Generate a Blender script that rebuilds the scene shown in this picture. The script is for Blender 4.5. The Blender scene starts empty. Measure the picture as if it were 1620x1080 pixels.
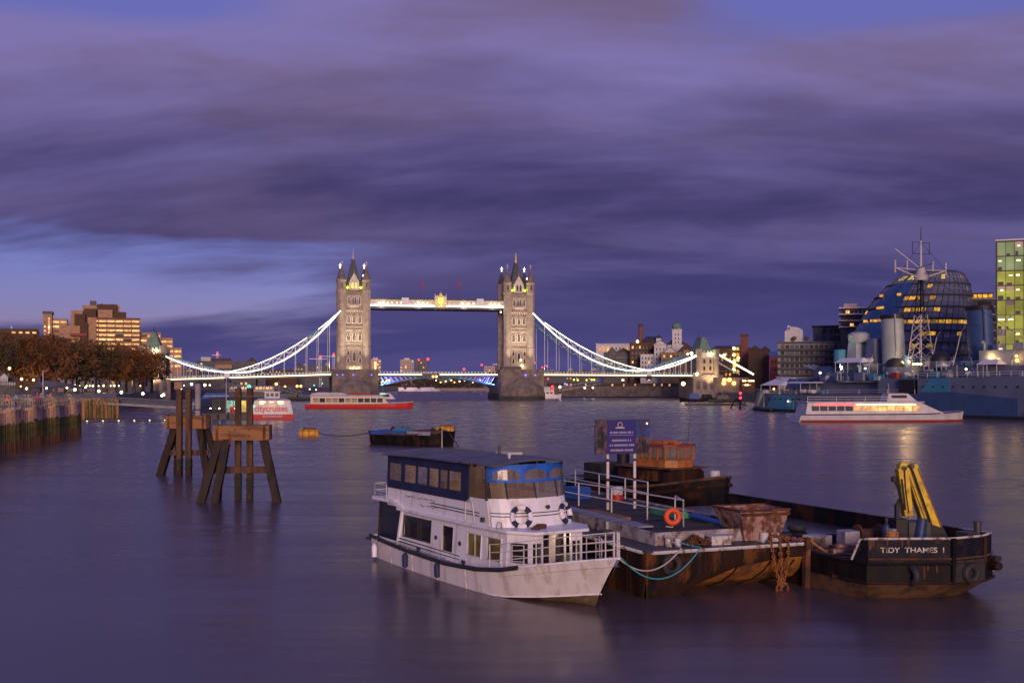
import bpy, bmesh, math, random
from mathutils import Vector, Matrix
random.seed(7)
R = math.radians
sc = bpy.context.scene
col = sc.collection
# ------------------------------------------------------------------ camera
F, HOR, CH = 1800.0, 606.0, 8.0            # focal length in photo pixels, horizon row, eye height
cam_d = bpy.data.cameras.new('camera'); cam = bpy.data.objects.new('camera', cam_d); col.objects.link(cam)
cam.location = (0, 0, CH); cam.rotation_euler = (R(90), 0, 0)
cam_d.sensor_width = 36; cam_d.lens = 40; cam_d.shift_y = (HOR - 540) / 1620
cam_d.clip_start = 0.5; cam_d.clip_end = 9000
sc.camera = cam
# ------------------------------------------------------------------ exposure
sc.view_settings.view_transform = 'Standard'; sc.view_settings.look = 'None'
sc.view_settings.exposure = 0.0; sc.view_settings.gamma = 1.0; sc.view_settings.use_curve_mapping = False
sc.cycles.use_denoising = True
sc.cycles.max_bounces = 5; sc.cycles.diffuse_bounces = 2; sc.cycles.glossy_bounces = 3
sc.cycles.sample_clamp_indirect = 2.0
sc.cycles.use_light_tree = True
# ------------------------------------------------------------------ dusk sky
SUN_EL, SUN_AZ = 9.0, 174.0                 # low in the west, behind the camera and to its left
w = bpy.data.worlds.new('World'); sc.world = w; w.use_nodes = True
nt = w.node_tree; nt.nodes.clear()
def nd(t, **kw):
    n = nt.nodes.new(t)
    for k, v in kw.items(): setattr(n, k, v)
    return n
def lk(a, b): nt.links.new(a, b)
def mth(op, a, b=None, clamp=False):
    n = nd('ShaderNodeMath', operation=op); n.use_clamp = clamp
    for i, v in enumerate((a, b)):
        if v is None: continue
        if isinstance(v, (int, float)): n.inputs[i].default_value = v
        else: lk(v, n.inputs[i])
    return n.outputs[0]
def mixc(f, a, b, mode='MIX'):
    n = nd('ShaderNodeMix', data_type='RGBA', blend_type=mode)
    for s, v in ((n.inputs[0], f), (n.inputs[6], a), (n.inputs[7], b)):
        if isinstance(v, (int, float)): s.default_value = v
        elif isinstance(v, tuple): s.default_value = (*v, 1)
        else: lk(v, s)
    return n.outputs[2]
def rng(v, a, b, c=0.0, d=1.0, smooth=True):
    n = nd('ShaderNodeMapRange', interpolation_type='SMOOTHSTEP' if smooth else 'LINEAR')
    lk(v, n.inputs[0])
    for i, x in enumerate((a, b, c, d)): n.inputs[i + 1].default_value = x
    return n.outputs[0]
tc = nd('ShaderNodeTexCoord'); sp = nd('ShaderNodeSeparateXYZ'); lk(tc.outputs['Generated'], sp.inputs[0])
X, Y, Z = sp.outputs
Zc = mth('MAXIMUM', Z, 0.0)
den = mth('ADD', Zc, 0.26)
U = mth('DIVIDE', X, den); V = mth('DIVIDE', Y, den)      # where the sight line meets a flat cloud sheet
def noise(sx, sy, scale, detail, rough, off=0.0, rot=0.0):
    cb = nd('ShaderNodeCombineXYZ')
    u2 = mth('ADD', mth('MULTIPLY', U, sx), mth('MULTIPLY', V, rot)); lk(u2, cb.inputs[0])
    lk(mth('MULTIPLY', V, sy), cb.inputs[1]); cb.inputs[2].default_value = off
    n = nd('ShaderNodeTexNoise'); n.inputs['Scale'].default_value = scale; n.inputs['Detail'].default_value = detail
    n.inputs['Roughness'].default_value = rough; n.inputs['Distortion'].default_value = 0.25; lk(cb.outputs[0], n.inputs['Vector'])
    return n.outputs[0]
sky = nd('ShaderNodeTexSky', sky_type='NISHITA'); sky.sun_disc = False
sky.sun_elevation = R(SUN_EL); sky.sun_rotation = R(SUN_AZ); sky.air_density = 1.0; sky.dust_density = 0.6; sky.ozone_density = 5.0
clear = mixc(1.0, sky.outputs[0], (1.28, 0.62, 1.06), 'MULTIPLY')
n_big = noise(1.05, 2.0, 0.95, 4, 0.50, 3.1, 0.45)
n_str = noise(0.85, 2.6, 1.7, 7, 0.58, 8.4, 0.75)
n_tone = noise(1.0, 2.3, 1.15, 5, 0.55, 2.3, 0.70)
n_low = noise(0.8, 1.9, 1.4, 6, 0.56, 5.2, 0.30)
# the deck of cloud opens low towards the left (north) and high overhead
side = rng(X, 0.04, -0.22)
Zn = mth('ADD', Z, mth('ADD', mth('MULTIPLY', mth('SUBTRACT', n_big, 0.5), 0.10), mth('MULTIPLY', X, 0.10)))
openlow = mth('MULTIPLY', side, mth('MULTIPLY', rng(Z, 0.015, 0.075), rng(Zn, 0.132, 0.098)))
openhigh = mth('MULTIPLY', rng(Z, 0.250, 0.312), rng(mth('ABSOLUTE', mth('ADD', X, 0.02)), 0.06, 0.30))
cover = mth('ADD', mth('ADD', mth('MULTIPLY', n_big, 0.8), mth('MULTIPLY', n_str, 0.5)), 0.12)
cover = mth('SUBTRACT', cover, mth('MULTIPLY', openlow, 0.36))
cover = mth('SUBTRACT', cover, mth('MULTIPLY', openhigh, 0.52))
mask = rng(cover, 0.36, 0.62)
tone = rng(mth('ADD', mth('MULTIPLY', n_tone, 0.75), mth('MULTIPLY', n_str, 0.40)), 0.42, 0.70)
lift = rng(Z, 0.165, 0.275)
tone2 = mth('ADD', mth('MULTIPLY', tone, 0.50), mth('MULTIPLY', lift, 0.66), clamp=True)
dark = (0.52, 0.43, 1.42); mauve = (2.10, 1.74, 4.15); rosy = (1.65, 1.20, 2.35)
light = mixc(rng(n_low, 0.42, 0.66), mauve, rosy)
cloud = mixc(tone2, dark, light)
low = rng(Z, 0.15, 0.03)
cloud = mixc(mth('MULTIPLY', low, mth('ADD', mth('MULTIPLY', n_low, 0.7), 0.35), clamp=True), cloud, (0.54, 0.53, 1.98))
veil = mixc(0.5, clear, (2.0, 1.85, 4.9))            # thin high haze over the open blue
final = mixc(mask, mixc(rng(Z, 0.12, 0.26), clear, veil), cloud)
bg = nd('ShaderNodeBackground'); lk(final, bg.inputs[0]); bg.inputs[1].default_value = 0.10
wo = nd('ShaderNodeOutputWorld'); lk(bg.outputs[0], wo.inputs[0])
# ------------------------------------------------------------------ low sun lamp standing in for warm street lamps behind the viewer
sl = bpy.data.lights.new('sun', 'SUN'); sl.energy = 2.25; sl.angle = R(18); sl.color = (1.0, 0.66, 0.52)
sun = bpy.data.objects.new('sun', sl); col.objects.link(sun)
az = R(SUN_AZ); el = R(SUN_EL)
sd = Vector((math.sin(az) * math.cos(el), math.cos(az) * math.cos(el), math.sin(el)))
sun.rotation_euler = sd.to_track_quat('Z', 'Y').to_euler(); sun.location = (0, -30, 60)

# ------------------------------------------------------------------ helpers
def at(px, py, Yd): return Vector(((px - 810) / F * Yd, Yd, CH - (py - HOR) / F * Yd))
def wat(px, py): return at(px, py, F * CH / (py - HOR))
def L8(r, g, b):
    f = lambda c: (c / 255 / 12.92) if c <= 10 else ((c / 255 + 0.055) / 1.055) ** 2.4
    return (f(r), f(g), f(b))

class MB:
    def __init__(s): s.v = []; s.f = []
    def add(s, vs, fs):
        o = len(s.v); s.v += [tuple(x) for x in vs]; s.f += [tuple(i + o for i in q) for q in fs]; return s
    def box(s, x0, x1, y0, y1, z0, z1):
        return s.hexa([(x0, y0, z0), (x1, y0, z0), (x1, y1, z0), (x0, y1, z0)], [(x0, y0, z1), (x1, y0, z1), (x1, y1, z1), (x0, y1, z1)])
    def hexa(s, b, t):
        n = len(b)
        return s.add(list(b) + list(t), [tuple(range(n))[::-1], tuple(range(n, 2 * n))] + [(i, (i + 1) % n, n + (i + 1) % n, n + i) for i in range(n)])
    def prism(s, poly, z0, z1): return s.hexa([(x, y, z0) for x, y in poly], [(x, y, z1) for x, y in poly])
    def loft(s, rings, closed=True, cap=True):
        n = len(rings[0]); vs = [p for r in rings for p in r]; fs = []
        m = n if closed else n - 1
        for k in range(len(rings) - 1):
            for i in range(m):
                j = (i + 1) % n; fs.append((k * n + i, k * n + j, (k + 1) * n + j, (k + 1) * n + i))
        if cap and closed: fs += [tuple(range(n))[::-1], tuple(range((len(rings) - 1) * n, len(rings) * n))]
        return s.add(vs, fs)
    def bar(s, p, q, wd, ht=None, up=(0, 0, 1)):
        p, q = Vector(p), Vector(q); d = (q - p).normalized(); u = Vector(up)
        if abs(d.dot(u)) > 0.98: u = Vector((0, 1, 0))
        a = d.cross(u).normalized() * wd / 2; b = a.cross(d).normalized() * (ht or wd) / 2
        c = [a + b, a - b, -a - b, -a + b]
        return s.hexa([p + k for k in c], [q + k for k in c])
    def cyl(s, p, q, r0, r1=None, n=10):
        return s.tube([p, q], [r0, r0 if r1 is None else r1], n)
    def tube(s, pts, r, n=8, cap=True):
        pts = [Vector(p) for p in pts]; rs = r if isinstance(r, (list, tuple)) else [r] * len(pts); rings = []; prev = None
        for i, p in enumerate(pts):
            d = (pts[min(i + 1, len(pts) - 1)] - pts[max(i - 1, 0)]).normalized()
            if prev is None:
                u = Vector((0, 0, 1)) if abs(d.z) < 0.9 else Vector((1, 0, 0)); a = d.cross(u).normalized()
            else: a = (prev - d * prev.dot(d)).normalized()
            prev = a; b = d.cross(a)
            rings.append([p + (a * math.cos(2 * math.pi * k / n) + b * math.sin(2 * math.pi * k / n)) * rs[i] for k in range(n)])
        return s.loft(rings, True, cap)
    def lathe(s, prof, n=16, c=(0, 0, 0), sx=1, sy=1, ph=0):
        return s.loft([[(c[0] + math.cos(ph + 2 * math.pi * k / n) * r * sx, c[1] + math.sin(ph + 2 * math.pi * k / n) * r * sy, c[2] + z) for k in range(n)] for r, z in prof])
    def ball(s, c, r, n=10, m=6, sz=1):
        return s.lathe([(max(r * math.sin(math.pi * i / m), 1e-3), -r * sz * math.cos(math.pi * i / m)) for i in range(m + 1)], n, c)
    def torus(s, c, R0, r, ax='y', n=18, m=8, arc=(0, 1)):
        vs = []; full = arc == (0, 1); N = n if full else n + 1
        for i in range(N):
            t = 2 * math.pi * (arc[0] + (arc[1] - arc[0]) * i / n)
            for k in range(m):
                f = 2 * math.pi * k / m; a = (R0 + r * math.cos(f)); q = (a * math.cos(t), a * math.sin(t), r * math.sin(f))
                q = {'z': q, 'y': (q[0], q[2], q[1]), 'x': (q[2], q[0], q[1])}[ax]; vs.append((c[0] + q[0], c[1] + q[1], c[2] + q[2]))
        fs = []
        for i in range(n):
            j = (i + 1) % N
            for k in range(m): fs.append((i * m + k, j * m + k, j * m + (k + 1) % m, i * m + (k + 1) % m))
        return s.add(vs, fs)
    def mesh(s, name, mat, smooth=False):
        me = bpy.data.meshes.new(name); me.from_pydata(s.v, [], s.f)
        bm = bmesh.new(); bm.from_mesh(me); bmesh.ops.recalc_face_normals(bm, faces=bm.faces); bm.to_mesh(me); bm.free()
        if mat: me.materials.append(M(mat) if isinstance(mat, str) else mat)
        if smooth:
            me.polygons.foreach_set('use_smooth', [True] * len(me.polygons)); me.set_sharp_from_angle(angle=R(38))
        return me
    def obj(s, name, mat, parent=None, smooth=False, bevel=0, label=None):
        o = link(name, s.mesh(name, mat, smooth), parent)
        if bevel:
            b = o.modifiers.new('bevel', 'BEVEL'); b.width = bevel; b.segments = 2; b.limit_method = 'ANGLE'; b.angle_limit = R(40)
        if label: o['label'] = label
        return o
def link(name, data, parent=None, loc=(0, 0, 0), rz=0, scale=None):
    o = bpy.data.objects.new(name, data); col.objects.link(o); o.location = loc; o.rotation_euler = (0, 0, rz)
    if scale: o.scale = scale
    if parent: o.parent = parent
    return o
def tag(o, label=None, cat=None, group=None, kind=None):
    if label: o['label'] = label
    if cat: o['category'] = cat
    if group: o['group'] = group
    if kind: o['kind'] = kind
    return o
def thing(name, label, cat, loc=(0, 0, 0), rz=0, group=None):
    return tag(link(name, None, None, loc, rz), label, cat, group)
def clone(o, loc=None, rz=None, label=None, parent=None):
    c = o.copy(); col.objects.link(c); c.parent = parent
    if loc is not None: c.location = loc
    if rz is not None: c.rotation_euler = (0, 0, rz)
    if label: c['label'] = label
    for ch in [k for k in list(bpy.data.objects) if k.parent == o]: clone(ch, parent=c)
    return c
_ub = {}
def ubox(name, mat, parent, x0, x1, y0, y1, z0, z1):
    if mat not in _ub: _ub[mat] = MB().box(-.5, .5, -.5, .5, -.5, .5).mesh('block_' + mat, mat)
    return link(name, _ub[mat], parent, ((x0 + x1) / 2, (y0 + y1) / 2, (z0 + z1) / 2), 0, (x1 - x0, y1 - y0, z1 - z0))
_ar = {}
def uarch(name, mat, parent, x, y, z, wd, ht, dp):
    if mat not in _ar:
        pts = [(-.5, 0), (.5, 0), (.5, .62), (.3, .88), (0, 1), (-.3, .88), (-.5, .62)]
        _ar[mat] = MB().hexa([(a, .5, b) for a, b in pts], [(a, -.5, b) for a, b in pts]).mesh('arch_' + mat, mat)
    return link(name, _ar[mat], parent, (x, y, z), 0, (wd, dp, ht))
def text(body, size, mat, parent, loc, rot, name='lettering', depth=0.01, width=None, bold=.012):
    cu = bpy.data.curves.new(name, 'FONT'); cu.body = body; cu.size = size; cu.extrude = depth; cu.align_x = 'CENTER'; cu.align_y = 'CENTER'; cu.offset = size * bold
    t = bpy.data.objects.new(name, cu); me = bpy.data.meshes.new_from_object(t); bpy.data.objects.remove(t)
    me.materials.append(M(mat)); o = link(name, me, parent, loc); o.rotation_euler = rot
    if width:
        xs = [v.co.x for v in me.vertices]; s = width / (max(xs) - min(xs)); o.scale = (s, 1, 1)
    return o
def lamp(kind, parent, loc, watts, color, aim=None, size=60, blend=.6, radius=.3, name='lamp_light'):
    l = bpy.data.lights.new(name, kind); l.energy = watts; l.color = color; l.shadow_soft_size = radius
    if kind == 'SPOT': l.spot_size = R(size); l.spot_blend = blend
    o = bpy.data.objects.new(name, l); col.objects.link(o); o.parent = parent; o.location = loc
    if aim is not None: o.rotation_euler = (Vector(loc) - Vector(aim)).to_track_quat('Z', 'Y').to_euler()
    return o

# ------------------------------------------------------------------ materials
_mats = {}; _spec = {}
def M(n):
    if n not in _mats: _mats[n] = make_mat(n, **_spec[n])
    return _mats[n]
def make_mat(name, c=(.5, .5, .5), rough=.6, metal=0, c2=None, sc_=2.0, det=5, lo=.42, hi=.62, bump=0, bs=None, st=(1, 1, 1), c3=None, sc3=.4, spec=.5, rnd=0, emit=None, es=0, vary=0, alpha=1, vs=1.1, vr=(.25, 1.5)):
    m = bpy.data.materials.new(name); m.use_nodes = True; t = m.node_tree; N = t.nodes; b = N['Principled BSDF']
    b.inputs['Roughness'].default_value = rough; b.inputs['Metallic'].default_value = metal; b.inputs['Base Color'].default_value = (*c, 1)
    b.inputs['Specular IOR Level'].default_value = spec; b.inputs['Alpha'].default_value = alpha
    tcn = N.new('ShaderNodeTexCoord'); mp = N.new('ShaderNodeMapping'); mp.inputs['Scale'].default_value = st; t.links.new(tcn.outputs['Object'], mp.inputs[0])
    def noi(s, d=det):
        n = N.new('ShaderNodeTexNoise'); n.inputs['Scale'].default_value = s; n.inputs['Detail'].default_value = d; n.inputs['Roughness'].default_value = .6
        t.links.new(mp.outputs[0], n.inputs['Vector']); return n.outputs[0]
    def ramp(v, a, z):
        r = N.new('ShaderNodeMapRange'); r.interpolation_type = 'SMOOTHSTEP'; t.links.new(v, r.inputs[0]); r.inputs[1].default_value = a; r.inputs[2].default_value = z; return r.outputs[0]
    def mix(f, A, B):
        x = N.new('ShaderNodeMix'); x.data_type = 'RGBA'
        for so, v in ((x.inputs[0], f), (x.inputs[6], A), (x.inputs[7], B)):
            if isinstance(v, tuple): so.default_value = (*v, 1)
            elif isinstance(v, float): so.default_value = v
            else: t.links.new(v, so)
        return x.outputs[2]
    out = c
    if c2: out = mix(ramp(noi(sc_), lo, hi), c, c2)
    if c3: out = mix(ramp(noi(sc3, 6), .52, .66), out, c3)
    if rnd:
        oi = N.new('ShaderNodeObjectInfo'); hv = N.new('ShaderNodeHueSaturation'); mr = N.new('ShaderNodeMapRange'); t.links.new(oi.outputs['Random'], mr.inputs[0])
        mr.inputs[3].default_value = 1 - rnd; mr.inputs[4].default_value = 1 + rnd; t.links.new(mr.outputs[0], hv.inputs['Value'])
        if isinstance(out, tuple): hv.inputs['Color'].default_value = (*out, 1)
        else: t.links.new(out, hv.inputs['Color'])
        out = hv.outputs[0]
    if not isinstance(out, tuple): t.links.new(out, b.inputs['Base Color'])
    if bump:
        bn = N.new('ShaderNodeBump'); bn.inputs['Strength'].default_value = bump; bn.inputs['Distance'].default_value = .05
        t.links.new(noi(bs or sc_ * 3, 4), bn.inputs['Height']); t.links.new(bn.outputs[0], b.inputs['Normal'])
    if emit:
        b.inputs['Emission Color'].default_value = (*emit, 1); b.inputs['Emission Strength'].default_value = es
        if vary:                         # rooms differ in brightness and have furniture, lamps and shade inside
            oi = N.new('ShaderNodeObjectInfo'); mr = N.new('ShaderNodeMapRange'); t.links.new(oi.outputs['Random'], mr.inputs[0]); mr.inputs[3].default_value = es * (1 - vary); mr.inputs[4].default_value = es * (1 + vary)
            tw = N.new('ShaderNodeTexCoord'); gp = N.new('ShaderNodeNewGeometry'); nn = N.new('ShaderNodeTexNoise'); nn.inputs['Scale'].default_value = vs; nn.inputs['Detail'].default_value = 3; t.links.new(gp.outputs['Position'], nn.inputs['Vector'])
            m2 = N.new('ShaderNodeMapRange'); t.links.new(nn.outputs[0], m2.inputs[0]); m2.inputs[1].default_value = .35; m2.inputs[2].default_value = .7; m2.inputs[3].default_value = vr[0]; m2.inputs[4].default_value = vr[1]
            mu = N.new('ShaderNodeMath'); mu.operation = 'MULTIPLY'; t.links.new(mr.outputs[0], mu.inputs[0]); t.links.new(m2.outputs[0], mu.inputs[1]); t.links.new(mu.outputs[0], b.inputs['Emission Strength'])
        m.cycles.emission_sampling = 'NONE'
    return m
def D(n, c, **k): _spec[n] = dict(c=c, **k)
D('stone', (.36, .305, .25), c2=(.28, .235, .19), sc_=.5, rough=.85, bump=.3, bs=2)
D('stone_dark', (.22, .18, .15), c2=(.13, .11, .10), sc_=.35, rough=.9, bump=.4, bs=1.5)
D('stone_pale', (.62, .56, .48), c2=(.48, .43, .36), sc_=.8, rough=.8)
D('weed_stone', (.055, .06, .04), c2=(.03, .03, .025), sc_=.4, rough=.8)
D('slate', (.07, .075, .07), c2=(.045, .05, .05), sc_=1.5, rough=.6)
D('copper_green', (.16, .27, .20), c2=(.10, .18, .13), sc_=1, rough=.6)
D('gold', (.75, .50, .12), metal=.6, rough=.35, emit=(1, .62, .08), es=.35)  # gilding given a faint glow of its own, as if lit
D('teal_paint', (.10, .28, .38), rough=.45)
D('white_steel', (.65, .67, .70), rough=.45)
D('blue_truss', (.45, .50, .80), rough=.45)
D('asphalt', (.05, .05, .052), rough=.9)
D('dark_steel', (.04, .042, .05), rough=.5, c2=(.06, .05, .05), sc_=1)
D('led_white', (.8, .8, .8), emit=(1, .90, .70), es=3.2)
D('led_warm', (.8, .7, .5), emit=(1, .80, .45), es=2.2)
D('globe_warm', (.8, .7, .5), emit=(1, .72, .30), es=7)
D('globe_white', (.8, .8, .7), emit=(1, .88, .62), es=7)
D('globe_orange', (.8, .5, .2), emit=(1, .42, .08), es=6)
D('lamp_red', (.5, .02, .02), emit=(1, .03, .04), es=5)
D('lamp_blue', (.05, .05, .5), emit=(.12, .10, 1), es=6)
D('lamp_green', (.02, .4, .2), emit=(.05, .9, .45), es=3)
D('lamp_lime', (.3, .5, .05), emit=(.75, .85, .05), es=3)
D('win_warm', (.5, .35, .15), emit=(1, .52, .16), es=1.0, vary=.5, rough=.2)
D('win_yellow', (.5, .45, .15), emit=(.95, .72, .12), es=.75, vary=.4, rough=.2)
D('win_amber', (.5, .3, .05), emit=(1, .50, .04), es=.60, vary=.6, rough=.2)
D('win_office', (.10, .10, .05), emit=(.62, .60, .08), es=.50, vary=.30, vs=.22, vr=(.65, 1.25), rough=.5, spec=.1)
D('win_office_pale', (.10, .11, .07), emit=(.48, .58, .26), es=.42, vary=.2, vs=.22, vr=(.7, 1.2), rough=.5, spec=.1)
D('win_dark', (.02, .022, .03), rough=.35, spec=.3, rnd=.3)
D('glass_blue', (.035, .085, .22), rough=.12, metal=.35, c2=(.05, .12, .28), sc_=.15)
D('glass_grey', (.07, .08, .13), rough=.4, spec=.3, rnd=.4)
D('ferry_white', (.50, .49, .52), c2=(.42, .41, .44), sc_=.5, rough=.4)
D('brick_brown', (.11, .06, .036), c2=(.07, .04, .028), sc_=1.2, rough=.9)
D('brick_red', (.22, .085, .055), c2=(.15, .06, .045), sc_=1.2, rough=.9)
D('brick_yellow', (.30, .21, .12), c2=(.20, .14, .09), sc_=1, rough=.9)
D('concrete_tan', (.42, .26, .15), c2=(.33, .20, .115), sc_=.5, rough=.85)
D('concrete', (.30, .29, .29), c2=(.22, .21, .21), sc_=.4, rough=.85)
D('concrete_dark', (.12, .12, .125), c2=(.085, .085, .09), sc_=.4, rough=.85)
D('render_white', (.62, .61, .62), c2=(.50, .49, .50), sc_=.6, rough=.7)
D('render_pink', (.50, .38, .33), c2=(.42, .32, .28), sc_=.4, rough=.8)
D('roof_dark', (.055, .055, .065), c2=(.04, .04, .05), sc_=.5, rough=.7)
D('roof_red', (.20, .07, .05), c2=(.14, .05, .04), sc_=1, rough=.8)
D('paving', (.24, .22, .20), c2=(.17, .16, .15), sc_=.3, rough=.9)
D('bark', (.09, .065, .045), c2=(.05, .04, .03), sc_=2, rough=.95)
D('leaf_brown', (.20, .078, .018), c2=(.11, .055, .016), sc_=.16, det=2, lo=.4, hi=.6, rough=.8, rnd=.30)
D('leaf_dark', (.10, .075, .022), c2=(.20, .09, .025), sc_=.14, det=2, lo=.42, hi=.62, rough=.8, rnd=.30)
D('leaf_far', (.10, .052, .02), c2=(.04, .04, .02), sc_=.08, rough=.9)
# boats
D('boat_white', (.84, .84, .87), c2=(.75, .74, .76), sc_=.9, det=6, lo=.45, hi=.7, rough=.38, c3=(.62, .58, .56), sc3=2.2, st=(1, 1, .22), bump=.04, bs=1.2)
D('hull_white', (.76, .73, .73), c2=(.64, .59, .57), sc_=1.3, det=8, lo=.48, hi=.72, rough=.45, c3=(.58, .50, .46), sc3=2.4, st=(1, 1, .13), bump=.1, bs=1.5)
D('boat_bottom', (.30, .19, .09), c2=(.14, .10, .06), sc_=1.5, rough=.7)
D('navy', (.016, .022, .075), rough=.7)
D('navy_cloth', (.014, .020, .085), c2=(.010, .014, .05), sc_=2, rough=.75, bump=.2, bs=5)
D('blue_canvas', (.015, .13, .62), c2=(.012, .09, .45), sc_=2, rough=.6, bump=.25, bs=5)
D('roof_grey', (.105, .105, .14), c2=(.075, .075, .10), sc_=1.0, rough=.5, bump=.12, bs=1.5)
D('rubber', (.02, .02, .022), rough=.7, c2=(.035, .03, .03), sc_=3)
D('deck_grey', (.30, .31, .37), c2=(.20, .20, .24), sc_=2, rough=.6)
D('rail_white', (.62, .60, .60), rough=.4, c2=(.40, .30, .24), sc_=3, lo=.58, hi=.7)
D('vinyl', (.30, .26, .27), rough=.12, c2=(.22, .19, .21), sc_=1.2, spec=.6, alpha=.32)
D('vinyl_glow', (.20, .14, .10), rough=.2, emit=(1, .50, .16), es=.06, vary=.8, alpha=.45)  # orange glow put into the panes for reflected city light
D('cabin_glass', (.02, .02, .022), rough=.06, spec=.6, alpha=.42)
D('glass_city', (.15, .17, .25), rough=.3, c2=(.10, .12, .19), sc_=.12)
D('wet_deck', (.035, .033, .040), rough=.16, c2=(.06, .05, .05), sc_=.8, bump=.06, bs=1.5)
D('seat_wood', (.20, .09, .03), c2=(.13, .06, .02), sc_=3, rough=.5)
D('curtain', (.32, .26, .20), c2=(.22, .17, .13), sc_=4, rough=.9)
D('weed', (.022, .022, .010), c2=(.014, .014, .009), sc_=3, rough=.8, bump=.3)
D('cabin_lit', (.10, .07, .02), rough=.12, emit=(1, .58, .06), es=.05, vary=.7, alpha=.5)
D('cream', (.60, .52, .40), rough=.6)
D('rust', (.125, .042, .018), c2=(.045, .022, .016), sc_=1.4, det=8, rough=.85, bump=.35, bs=4, c3=(.20, .085, .03), sc3=1.1)
D('rust_hull', (.034, .015, .010), c2=(.010, .008, .008), sc_=1.0, det=8, rough=.7, spec=.2, bump=.3, bs=3, c3=(.13, .048, .014), sc3=.9, st=(1, 1, .30))
D('rust_lamplit', (.30, .115, .016), c2=(.12, .05, .018), sc_=1.2, det=7, rough=.75, bump=.25, bs=3, c3=(.06, .03, .02), sc3=.7, st=(1, 1, .4))  # rust with the orange lamp glow on the raked bow put into its colour
D('rust_pink', (.36, .22, .19), c2=(.14, .055, .032), sc_=2.4, det=8, lo=.44, hi=.58, rough=.85, bump=.4, bs=6, c3=(.10, .04, .028), sc3=1.6)
D('barge_white', (.42, .40, .41), c2=(.24, .20, .19), sc_=1.6, det=7, rough=.6, c3=(.10, .06, .045), sc3=1.9)
D('hatch_black', (.014, .013, .016), c2=(.026, .022, .022), sc_=1.2, rough=.7, bump=.3, bs=3)
D('hull_black', (.008, .007, .009), c2=(.018, .013, .013), sc_=1.5, det=7, rough=.6, spec=.15, bump=.3, bs=3, c3=(.06, .024, .014), sc3=.9, st=(1, 1, .5))
D('hull_navy', (.008, .009, .019), c2=(.016, .014, .019), sc_=2, det=7, rough=.6, spec=.15, bump=.3, bs=3, c3=(.04, .026, .022), sc3=2.2)
D('hull_tan', (.12, .062, .030), c2=(.04, .024, .018), sc_=1.5, det=7, rough=.8, bump=.3, bs=3)
D('paint_chipped', (.55, .54, .53), c2=(.20, .12, .09), sc_=3, lo=.5, hi=.62, rough=.6)
D('crane_yellow', (.78, .56, .012), c2=(.62, .42, .02), sc_=2, rough=.42, c3=(.30, .18, .03), sc3=1.3)
D('crane_blue', (.02, .05, .16), rough=.5, c2=(.015, .02, .05), sc_=3)
D('chain_rust', (.30, .105, .028), c2=(.13, .045, .02), sc_=6, rough=.9)
D('rope_cream', (.50, .45, .38), rough=.9)
D('rope_cyan', (.05, .32, .36), rough=.8)
D('rope_orange', (.52, .22, .03), c2=(.30, .12, .03), sc_=8, rough=.9)
D('rope_dark', (.05, .045, .05), rough=.9)
D('orange', (.72, .085, .02), rough=.5)
D('wood_orange', (.42, .15, .025), c2=(.30, .10, .02), sc_=3, rough=.5)
D('red_paint', (.50, .025, .02), rough=.45)
D('red_dull', (.24, .03, .025), rough=.6)
D('tarp_blue', (.02, .09, .36), rough=.6, bump=.3, bs=3)
D('tarp_teal', (.03, .22, .30), rough=.6, bump=.3, bs=3)
D('tarp_green', (.04, .24, .10), rough=.7, bump=.3, bs=4)
D('buoy_yellow', (.66, .33, .012), c2=(.40, .18, .02), sc_=1.4, rough=.55)
D('timber', (.115, .058, .030), c2=(.045, .026, .018), sc_=1.5, det=7, st=(2, 2, .25), rough=.85, bump=.35, bs=5)
D('timber_beam', (.30, .145, .055), c2=(.15, .072, .032), sc_=1.2, det=7, st=(.4, 1, 2), rough=.85, bump=.3, bs=4)
D('timber_wet', (.034, .020, .014), c2=(.018, .013, .011), spec=.2, sc_=1.5, det=7, st=(2, 2, .3), rough=.6, bump=.35, bs=5)
D('pile_pale', (.55, .40, .33), c2=(.38, .26, .21), sc_=1.5, st=(2, 2, .3), rough=.9, bump=.3, rnd=.3)
D('pile_green', (.17, .17, .04), c2=(.10, .075, .03), sc_=1.0, rough=.85, bump=.3, rnd=.3)
D('pile_brown', (.34, .17, .065), c2=(.17, .085, .04), sc_=1.2, st=(2, 2, .3), rough=.75, bump=.3, rnd=.3)
D('navy_grey', (.125, .155, .23), c2=(.10, .125, .19), sc_=.15, rough=.55)
D('camo_blue', (.040, .085, .20), c2=(.034, .07, .17), sc_=.3, rough=.55)
D('camo_teal', (.05, .24, .36), c2=(.045, .20, .32), sc_=.2, rough=.55)
D('camo_pale', (.33, .39, .40), c2=(.27, .32, .34), sc_=.3, rough=.55)
D('boot_black', (.015, .015, .018), rough=.5)
D('awning', (.66, .66, .70), rough=.7)
D('mast_white', (.46, .43, .42), rough=.5)
D('skin', (.45, .28, .20), rough=.6)
D('coat_red', (.55, .02, .02), rough=.8)
D('coat_pale', (.45, .42, .42), rough=.8)
D('black', (.012, .012, .014), rough=.6)
D('sign_blue', (.036, .034, .20), c2=(.04, .034, .155), sc_=1.2, rough=.35)
D('photo_blue', (.04, .09, .34), c2=(.05, .045, .10), sc_=1.6, rough=.35)
D('photo_dusk', (.16, .085, .10), c2=(.03, .03, .06), sc_=3.5, det=6, rough=.35)
D('print_pale', (.34, .31, .46), rough=.4)
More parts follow.
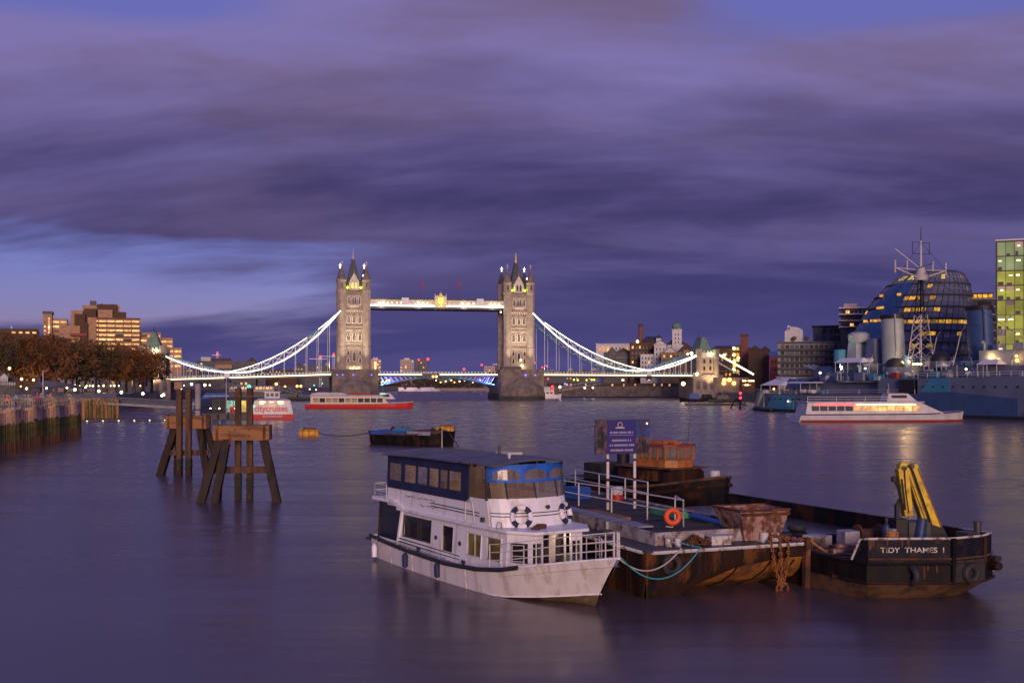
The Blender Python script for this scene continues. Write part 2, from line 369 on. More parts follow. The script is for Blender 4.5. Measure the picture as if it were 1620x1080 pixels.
# ================================================================== SETTING: river and banks
def river_material():
    m = bpy.data.materials.new('river_water'); m.use_nodes = True; t = m.node_tree; N = t.nodes; b = N['Principled BSDF']
    b.inputs['Base Color'].default_value = (.095, .066, .076, 1); b.inputs['IOR'].default_value = 1.45
    g = N.new('ShaderNodeNewGeometry')
    def noi(sx, sy, s, d, off=0):
        mp = N.new('ShaderNodeMapping'); mp.inputs['Scale'].default_value = (sx, sy, 1); mp.inputs['Location'].default_value = (off, off, 0); mp.inputs['Rotation'].default_value = (0, 0, R(6))
        t.links.new(g.outputs['Position'], mp.inputs[0])
        n = N.new('ShaderNodeTexNoise'); n.inputs['Scale'].default_value = s; n.inputs['Detail'].default_value = d; n.inputs['Roughness'].default_value = .55
        t.links.new(mp.outputs[0], n.inputs['Vector']); return n.outputs[0]
    a = noi(.10, .55, 1.0, 4); c = noi(.02, .11, 1.0, 3, 40); f = noi(.5, 1.6, 1.0, 3, 9)
    rr = N.new('ShaderNodeMapRange'); t.links.new(c, rr.inputs[0]); rr.inputs[1].default_value = .3; rr.inputs[2].default_value = .7; rr.inputs[3].default_value = .24; rr.inputs[4].default_value = .30
    t.links.new(rr.outputs[0], b.inputs['Roughness'])
    b1 = N.new('ShaderNodeBump'); b1.inputs['Strength'].default_value = .12; b1.inputs['Distance'].default_value = .16; t.links.new(a, b1.inputs['Height'])
    b2 = N.new('ShaderNodeBump'); b2.inputs['Strength'].default_value = .35; b2.inputs['Distance'].default_value = .8; t.links.new(c, b2.inputs['Height']); t.links.new(b1.outputs[0], b2.inputs['Normal'])
    b3 = N.new('ShaderNodeBump'); b3.inputs['Strength'].default_value = .05; b3.inputs['Distance'].default_value = .03; t.links.new(f, b3.inputs['Height']); t.links.new(b2.outputs[0], b3.inputs['Normal'])
    t.links.new(b3.outputs[0], b.inputs['Normal'])
    return m
tag(MB().add([(-2500, -120, 0), (2500, -120, 0), (2500, 6000, 0), (-2500, 6000, 0)], [(0, 1, 2, 3)]).obj('river', river_material()), kind='structure')
SH_N = [(-44, -40), (-52.2, 100), (-57, 126), (-65.3, 171), (-112, 180), (-118, 258), (-91, 262), (-120, 345), (-138, 430), (-160, 512), (-172, 640), (-150, 900), (-110, 1180)]
tag(MB().prism(SH_N + [(-110, 2600), (-1500, 2600), (-1500, -40)], -2, 4.7).obj('north_bank', 'paving'), kind='structure')
SH_S = [(330, -40), (300, 60), (152, 262), (128, 340), (116, 430), (104, 560), (112, 700), (70, 900), (40, 1180)]
tag(MB().prism(SH_S + [(40, 2600), (1800, 2600), (1800, -40)], -2, 5.0).obj('south_bank', 'paving'), kind='structure')
tag(MB().prism([(-112, 1190), (42, 1190), (42, 2600), (-112, 2600)], -2, 3.0).obj('far_bank', 'paving'), kind='structure')

# ================================================================== FOREGROUND BOATS
# ---- white passenger boat; x forward, y port, z up
AB = 31.0
hB = Vector((math.sin(R(AB)), -math.cos(R(AB)), 0))
BO = thing('passenger_boat', 'white two deck passenger boat with grey roof and bright blue front canopy', 'boat', (-4.76, 53.8, 0), math.atan2(hB.y, hB.x))
HS = [  # deck x, half, z | chine x, half, z | keel z
    (0.0, 2.05, 1.00, 0.0, 1.95, -.05), (2.0, 2.2, .92, 2.0, 2.12, -.08), (4.5, 2.3, .84, 4.5, 2.25, -.10), (8.0, 2.36, .80, 8.0, 2.32, -.10),
    (10.5, 2.36, .92, 10.4, 2.25, -.06), (12.2, 2.28, 1.12, 12.0, 1.98, .04), (13.8, 1.78, 1.42, 13.3, 1.38, .18), (15.2, .98, 1.68, 14.4, .66, .33), (16.1, .36, 1.83, 15.1, .20, .44), (16.45, .05, 1.88, 15.35, .03, .47)]
def topside(s):
    m = MB(); m.loft([[(a, s * b, c), (a * .5 + d * .5, s * (b * .5 + e * .5 + .03), c * .5 + f * .5), (d, s * e, f)] for a, b, c, d, e, f in HS], closed=False); return m
hm = topside(-1); p2 = topside(1); hm.add(p2.v, p2.f)
hm.add([(0, -2.05, 1.0), (0, 2.05, 1.0), (0, 1.95, -.05), (0, -1.95, -.05)], [(0, 1, 2, 3)])
hull = hm.obj('hull', 'hull_white', BO, True)
ub = MB().loft([[(d, e, f), (d - .15, e * .45, f - .28), (d - .3, 0, f - .55), (d - .15, -e * .45, f - .28), (d, -e, f)] for a, b, c, d, e, f in HS], closed=False)
ub.obj('underbody', 'boat_bottom', BO)
MB().loft([[(a, b - .03, c - .06), (a, -b + .03, c - .06)] for a, b, c, d, e, f in HS[:6]], closed=False).obj('side_deck', 'deck_grey', BO)
MB().loft([[(a, b - .03, c - .28), (a, -b + .03, c - .28)] for a, b, c, d, e, f in HS[5:]], closed=False).obj('foredeck', 'deck_grey', BO)
for s in (-1, 1):
    MB().tube([(a - .02, s * (b + .05), c - .03) for a, b, c, *_ in HS[:6]] + [(13.1, s * 2.1, 1.28)], .085, 8).obj('rubbing_strake', 'rubber', BO, True)
    MB().tube([(a, s * (b - .02), c + .01) for a, b, c, *_ in HS[5:]], .045, 6).obj('gunwale_rail', 'boat_white', BO, True)
    MB().tube([(d, s * (e + .01), f) for a, b, c, d, e, f in HS[4:]], .028, 6).obj('chine_strip', 'boat_white', BO, True)
# lower cabin: thick sides with real openings
def wall_with_openings(x0, x1, zb, zt, yf, th, ops, sy, slant=0.0):
    """side wall from x0 to x1; ops = (xa, xb, za, zb2); yf(x) half breadth at x"""
    m = MB(); xs = sorted({x0, x1} | {o[0] for o in ops} | {o[1] for o in ops})
    def blk(a, b, z0, z1):
        if b - a < 1e-4 or z1 - z0 < 1e-4: return
        q = lambda x, z, t: (x, sy * (yf(x) - slant * (z - zb) - t), z)
        m.hexa([q(a, z0, 0), q(b, z0, 0), q(b, z0, th), q(a, z0, th)], [q(a, z1, 0), q(b, z1, 0), q(b, z1, th), q(a, z1, th)])
    for a, b in zip(xs[:-1], xs[1:]):
        o = next((o for o in ops if o[0] <= a + 1e-6 and o[1] >= b - 1e-6), None)
        if o: blk(a, b, zb, o[2]); blk(a, b, o[3], zt)
        else: blk(a, b, zb, zt)
    return m
yfL = lambda x: 1.86 if x < 9 else 1.86 - (x - 9) * .035
opsL = [(2.9, 5.55, 1.28, 2.18), (6.6, 7.55, 1.10, 2.12), (8.75, 9.85, 1.20, 2.05), (10.25, 11.3, 1.20, 2.05)]
for s in (-1, 1):
    wall_with_openings(2.55, 11.7, .72, 2.36, yfL, .08, opsL, s, .06).obj('lower_cabin_side', 'boat_white', BO, bevel=.01)
    for i, o in enumerate(opsL):
        y = yfL((o[0] + o[1]) / 2) - .06 * ((o[2] + o[3]) / 2 - .72) - .07
        mt = 'cabin_lit' if (i >= 2 and s < 0) else 'cabin_glass'
        wnd = ubox('window', mt, BO, o[0] + .01, o[1] - .01, s * y - .015, s * y + .015, o[2], o[3])
        fm = MB()
        for (a, b, c, d) in ((o[0] - .04, o[1] + .04, o[3], o[3] + .05), (o[0] - .04, o[1] + .04, o[2] - .05, o[2]), (o[0] - .045, o[0], o[2] - .05, o[3] + .05), (o[1], o[1] + .045, o[2] - .05, o[3] + .05)):
            yo = lambda z: s * (yfL(o[0]) - .06 * (z - .72) + .004)
            fm.hexa([(a, yo(c), c), (b, yo(c), c), (b, yo(c) - s * .06, c), (a, yo(c) - s * .06, c)], [(a, yo(d), d), (b, yo(d), d), (b, yo(d) - s * .06, d), (a, yo(d) - s * .06, d)])
        if i in (0, 2): fm.box((o[0] + o[1]) / 2 - .02, (o[0] + o[1]) / 2 + .02, s * y - .03, s * y + .03, o[2], o[3])
        fm.obj('window_frame', 'boat_white' if i else 'dark_steel', BO)
    # aft saloon, taller, nearly all glass
    MB().hexa([(.35, s * 1.93, .85), (2.55, s * 1.87, .75), (2.55, s * 1.80, .75), (.35, s * 1.86, .85)], [(.35, s * 1.80, 1.0), (2.55, s * 1.78, .95), (2.55, s * 1.72, .95), (.35, s * 1.74, 1.0)]).obj('aft_sill', 'boat_white', BO)
    ubox('aft_window', 'cabin_glass', BO, .40, 2.40, s * 1.78 - .02, s * 1.78 + .02, .95, 2.62)
    MB().bar((2.45, s * 1.83, .8), (2.85, s * 1.76, 2.5), .22, .10).obj('aft_post', 'boat_white', BO)
    MB().bar((.38, s * 1.84, .85), (.38, s * 1.74, 2.65), .10, .10).obj('corner_post', 'rubber', BO)
    for zz in (1.0, 1.14):
        MB().hexa([(.6, s * (yfL(1) - .06 * (zz - .72) + .07), zz), (8.2, s * (yfL(8) - .06 * (zz - .72) + .008), zz - .12), (8.2, s * (yfL(8) - .06 * (zz - .72) - .02), zz - .12), (.6, s * (yfL(1) - .1), zz)],
                  [(.6, s * (yfL(1) - .06 * (zz - .72) + .07), zz + .035), (8.2, s * (yfL(8) - .06 * (zz - .72) + .008), zz - .085), (8.2, s * (yfL(8) - .06 * (zz - .72) - .02), zz - .085), (.6, s * (yfL(1) - .1), zz + .035)]).obj('blue_stripe', 'navy', BO)
MB().box(.33, .40, -1.76, 1.76, .9, 2.65).obj('aft_glass', 'cabin_glass', BO)
# front of the lower cabin: slanted corner panes, recessed doors
fr = [(11.7, -1.70), (12.55, -1.15), (12.55, -.62), (12.2, -.62), (12.2, .62), (12.55, .62), (12.55, 1.15), (11.7, 1.70)]
for (a, b) in ((0, 1), (1, 2), (5, 6), (6, 7)):
    fw = MB()
    P, Q = Vector((*fr[a], 0)), Vector((*fr[b], 0)); d = (Q - P).normalized(); n = Vector((d.y, -d.x, 0)) * .08
    for z0, z1, i0, i1 in ((.85, 1.25, 0, 1), (2.0, 2.36, 0, 1), (1.25, 2.0, 0, .14), (1.25, 2.0, .86, 1)):
        A, B = P.lerp(Q, i0), P.lerp(Q, i1)
        fw.hexa([(A.x, A.y, z0), (B.x, B.y, z0), (B.x - n.x, B.y - n.y, z0), (A.x - n.x, A.y - n.y, z0)], [(A.x, A.y, z1), (B.x, B.y, z1), (B.x - n.x, B.y - n.y, z1), (A.x - n.x, A.y - n.y, z1)])
    fw.obj('front_bulkhead', 'boat_white', BO)
for (a, b) in ((0, 1), (1, 2), (5, 6), (6, 7)):
    P, Q = Vector((*fr[a], 0)), Vector((*fr[b], 0)); d = (Q - P).normalized(); n = Vector((d.y, -d.x, 0)) * .05
    MB().hexa([(P.x - n.x, P.y - n.y, 1.22), (Q.x - n.x, Q.y - n.y, 1.22), (Q.x - 1.4 * n.x, Q.y - 1.4 * n.y, 1.22), (P.x - 1.4 * n.x, P.y - 1.4 * n.y, 1.22)],
              [(P.x - n.x, P.y - n.y, 2.03), (Q.x - n.x, Q.y - n.y, 2.03), (Q.x - 1.4 * n.x, Q.y - 1.4 * n.y, 2.03), (P.x - 1.4 * n.x, P.y - 1.4 * n.y, 2.03)]).obj('front_window', 'cabin_glass', BO)
for y0, y1 in ((-.60, -.08), (.08, .60)):
    dr = ubox('door', 'cabin_glass', BO, 12.14, 12.19, y0, y1, .9, 2.28)
    MB().box(12.16, 12.23, y0 - .02, y0 + .05, .9, 2.3).box(12.16, 12.23, y1 - .05, y1 + .02, .9, 2.3).obj('door_frame', 'boat_white', BO)
MB().box(12.15, 12.27, -.09, .09, .88, 2.34).obj('door_post', 'cream', BO)
# deck over the lower cabin, with its pale rim
rim = [(2.5, 1.98), (9, 1.98), (11.9, 1.86), (12.95, 1.2), (12.95, -1.2), (11.9, -1.86), (9, -1.98), (2.5, -1.98)]
MB().prism(rim[::-1], 2.36, 2.48).obj('upper_deck', 'boat_white', BO, bevel=.03)
MB().hexa([(-.05, -2.0, 2.62), (2.3, -2.0, 2.62), (2.3, 2.0, 2.62), (-.05, 2.0, 2.62)], [(-.05, -2.0, 2.78), (2.3, -2.0, 2.78), (2.3, 2.0, 2.78), (-.05, 2.0, 2.78)]).obj('aft_deck', 'boat_white', BO, bevel=.03)
for s in (-1, 1):
    MB().hexa([(2.2, s * 1.99, 2.60), (3.2, s * 1.985, 2.36), (3.2, s * 1.7, 2.36), (2.2, s * 1.7, 2.60)], [(2.2, s * 1.99, 2.79), (3.2, s * 1.985, 2.49), (3.2, s * 1.7, 2.49), (2.2, s * 1.7, 2.79)]).obj('rim_step', 'boat_white', BO)
# upper deck: white bulwark, navy side curtains with vinyl lights, grey roof
for s in (-1, 1):
    MB().hexa([(1.3, s * 1.84, 2.5), (10.55, s * 1.80, 2.42), (10.55, s * 1.73, 2.42), (1.3, s * 1.77, 2.5)], [(1.3, s * 1.80, 3.40), (10.30, s * 1.78, 3.50), (10.30, s * 1.71, 3.50), (1.3, s * 1.73, 3.40)]).obj('upper_bulwark', 'boat_white', BO)
    for zz in (2.82, 2.94):
        MB().hexa([(5.6, s * 1.835, zz), (9.75, s * 1.815, zz - .03), (9.75, s * 1.79, zz - .03), (5.6, s * 1.79, zz)], [(5.6, s * 1.83, zz + .035), (9.75, s * 1.81, zz + .005), (9.75, s * 1.78, zz + .005), (5.6, s * 1.78, zz + .035)]).obj('blue_stripe', 'navy', BO)
    opsU = [(1.55, 2.75, 3.66, 4.42), (3.1, 4.2, 3.66, 4.42), (4.38, 5.3, 3.66, 4.42), (5.48, 6.35, 3.66, 4.42), (6.5, 7.15, 3.66, 4.42), (7.3, 8.3, 3.66, 4.42)]
    wall_with_openings(1.3, 8.9, 3.30, 4.78, lambda x: 1.86, .04, opsU, s, .03).obj('side_curtain', 'navy_cloth', BO)
    for i, o in enumerate(opsU): ubox('vinyl_window', 'vinyl_glow' if i in (0, 1, 3, 4, 5) else 'vinyl', BO, o[0], o[1], s * 1.80 - .012, s * 1.80 + .012, o[2], o[3])
    ubox('front_side_window', 'vinyl_glow', BO, 8.95, 10.28, s * 1.76 - .012, s * 1.76 + .012, 3.42, 4.72)
    MB().bar((8.92, s * 1.8, 3.3), (8.92, s * 1.76, 4.8), .07, .07).obj('window_post', 'dark_steel', BO); MB().bar((10.28, s * 1.77, 3.45), (10.22, s * 1.74, 4.85), .08, .08).obj('window_post', 'dark_steel', BO)
roof = []
for x, z, b in ((.95, 4.78, 2.02), (3.5, 4.84, 2.05), (6.5, 4.88, 2.08), (9.0, 4.90, 2.10), (10.6, 4.88, 2.08), (11.15, 4.84, 1.9)):
    roof.append([(x, y * b, z + .20 * (1 - y * y) - (.0 if k < 9 else .05)) for k, y in enumerate([-1, -.75, -.5, -.25, 0, .25, .5, .75, 1, 1, .75, .5, .25, 0, -.25, -.5, -.75, -1])])
rf = MB().loft(roof).obj('roof', 'roof_grey', BO, True)
for x in (2.6, 4.3, 6.0, 7.7, 9.4): MB().tube([(x, y * 2.06, 4.865 + .0 + .20 * (1 - y * y) + .01) for y in (-.98, -.6, -.2, .2, .6, .98)], .018, 5).obj('roof_seam', 'roof_grey', BO)
MB().box(7.4, 8.6, .3, .9, 5.05, 5.16).obj('roof_hatch', 'cream', BO, bevel=.02)
MB().cyl((7.9, .2, 5.05), (7.9, .2, 5.33), .06, .05, 8).ball((7.9, .2, 5.36), .07, 8, 5).obj('roof_light', 'dark_steel', BO)
# raked white front of the upper deck, windscreen and arched blue canopy
fx = lambda z, y: 10.5 - (z - 2.48) * .28 + (1.55 * (1 - (abs(y) / 1.8) ** 2) ** .5 if abs(y) < 1.8 else 0) * .62
def front_strip(z0, z1, mat, name, ys, out0=0.0, out1=0.0, th=.05, z1f=None):
    m = MB(); top = (lambda y: z1) if z1f is None else z1f
    ra = [(fx(z0, y) + out0, y, z0) for y in ys]; rb = [(fx(top(y), y) + out1, y, top(y)) for y in ys]
    rc = [(p[0] - th, p[1], p[2]) for p in rb]; rd = [(p[0] - th, p[1], p[2]) for p in ra]
    m.loft([ra, rb, rc, rd, ra], closed=False); return m.obj(name, mat, BO)
yy = [-1.76, -1.5, -1.2, -.62, 0, .62, 1.2, 1.5, 1.76]
front_strip(2.48, 3.55, 'boat_white', 'raked_front', yy)
for zz in (2.86, 2.98): front_strip(zz, zz + .035, 'navy', 'blue_stripe', yy, .008, .008, .02)
for i, (a, b) in enumerate(((-1.72, -1.2), (-1.2, -.05), (-.05, 1.05), (1.05, 1.72))):
    n = 4; ys = [a + .03 + (b - a - .06) * k / n for k in range(n + 1)]
    front_strip(3.56, 4.18, ['vinyl_glow', 'vinyl_glow', 'vinyl', 'vinyl'][i], 'windscreen_pane', ys, -.02, -.02, .02)
for y in (-1.74, -1.2, -.05, 1.05, 1.74): MB().bar((fx(3.53, y), y, 3.53), (fx(4.2, y), y, 4.2), .045, .045).obj('windscreen_post', 'dark_steel', BO)
# canopy: solid blue border strips with clear arched panels between
topz = lambda y: 4.86 + .06 * (1 - (y / 1.8) ** 2)
front_strip(4.16, 4.26, 'blue_canvas', 'canopy_hem', yy, .03, .05, .03)
nseg = [(-1.78, -1.62), (-.62, -.46), (.56, .72), (1.64, 1.78)]
for a, b in nseg: front_strip(4.24, 4.85, 'blue_canvas', 'canopy_strip', [a, (a + b) / 2, b], .045, .16, .03)
for (a, b) in ((-1.62, -.62), (-.46, .56), (.72, 1.64)):
    n = 6; ys = [a + (b - a) * k / n for k in range(n + 1)]
    def arch(y, a=a, b=b): return 4.66 - .16 * abs(((y - a) / (b - a)) * 2 - 1) ** 2.5
    front_strip(4.25, 4.6, 'vinyl', 'canopy_light', ys, .035, .10, .015, arch)
    m = MB(); ra = [(fx(arch(y), y) + .10, y, arch(y)) for y in ys]; rb = [(fx(4.86, y) + .16, y, 4.86) for y in ys]
    m.loft([ra, rb, [(p[0] - .03, p[1], p[2]) for p in rb], [(p[0] - .03, p[1], p[2]) for p in ra], ra], closed=False).obj('canopy_arch', 'blue_canvas', BO)
# lettering scribbled along the bulwark, wheelhouse search light, stowed gear
MB().cyl((fx(3.2, .35) + .0, .35, 3.2), (fx(3.2, .35) + .16, .35, 3.2), .05, .09, 10).obj('search_light', 'dark_steel', BO)
lt = [(10.0, -1.78), (10.0, -1.40)]
def rail_run(name, pts, heights, mat, parent, r=.022, posts=None, base=0.0):
    """a rail of several bars over posts; pts on deck level"""
    m = MB()
    for h in heights: m.tube([(p[0], p[1], p[2] + h) for p in pts], r, 6)
    for p in (posts or pts): m.cyl((p[0], p[1], p[2] + base), (p[0], p[1], p[2] + heights[-1]), r * 1.15, n=6)
    return m.obj(name, mat, parent, True)
bowpts = [(a, b - .06, c) for a, b, c, *_ in HS[5:9]]
for s in (-1, 1):
    rail_run('bow_rail', [(a, s * b, c) for a, b, c in [(11.3, 2.22, 1.0)] + bowpts + [(16.3, .06, 1.87)]], (.32, .62, .92), 'rail_white', BO)
    rail_run('gate_rail', [(12.4, s * 1.9, 1.15), (13.0, s * 1.75, 1.2)], (.25, .45, .65, .85), 'rail_white', BO, .018)
rail_run('aft_rail', [(.05, -1.9, 2.78), (1.3, -1.88, 2.78)], (.3, .6), 'rail_white', BO, .018)
rail_run('aft_rail', [(.05, -1.9, 2.78), (.05, 1.9, 2.78)], (.3, .6), 'rail_white', BO, .018)
for y in (-1.86,): MB().tube([(8.7, y, 2.5), (8.75, y, 3.25), (9.0, y, 3.38), (9.3, y, 3.3), (9.5, y, 2.5)], .03, 6).obj('grab_hoop', 'rail_white', BO, True)
MB().tube([(11.2, -1.88, 2.48), (11.35, -1.9, 2.75), (11.55, -1.85, 2.7), (11.5, -1.8, 2.48)], .014, 5).obj('hose', 'rubber', BO)
MB().cyl((-.05, -1.9, .78), (-.28, -2.2, .82), .06, n=8).obj('stern_fender_bracket', 'rubber', BO)
MB().tube([(2.4, -1.95, .95), (7.5, -2.05, .86)], .03, 6).obj('handrail', 'rail_white', BO)
# scripted ownership lines on the bulwark: thin faded brush strokes, unreadable at this distance
sm = MB()
for r_, (x0, x1, z) in enumerate(((3.2, 6.0, 3.06), (4.6, 6.2, 2.78))):
    x = x0
    while x < x1:
        wd = random.uniform(.05, .16); sm.bar((x, -1.845 + .0, z + random.uniform(-.03, .03)), (x + wd, -1.845, z + random.uniform(-.05, .06)), .025, .012); x += wd + random.uniform(.02, .1)
tag(sm.obj('faded_script', 'dark_steel', BO), kind='stuff')

def lifebuoy(loc, rz, a, b, label, tilt=0.0, R0=.36, r=.10):
    t = thing('lifebuoy', label, 'lifebuoy', loc, rz)
    for k in range(4):
        for nm, mt, s0, s1 in (('ring_band', a, k / 4 - .07, k / 4 + .07), ('ring', b, k / 4 + .07, k / 4 + .18)):
            MB().torus((0, 0, 0), R0, r, 'x', 8, 8, (s0, s1)).obj(nm, mt, t, True)
    t.rotation_euler = (0, tilt, rz); return t
MWB = lambda x, y, z: Vector((BO.location.x, BO.location.y, 0)) + hB * x + Vector((-hB.y, hB.x, 0)) * y + Vector((0, 0, z))
rzB = BO.rotation_euler.z
lifebuoy(MWB(fx(2.85, -.85) + .12, -.85, 2.88), rzB - .35, 'boat_white', 'navy', 'navy and white lifebuoy under the windscreen beside the grab hoop', -.25)
lifebuoy(MWB(fx(2.85, 1.35) + .10, 1.35, 2.88), rzB + .55, 'boat_white', 'navy', 'navy and white lifebuoy on the raked front nearest the work barge', -.25)
rc = thing('coiled_rope', 'brown rope heap lying on the white cabin roof below the lifebuoy', 'rope', MWB(11.9, -.35, 2.48), rzB)
MB().torus((0, 0, .04), .22, .045, 'z', 16, 6).torus((.05, .03, .11), .17, .045, 'z', 16, 6).torus((.3, -.4, .04), .14, .04, 'z', 14, 6).obj('coil', 'rust', rc, True)

# ---- work barge with hatch, sign and skip: origin at the middle of its bow deck edge
A1 = 22.0
h1 = Vector((math.sin(R(A1)), -math.cos(R(A1)), 0)); p1 = Vector((-h1.y, h1.x, 0)); rz1 = math.atan2(h1.y, h1.x)
O1 = Vector((8.3, 43.45, 0)); W1 = lambda x, y, z: O1 + h1 * x + p1 * y + Vector((0, 0, z))
BG = thing('work_barge', 'rusty dark work barge with long white hatch coaming and raked bow', 'barge', O1, rz1)
hb = 3.6
MB().box(-22, -2.9, -hb, hb, -.6, 1.72).obj('hull', 'rust_hull', BG, bevel=.04)
bow = [(-2.95, 1.72), (-.05, 1.72), (-.05, 1.15), (-.35, .72), (-.9, .30), (-1.9, -.05), (-2.95, -.5)]
MB().hexa([(x, -hb + .10, z) for x, z in bow], [(x, hb - .10, z) for x, z in bow]).obj('raked_bow', 'rust_lamplit', BG)
for y in (-hb, hb - .1): MB().hexa([(x, y, z) for x, z in [(-2.98, 1.72), (.0, 1.72), (.02, .9), (-.25, .2), (-.5, -.6), (-2.98, -.6)]], [(x, y + .1, z) for x, z in [(-2.98, 1.72), (.0, 1.72), (.02, .9), (-.25, .2), (-.5, -.6), (-2.98, -.6)]]).obj('bow_skeg', 'rust_hull', BG)
MB().loft([[(.02, -hb, 1.72), (.02, -hb, .6), (.02, -hb, -.3)], [(.06, -2.6, 1.72), (.02, -2.6, .5), (-.3, -2.6, -.3)], [(.08, -1.4, 1.72), (.02, -1.4, .75), (-.35, -1.4, .3)], [(.08, .4, 1.72), (.06, .4, 1.25), (-.1, .4, .95)], [(.06, 2.4, 1.72), (.06, 2.4, 1.35), (0, 2.4, 1.2)], [(.02, hb, 1.72), (.02, hb, 1.35), (.0, hb, 1.2)]], closed=False).obj('bow_plate', 'rust_hull', BG, True)
for y in (-.9, .5, 1.9, 3.0): MB().tube([(-.04, y, 1.1), (-.34, y - .12, .7), (-.9, y - .3, .28), (-1.9, y - .55, -.06)], .035, 5).obj('bow_rib', 'rust_hull', BG)
MB().box(-22.02, .10, -hb - .04, hb + .04, 1.72, 1.80).obj('deck', 'dark_steel', BG)
MB().tube([(-22, -hb - .05, 1.72), (-.3, -hb - .05, 1.72), (.1, -hb + .3, 1.72), (.12, hb - .3, 1.72), (-.3, hb + .05, 1.72), (-22, hb + .05, 1.72)], .07, 6).obj('rubbing_band', 'paint_chipped', BG, True)
MB().bar((.10, hb - .16, -.1), (.10, hb - .10, 1.95), .22, .22).obj('stem_post', 'rust', BG)
cm = MB()
for (x0, x1, y0, y1) in ((-20, -1.0, -2.65, -2.55), (-20, -1.0, 2.55, 2.65), (-1.1, -1.0, -2.55, 2.55), (-20, -19.9, -2.55, 2.55)): cm.box(x0, x1, y0, y1, 1.80, 2.30)
cm.obj('hatch_coaming', 'barge_white', BG, bevel=.015)
MB().box(-19.9, -1.1, -2.55, 2.55, 1.80, 2.22).obj('hatch_cover', 'hatch_black', BG)
for x in range(-19, -2, 2): MB().box(x, x + .10, -2.5, 2.5, 2.22, 2.27).obj('hatch_batten', 'hatch_black', BG)
for x in (-5, -9, -13, -17): MB().box(x - .05, x + .05, -2.76, -2.65, 1.8, 2.28).obj('coaming_bracket', 'barge_white', BG)
MB().box(-13.5, -2.5, -2.6, -1.9, 2.31, 2.36).obj('walkway', 'deck_grey', BG)
nr = [(-2.7, -.42, 2.22), (-5.4, -.58, 2.22), (-8.4, -.75, 2.22), (-11.4, -.95, 2.22), (-13.4, -1.05, 2.22), (-15.5, -1.15, 2.22)]
rail_run('near_rail', nr, (.55, 1.08), 'rail_white', BG, .03)
rail_run('cross_rail', [(-2.7, -.42, 2.22), (-4.6, .3, 2.22)], (1.06,), 'rail_white', BG, .03)
rail_run('far_rail', [(-10.6, 2.3, 2.22), (-13, 2.35, 2.22), (-16, 2.4, 2.22), (-19, 2.45, 2.22)], (.55, 1.08), 'rail_white', BG, .03)
MB().cyl((-.7, -2.25, 1.8), (-.7, -2.25, 2.12), .13, n=10).cyl((-.7, -1.85, 1.8), (-.7, -1.85, 2.1), .13, n=10).obj('bollard', 'paint_chipped', BG, True)
MB().cyl((-.55, 1.95, 1.8), (-.55, 1.95, 2.15), .17, n=12).cyl((-.55, 2.45, 1.8), (-.55, 2.45, 2.12), .17, n=12).box(-.75, -.35, 1.7, 2.7, 1.8, 1.86).obj('bollard', 'paint_chipped', BG, True)
# sign board on two posts
sg = thing('billboard', 'purple billboard on two posts standing on the work barge hatch', 'sign', W1(-9.4, 0, 2.22), rz1 + R(90 - 4))
for x in (-.42, .92): 
    MB().cyl((x, 0, 0), (x, 0, 4.1), .075, .07, 10).obj('post', 'rail_white', sg, True)
    for z in (.35, 1.3, 2.2): MB().cyl((x, 0, z), (x, 0, z + .13), .082, n=10).obj('rust_band', 'rust', sg)
MB().box(-1.1, 1.62, -.14, -.06, 2.55, 4.12).obj('panel', 'dark_steel', sg)
MB().box(-1.09, -.52, -.16, -.14, 2.57, 4.10).obj('photo_strip', 'photo_dusk', sg)
MB().box(-.515, .90, -.16, -.14, 2.57, 4.10).obj('notice', 'sign_blue', sg)
MB().box(.905, 1.60, -.16, -.14, 3.30, 4.10).obj('photo_strip', 'photo_blue', sg)
MB().box(.905, 1.60, -.16, -.14, 2.57, 3.295).obj('photo_strip', 'photo_dusk', sg)
sk = MB()
for i, (x, wd, ht) in enumerate(((1.35, .16, .55), (1.12, .10, .30), (1.50, .07, .42), (1.24, .07, .66), (1.0, .10, .18), (-.92, .16, .40), (-.72, .12, .75), (-.8, .07, 1.0))): sk.box(x - wd / 2, x + wd / 2, -.168, -.16, 2.58 + (.25 if x < 0 else 0), 2.58 + (.25 if x < 0 else 0) + ht)
sk.obj('printed_skyline', 'black', sg)
MB().box(-.38, .78, -.172, -.16, 3.40, 3.42).obj('rule', 'print_pale', sg)
for k, (z, wd) in enumerate(((3.53, 1.15), (3.17, .95), (2.95, 1.2), (2.72, 1.1))):
    lm = MB(); x = .2 - wd / 2
    while x < .2 + wd / 2:
        l = random.uniform(.04, .10); lm.box(x, x + l, -.172, -.16, z - .045, z + .045); x += l + random.choice((.02, .02, .06))
    tag(lm.obj('print_line', 'print_pale', sg), kind='stuff')
MB().torus((.12, -.17, 3.88), .11, .018, 'y', 14, 5).box(-.1, .34, -.176, -.16, 3.72, 3.77).obj('emblem', 'cream', sg)
MB().ball((1.45, -.2, 3.93), .045, 8, 5).obj('glow_bead', 'led_warm', sg)  # small bead on the panel with a glow of its own
# orange lifebuoy
lb = thing('lifebuoy', 'bright orange lifebuoy hanging on the white barge rail', 'lifebuoy', W1(-2.55, -1.0, 2.68), rz1 - .25)
MB().torus((0, 0, 0), .26, .11, 'x', 24, 10).obj('ring', 'orange', lb, True)
for k in range(4):
    MB().torus((0, 0, 0), .26, .116, 'x', 3, 10, (k / 4 - .025, k / 4 + .025)).obj('tape', 'orange', lb, True)
MB().tube([(0, 0, -.37), (.02, .0, -.42), (.04, -.3, -.38)], .018, 5).obj('bracket', 'rail_white', lb)
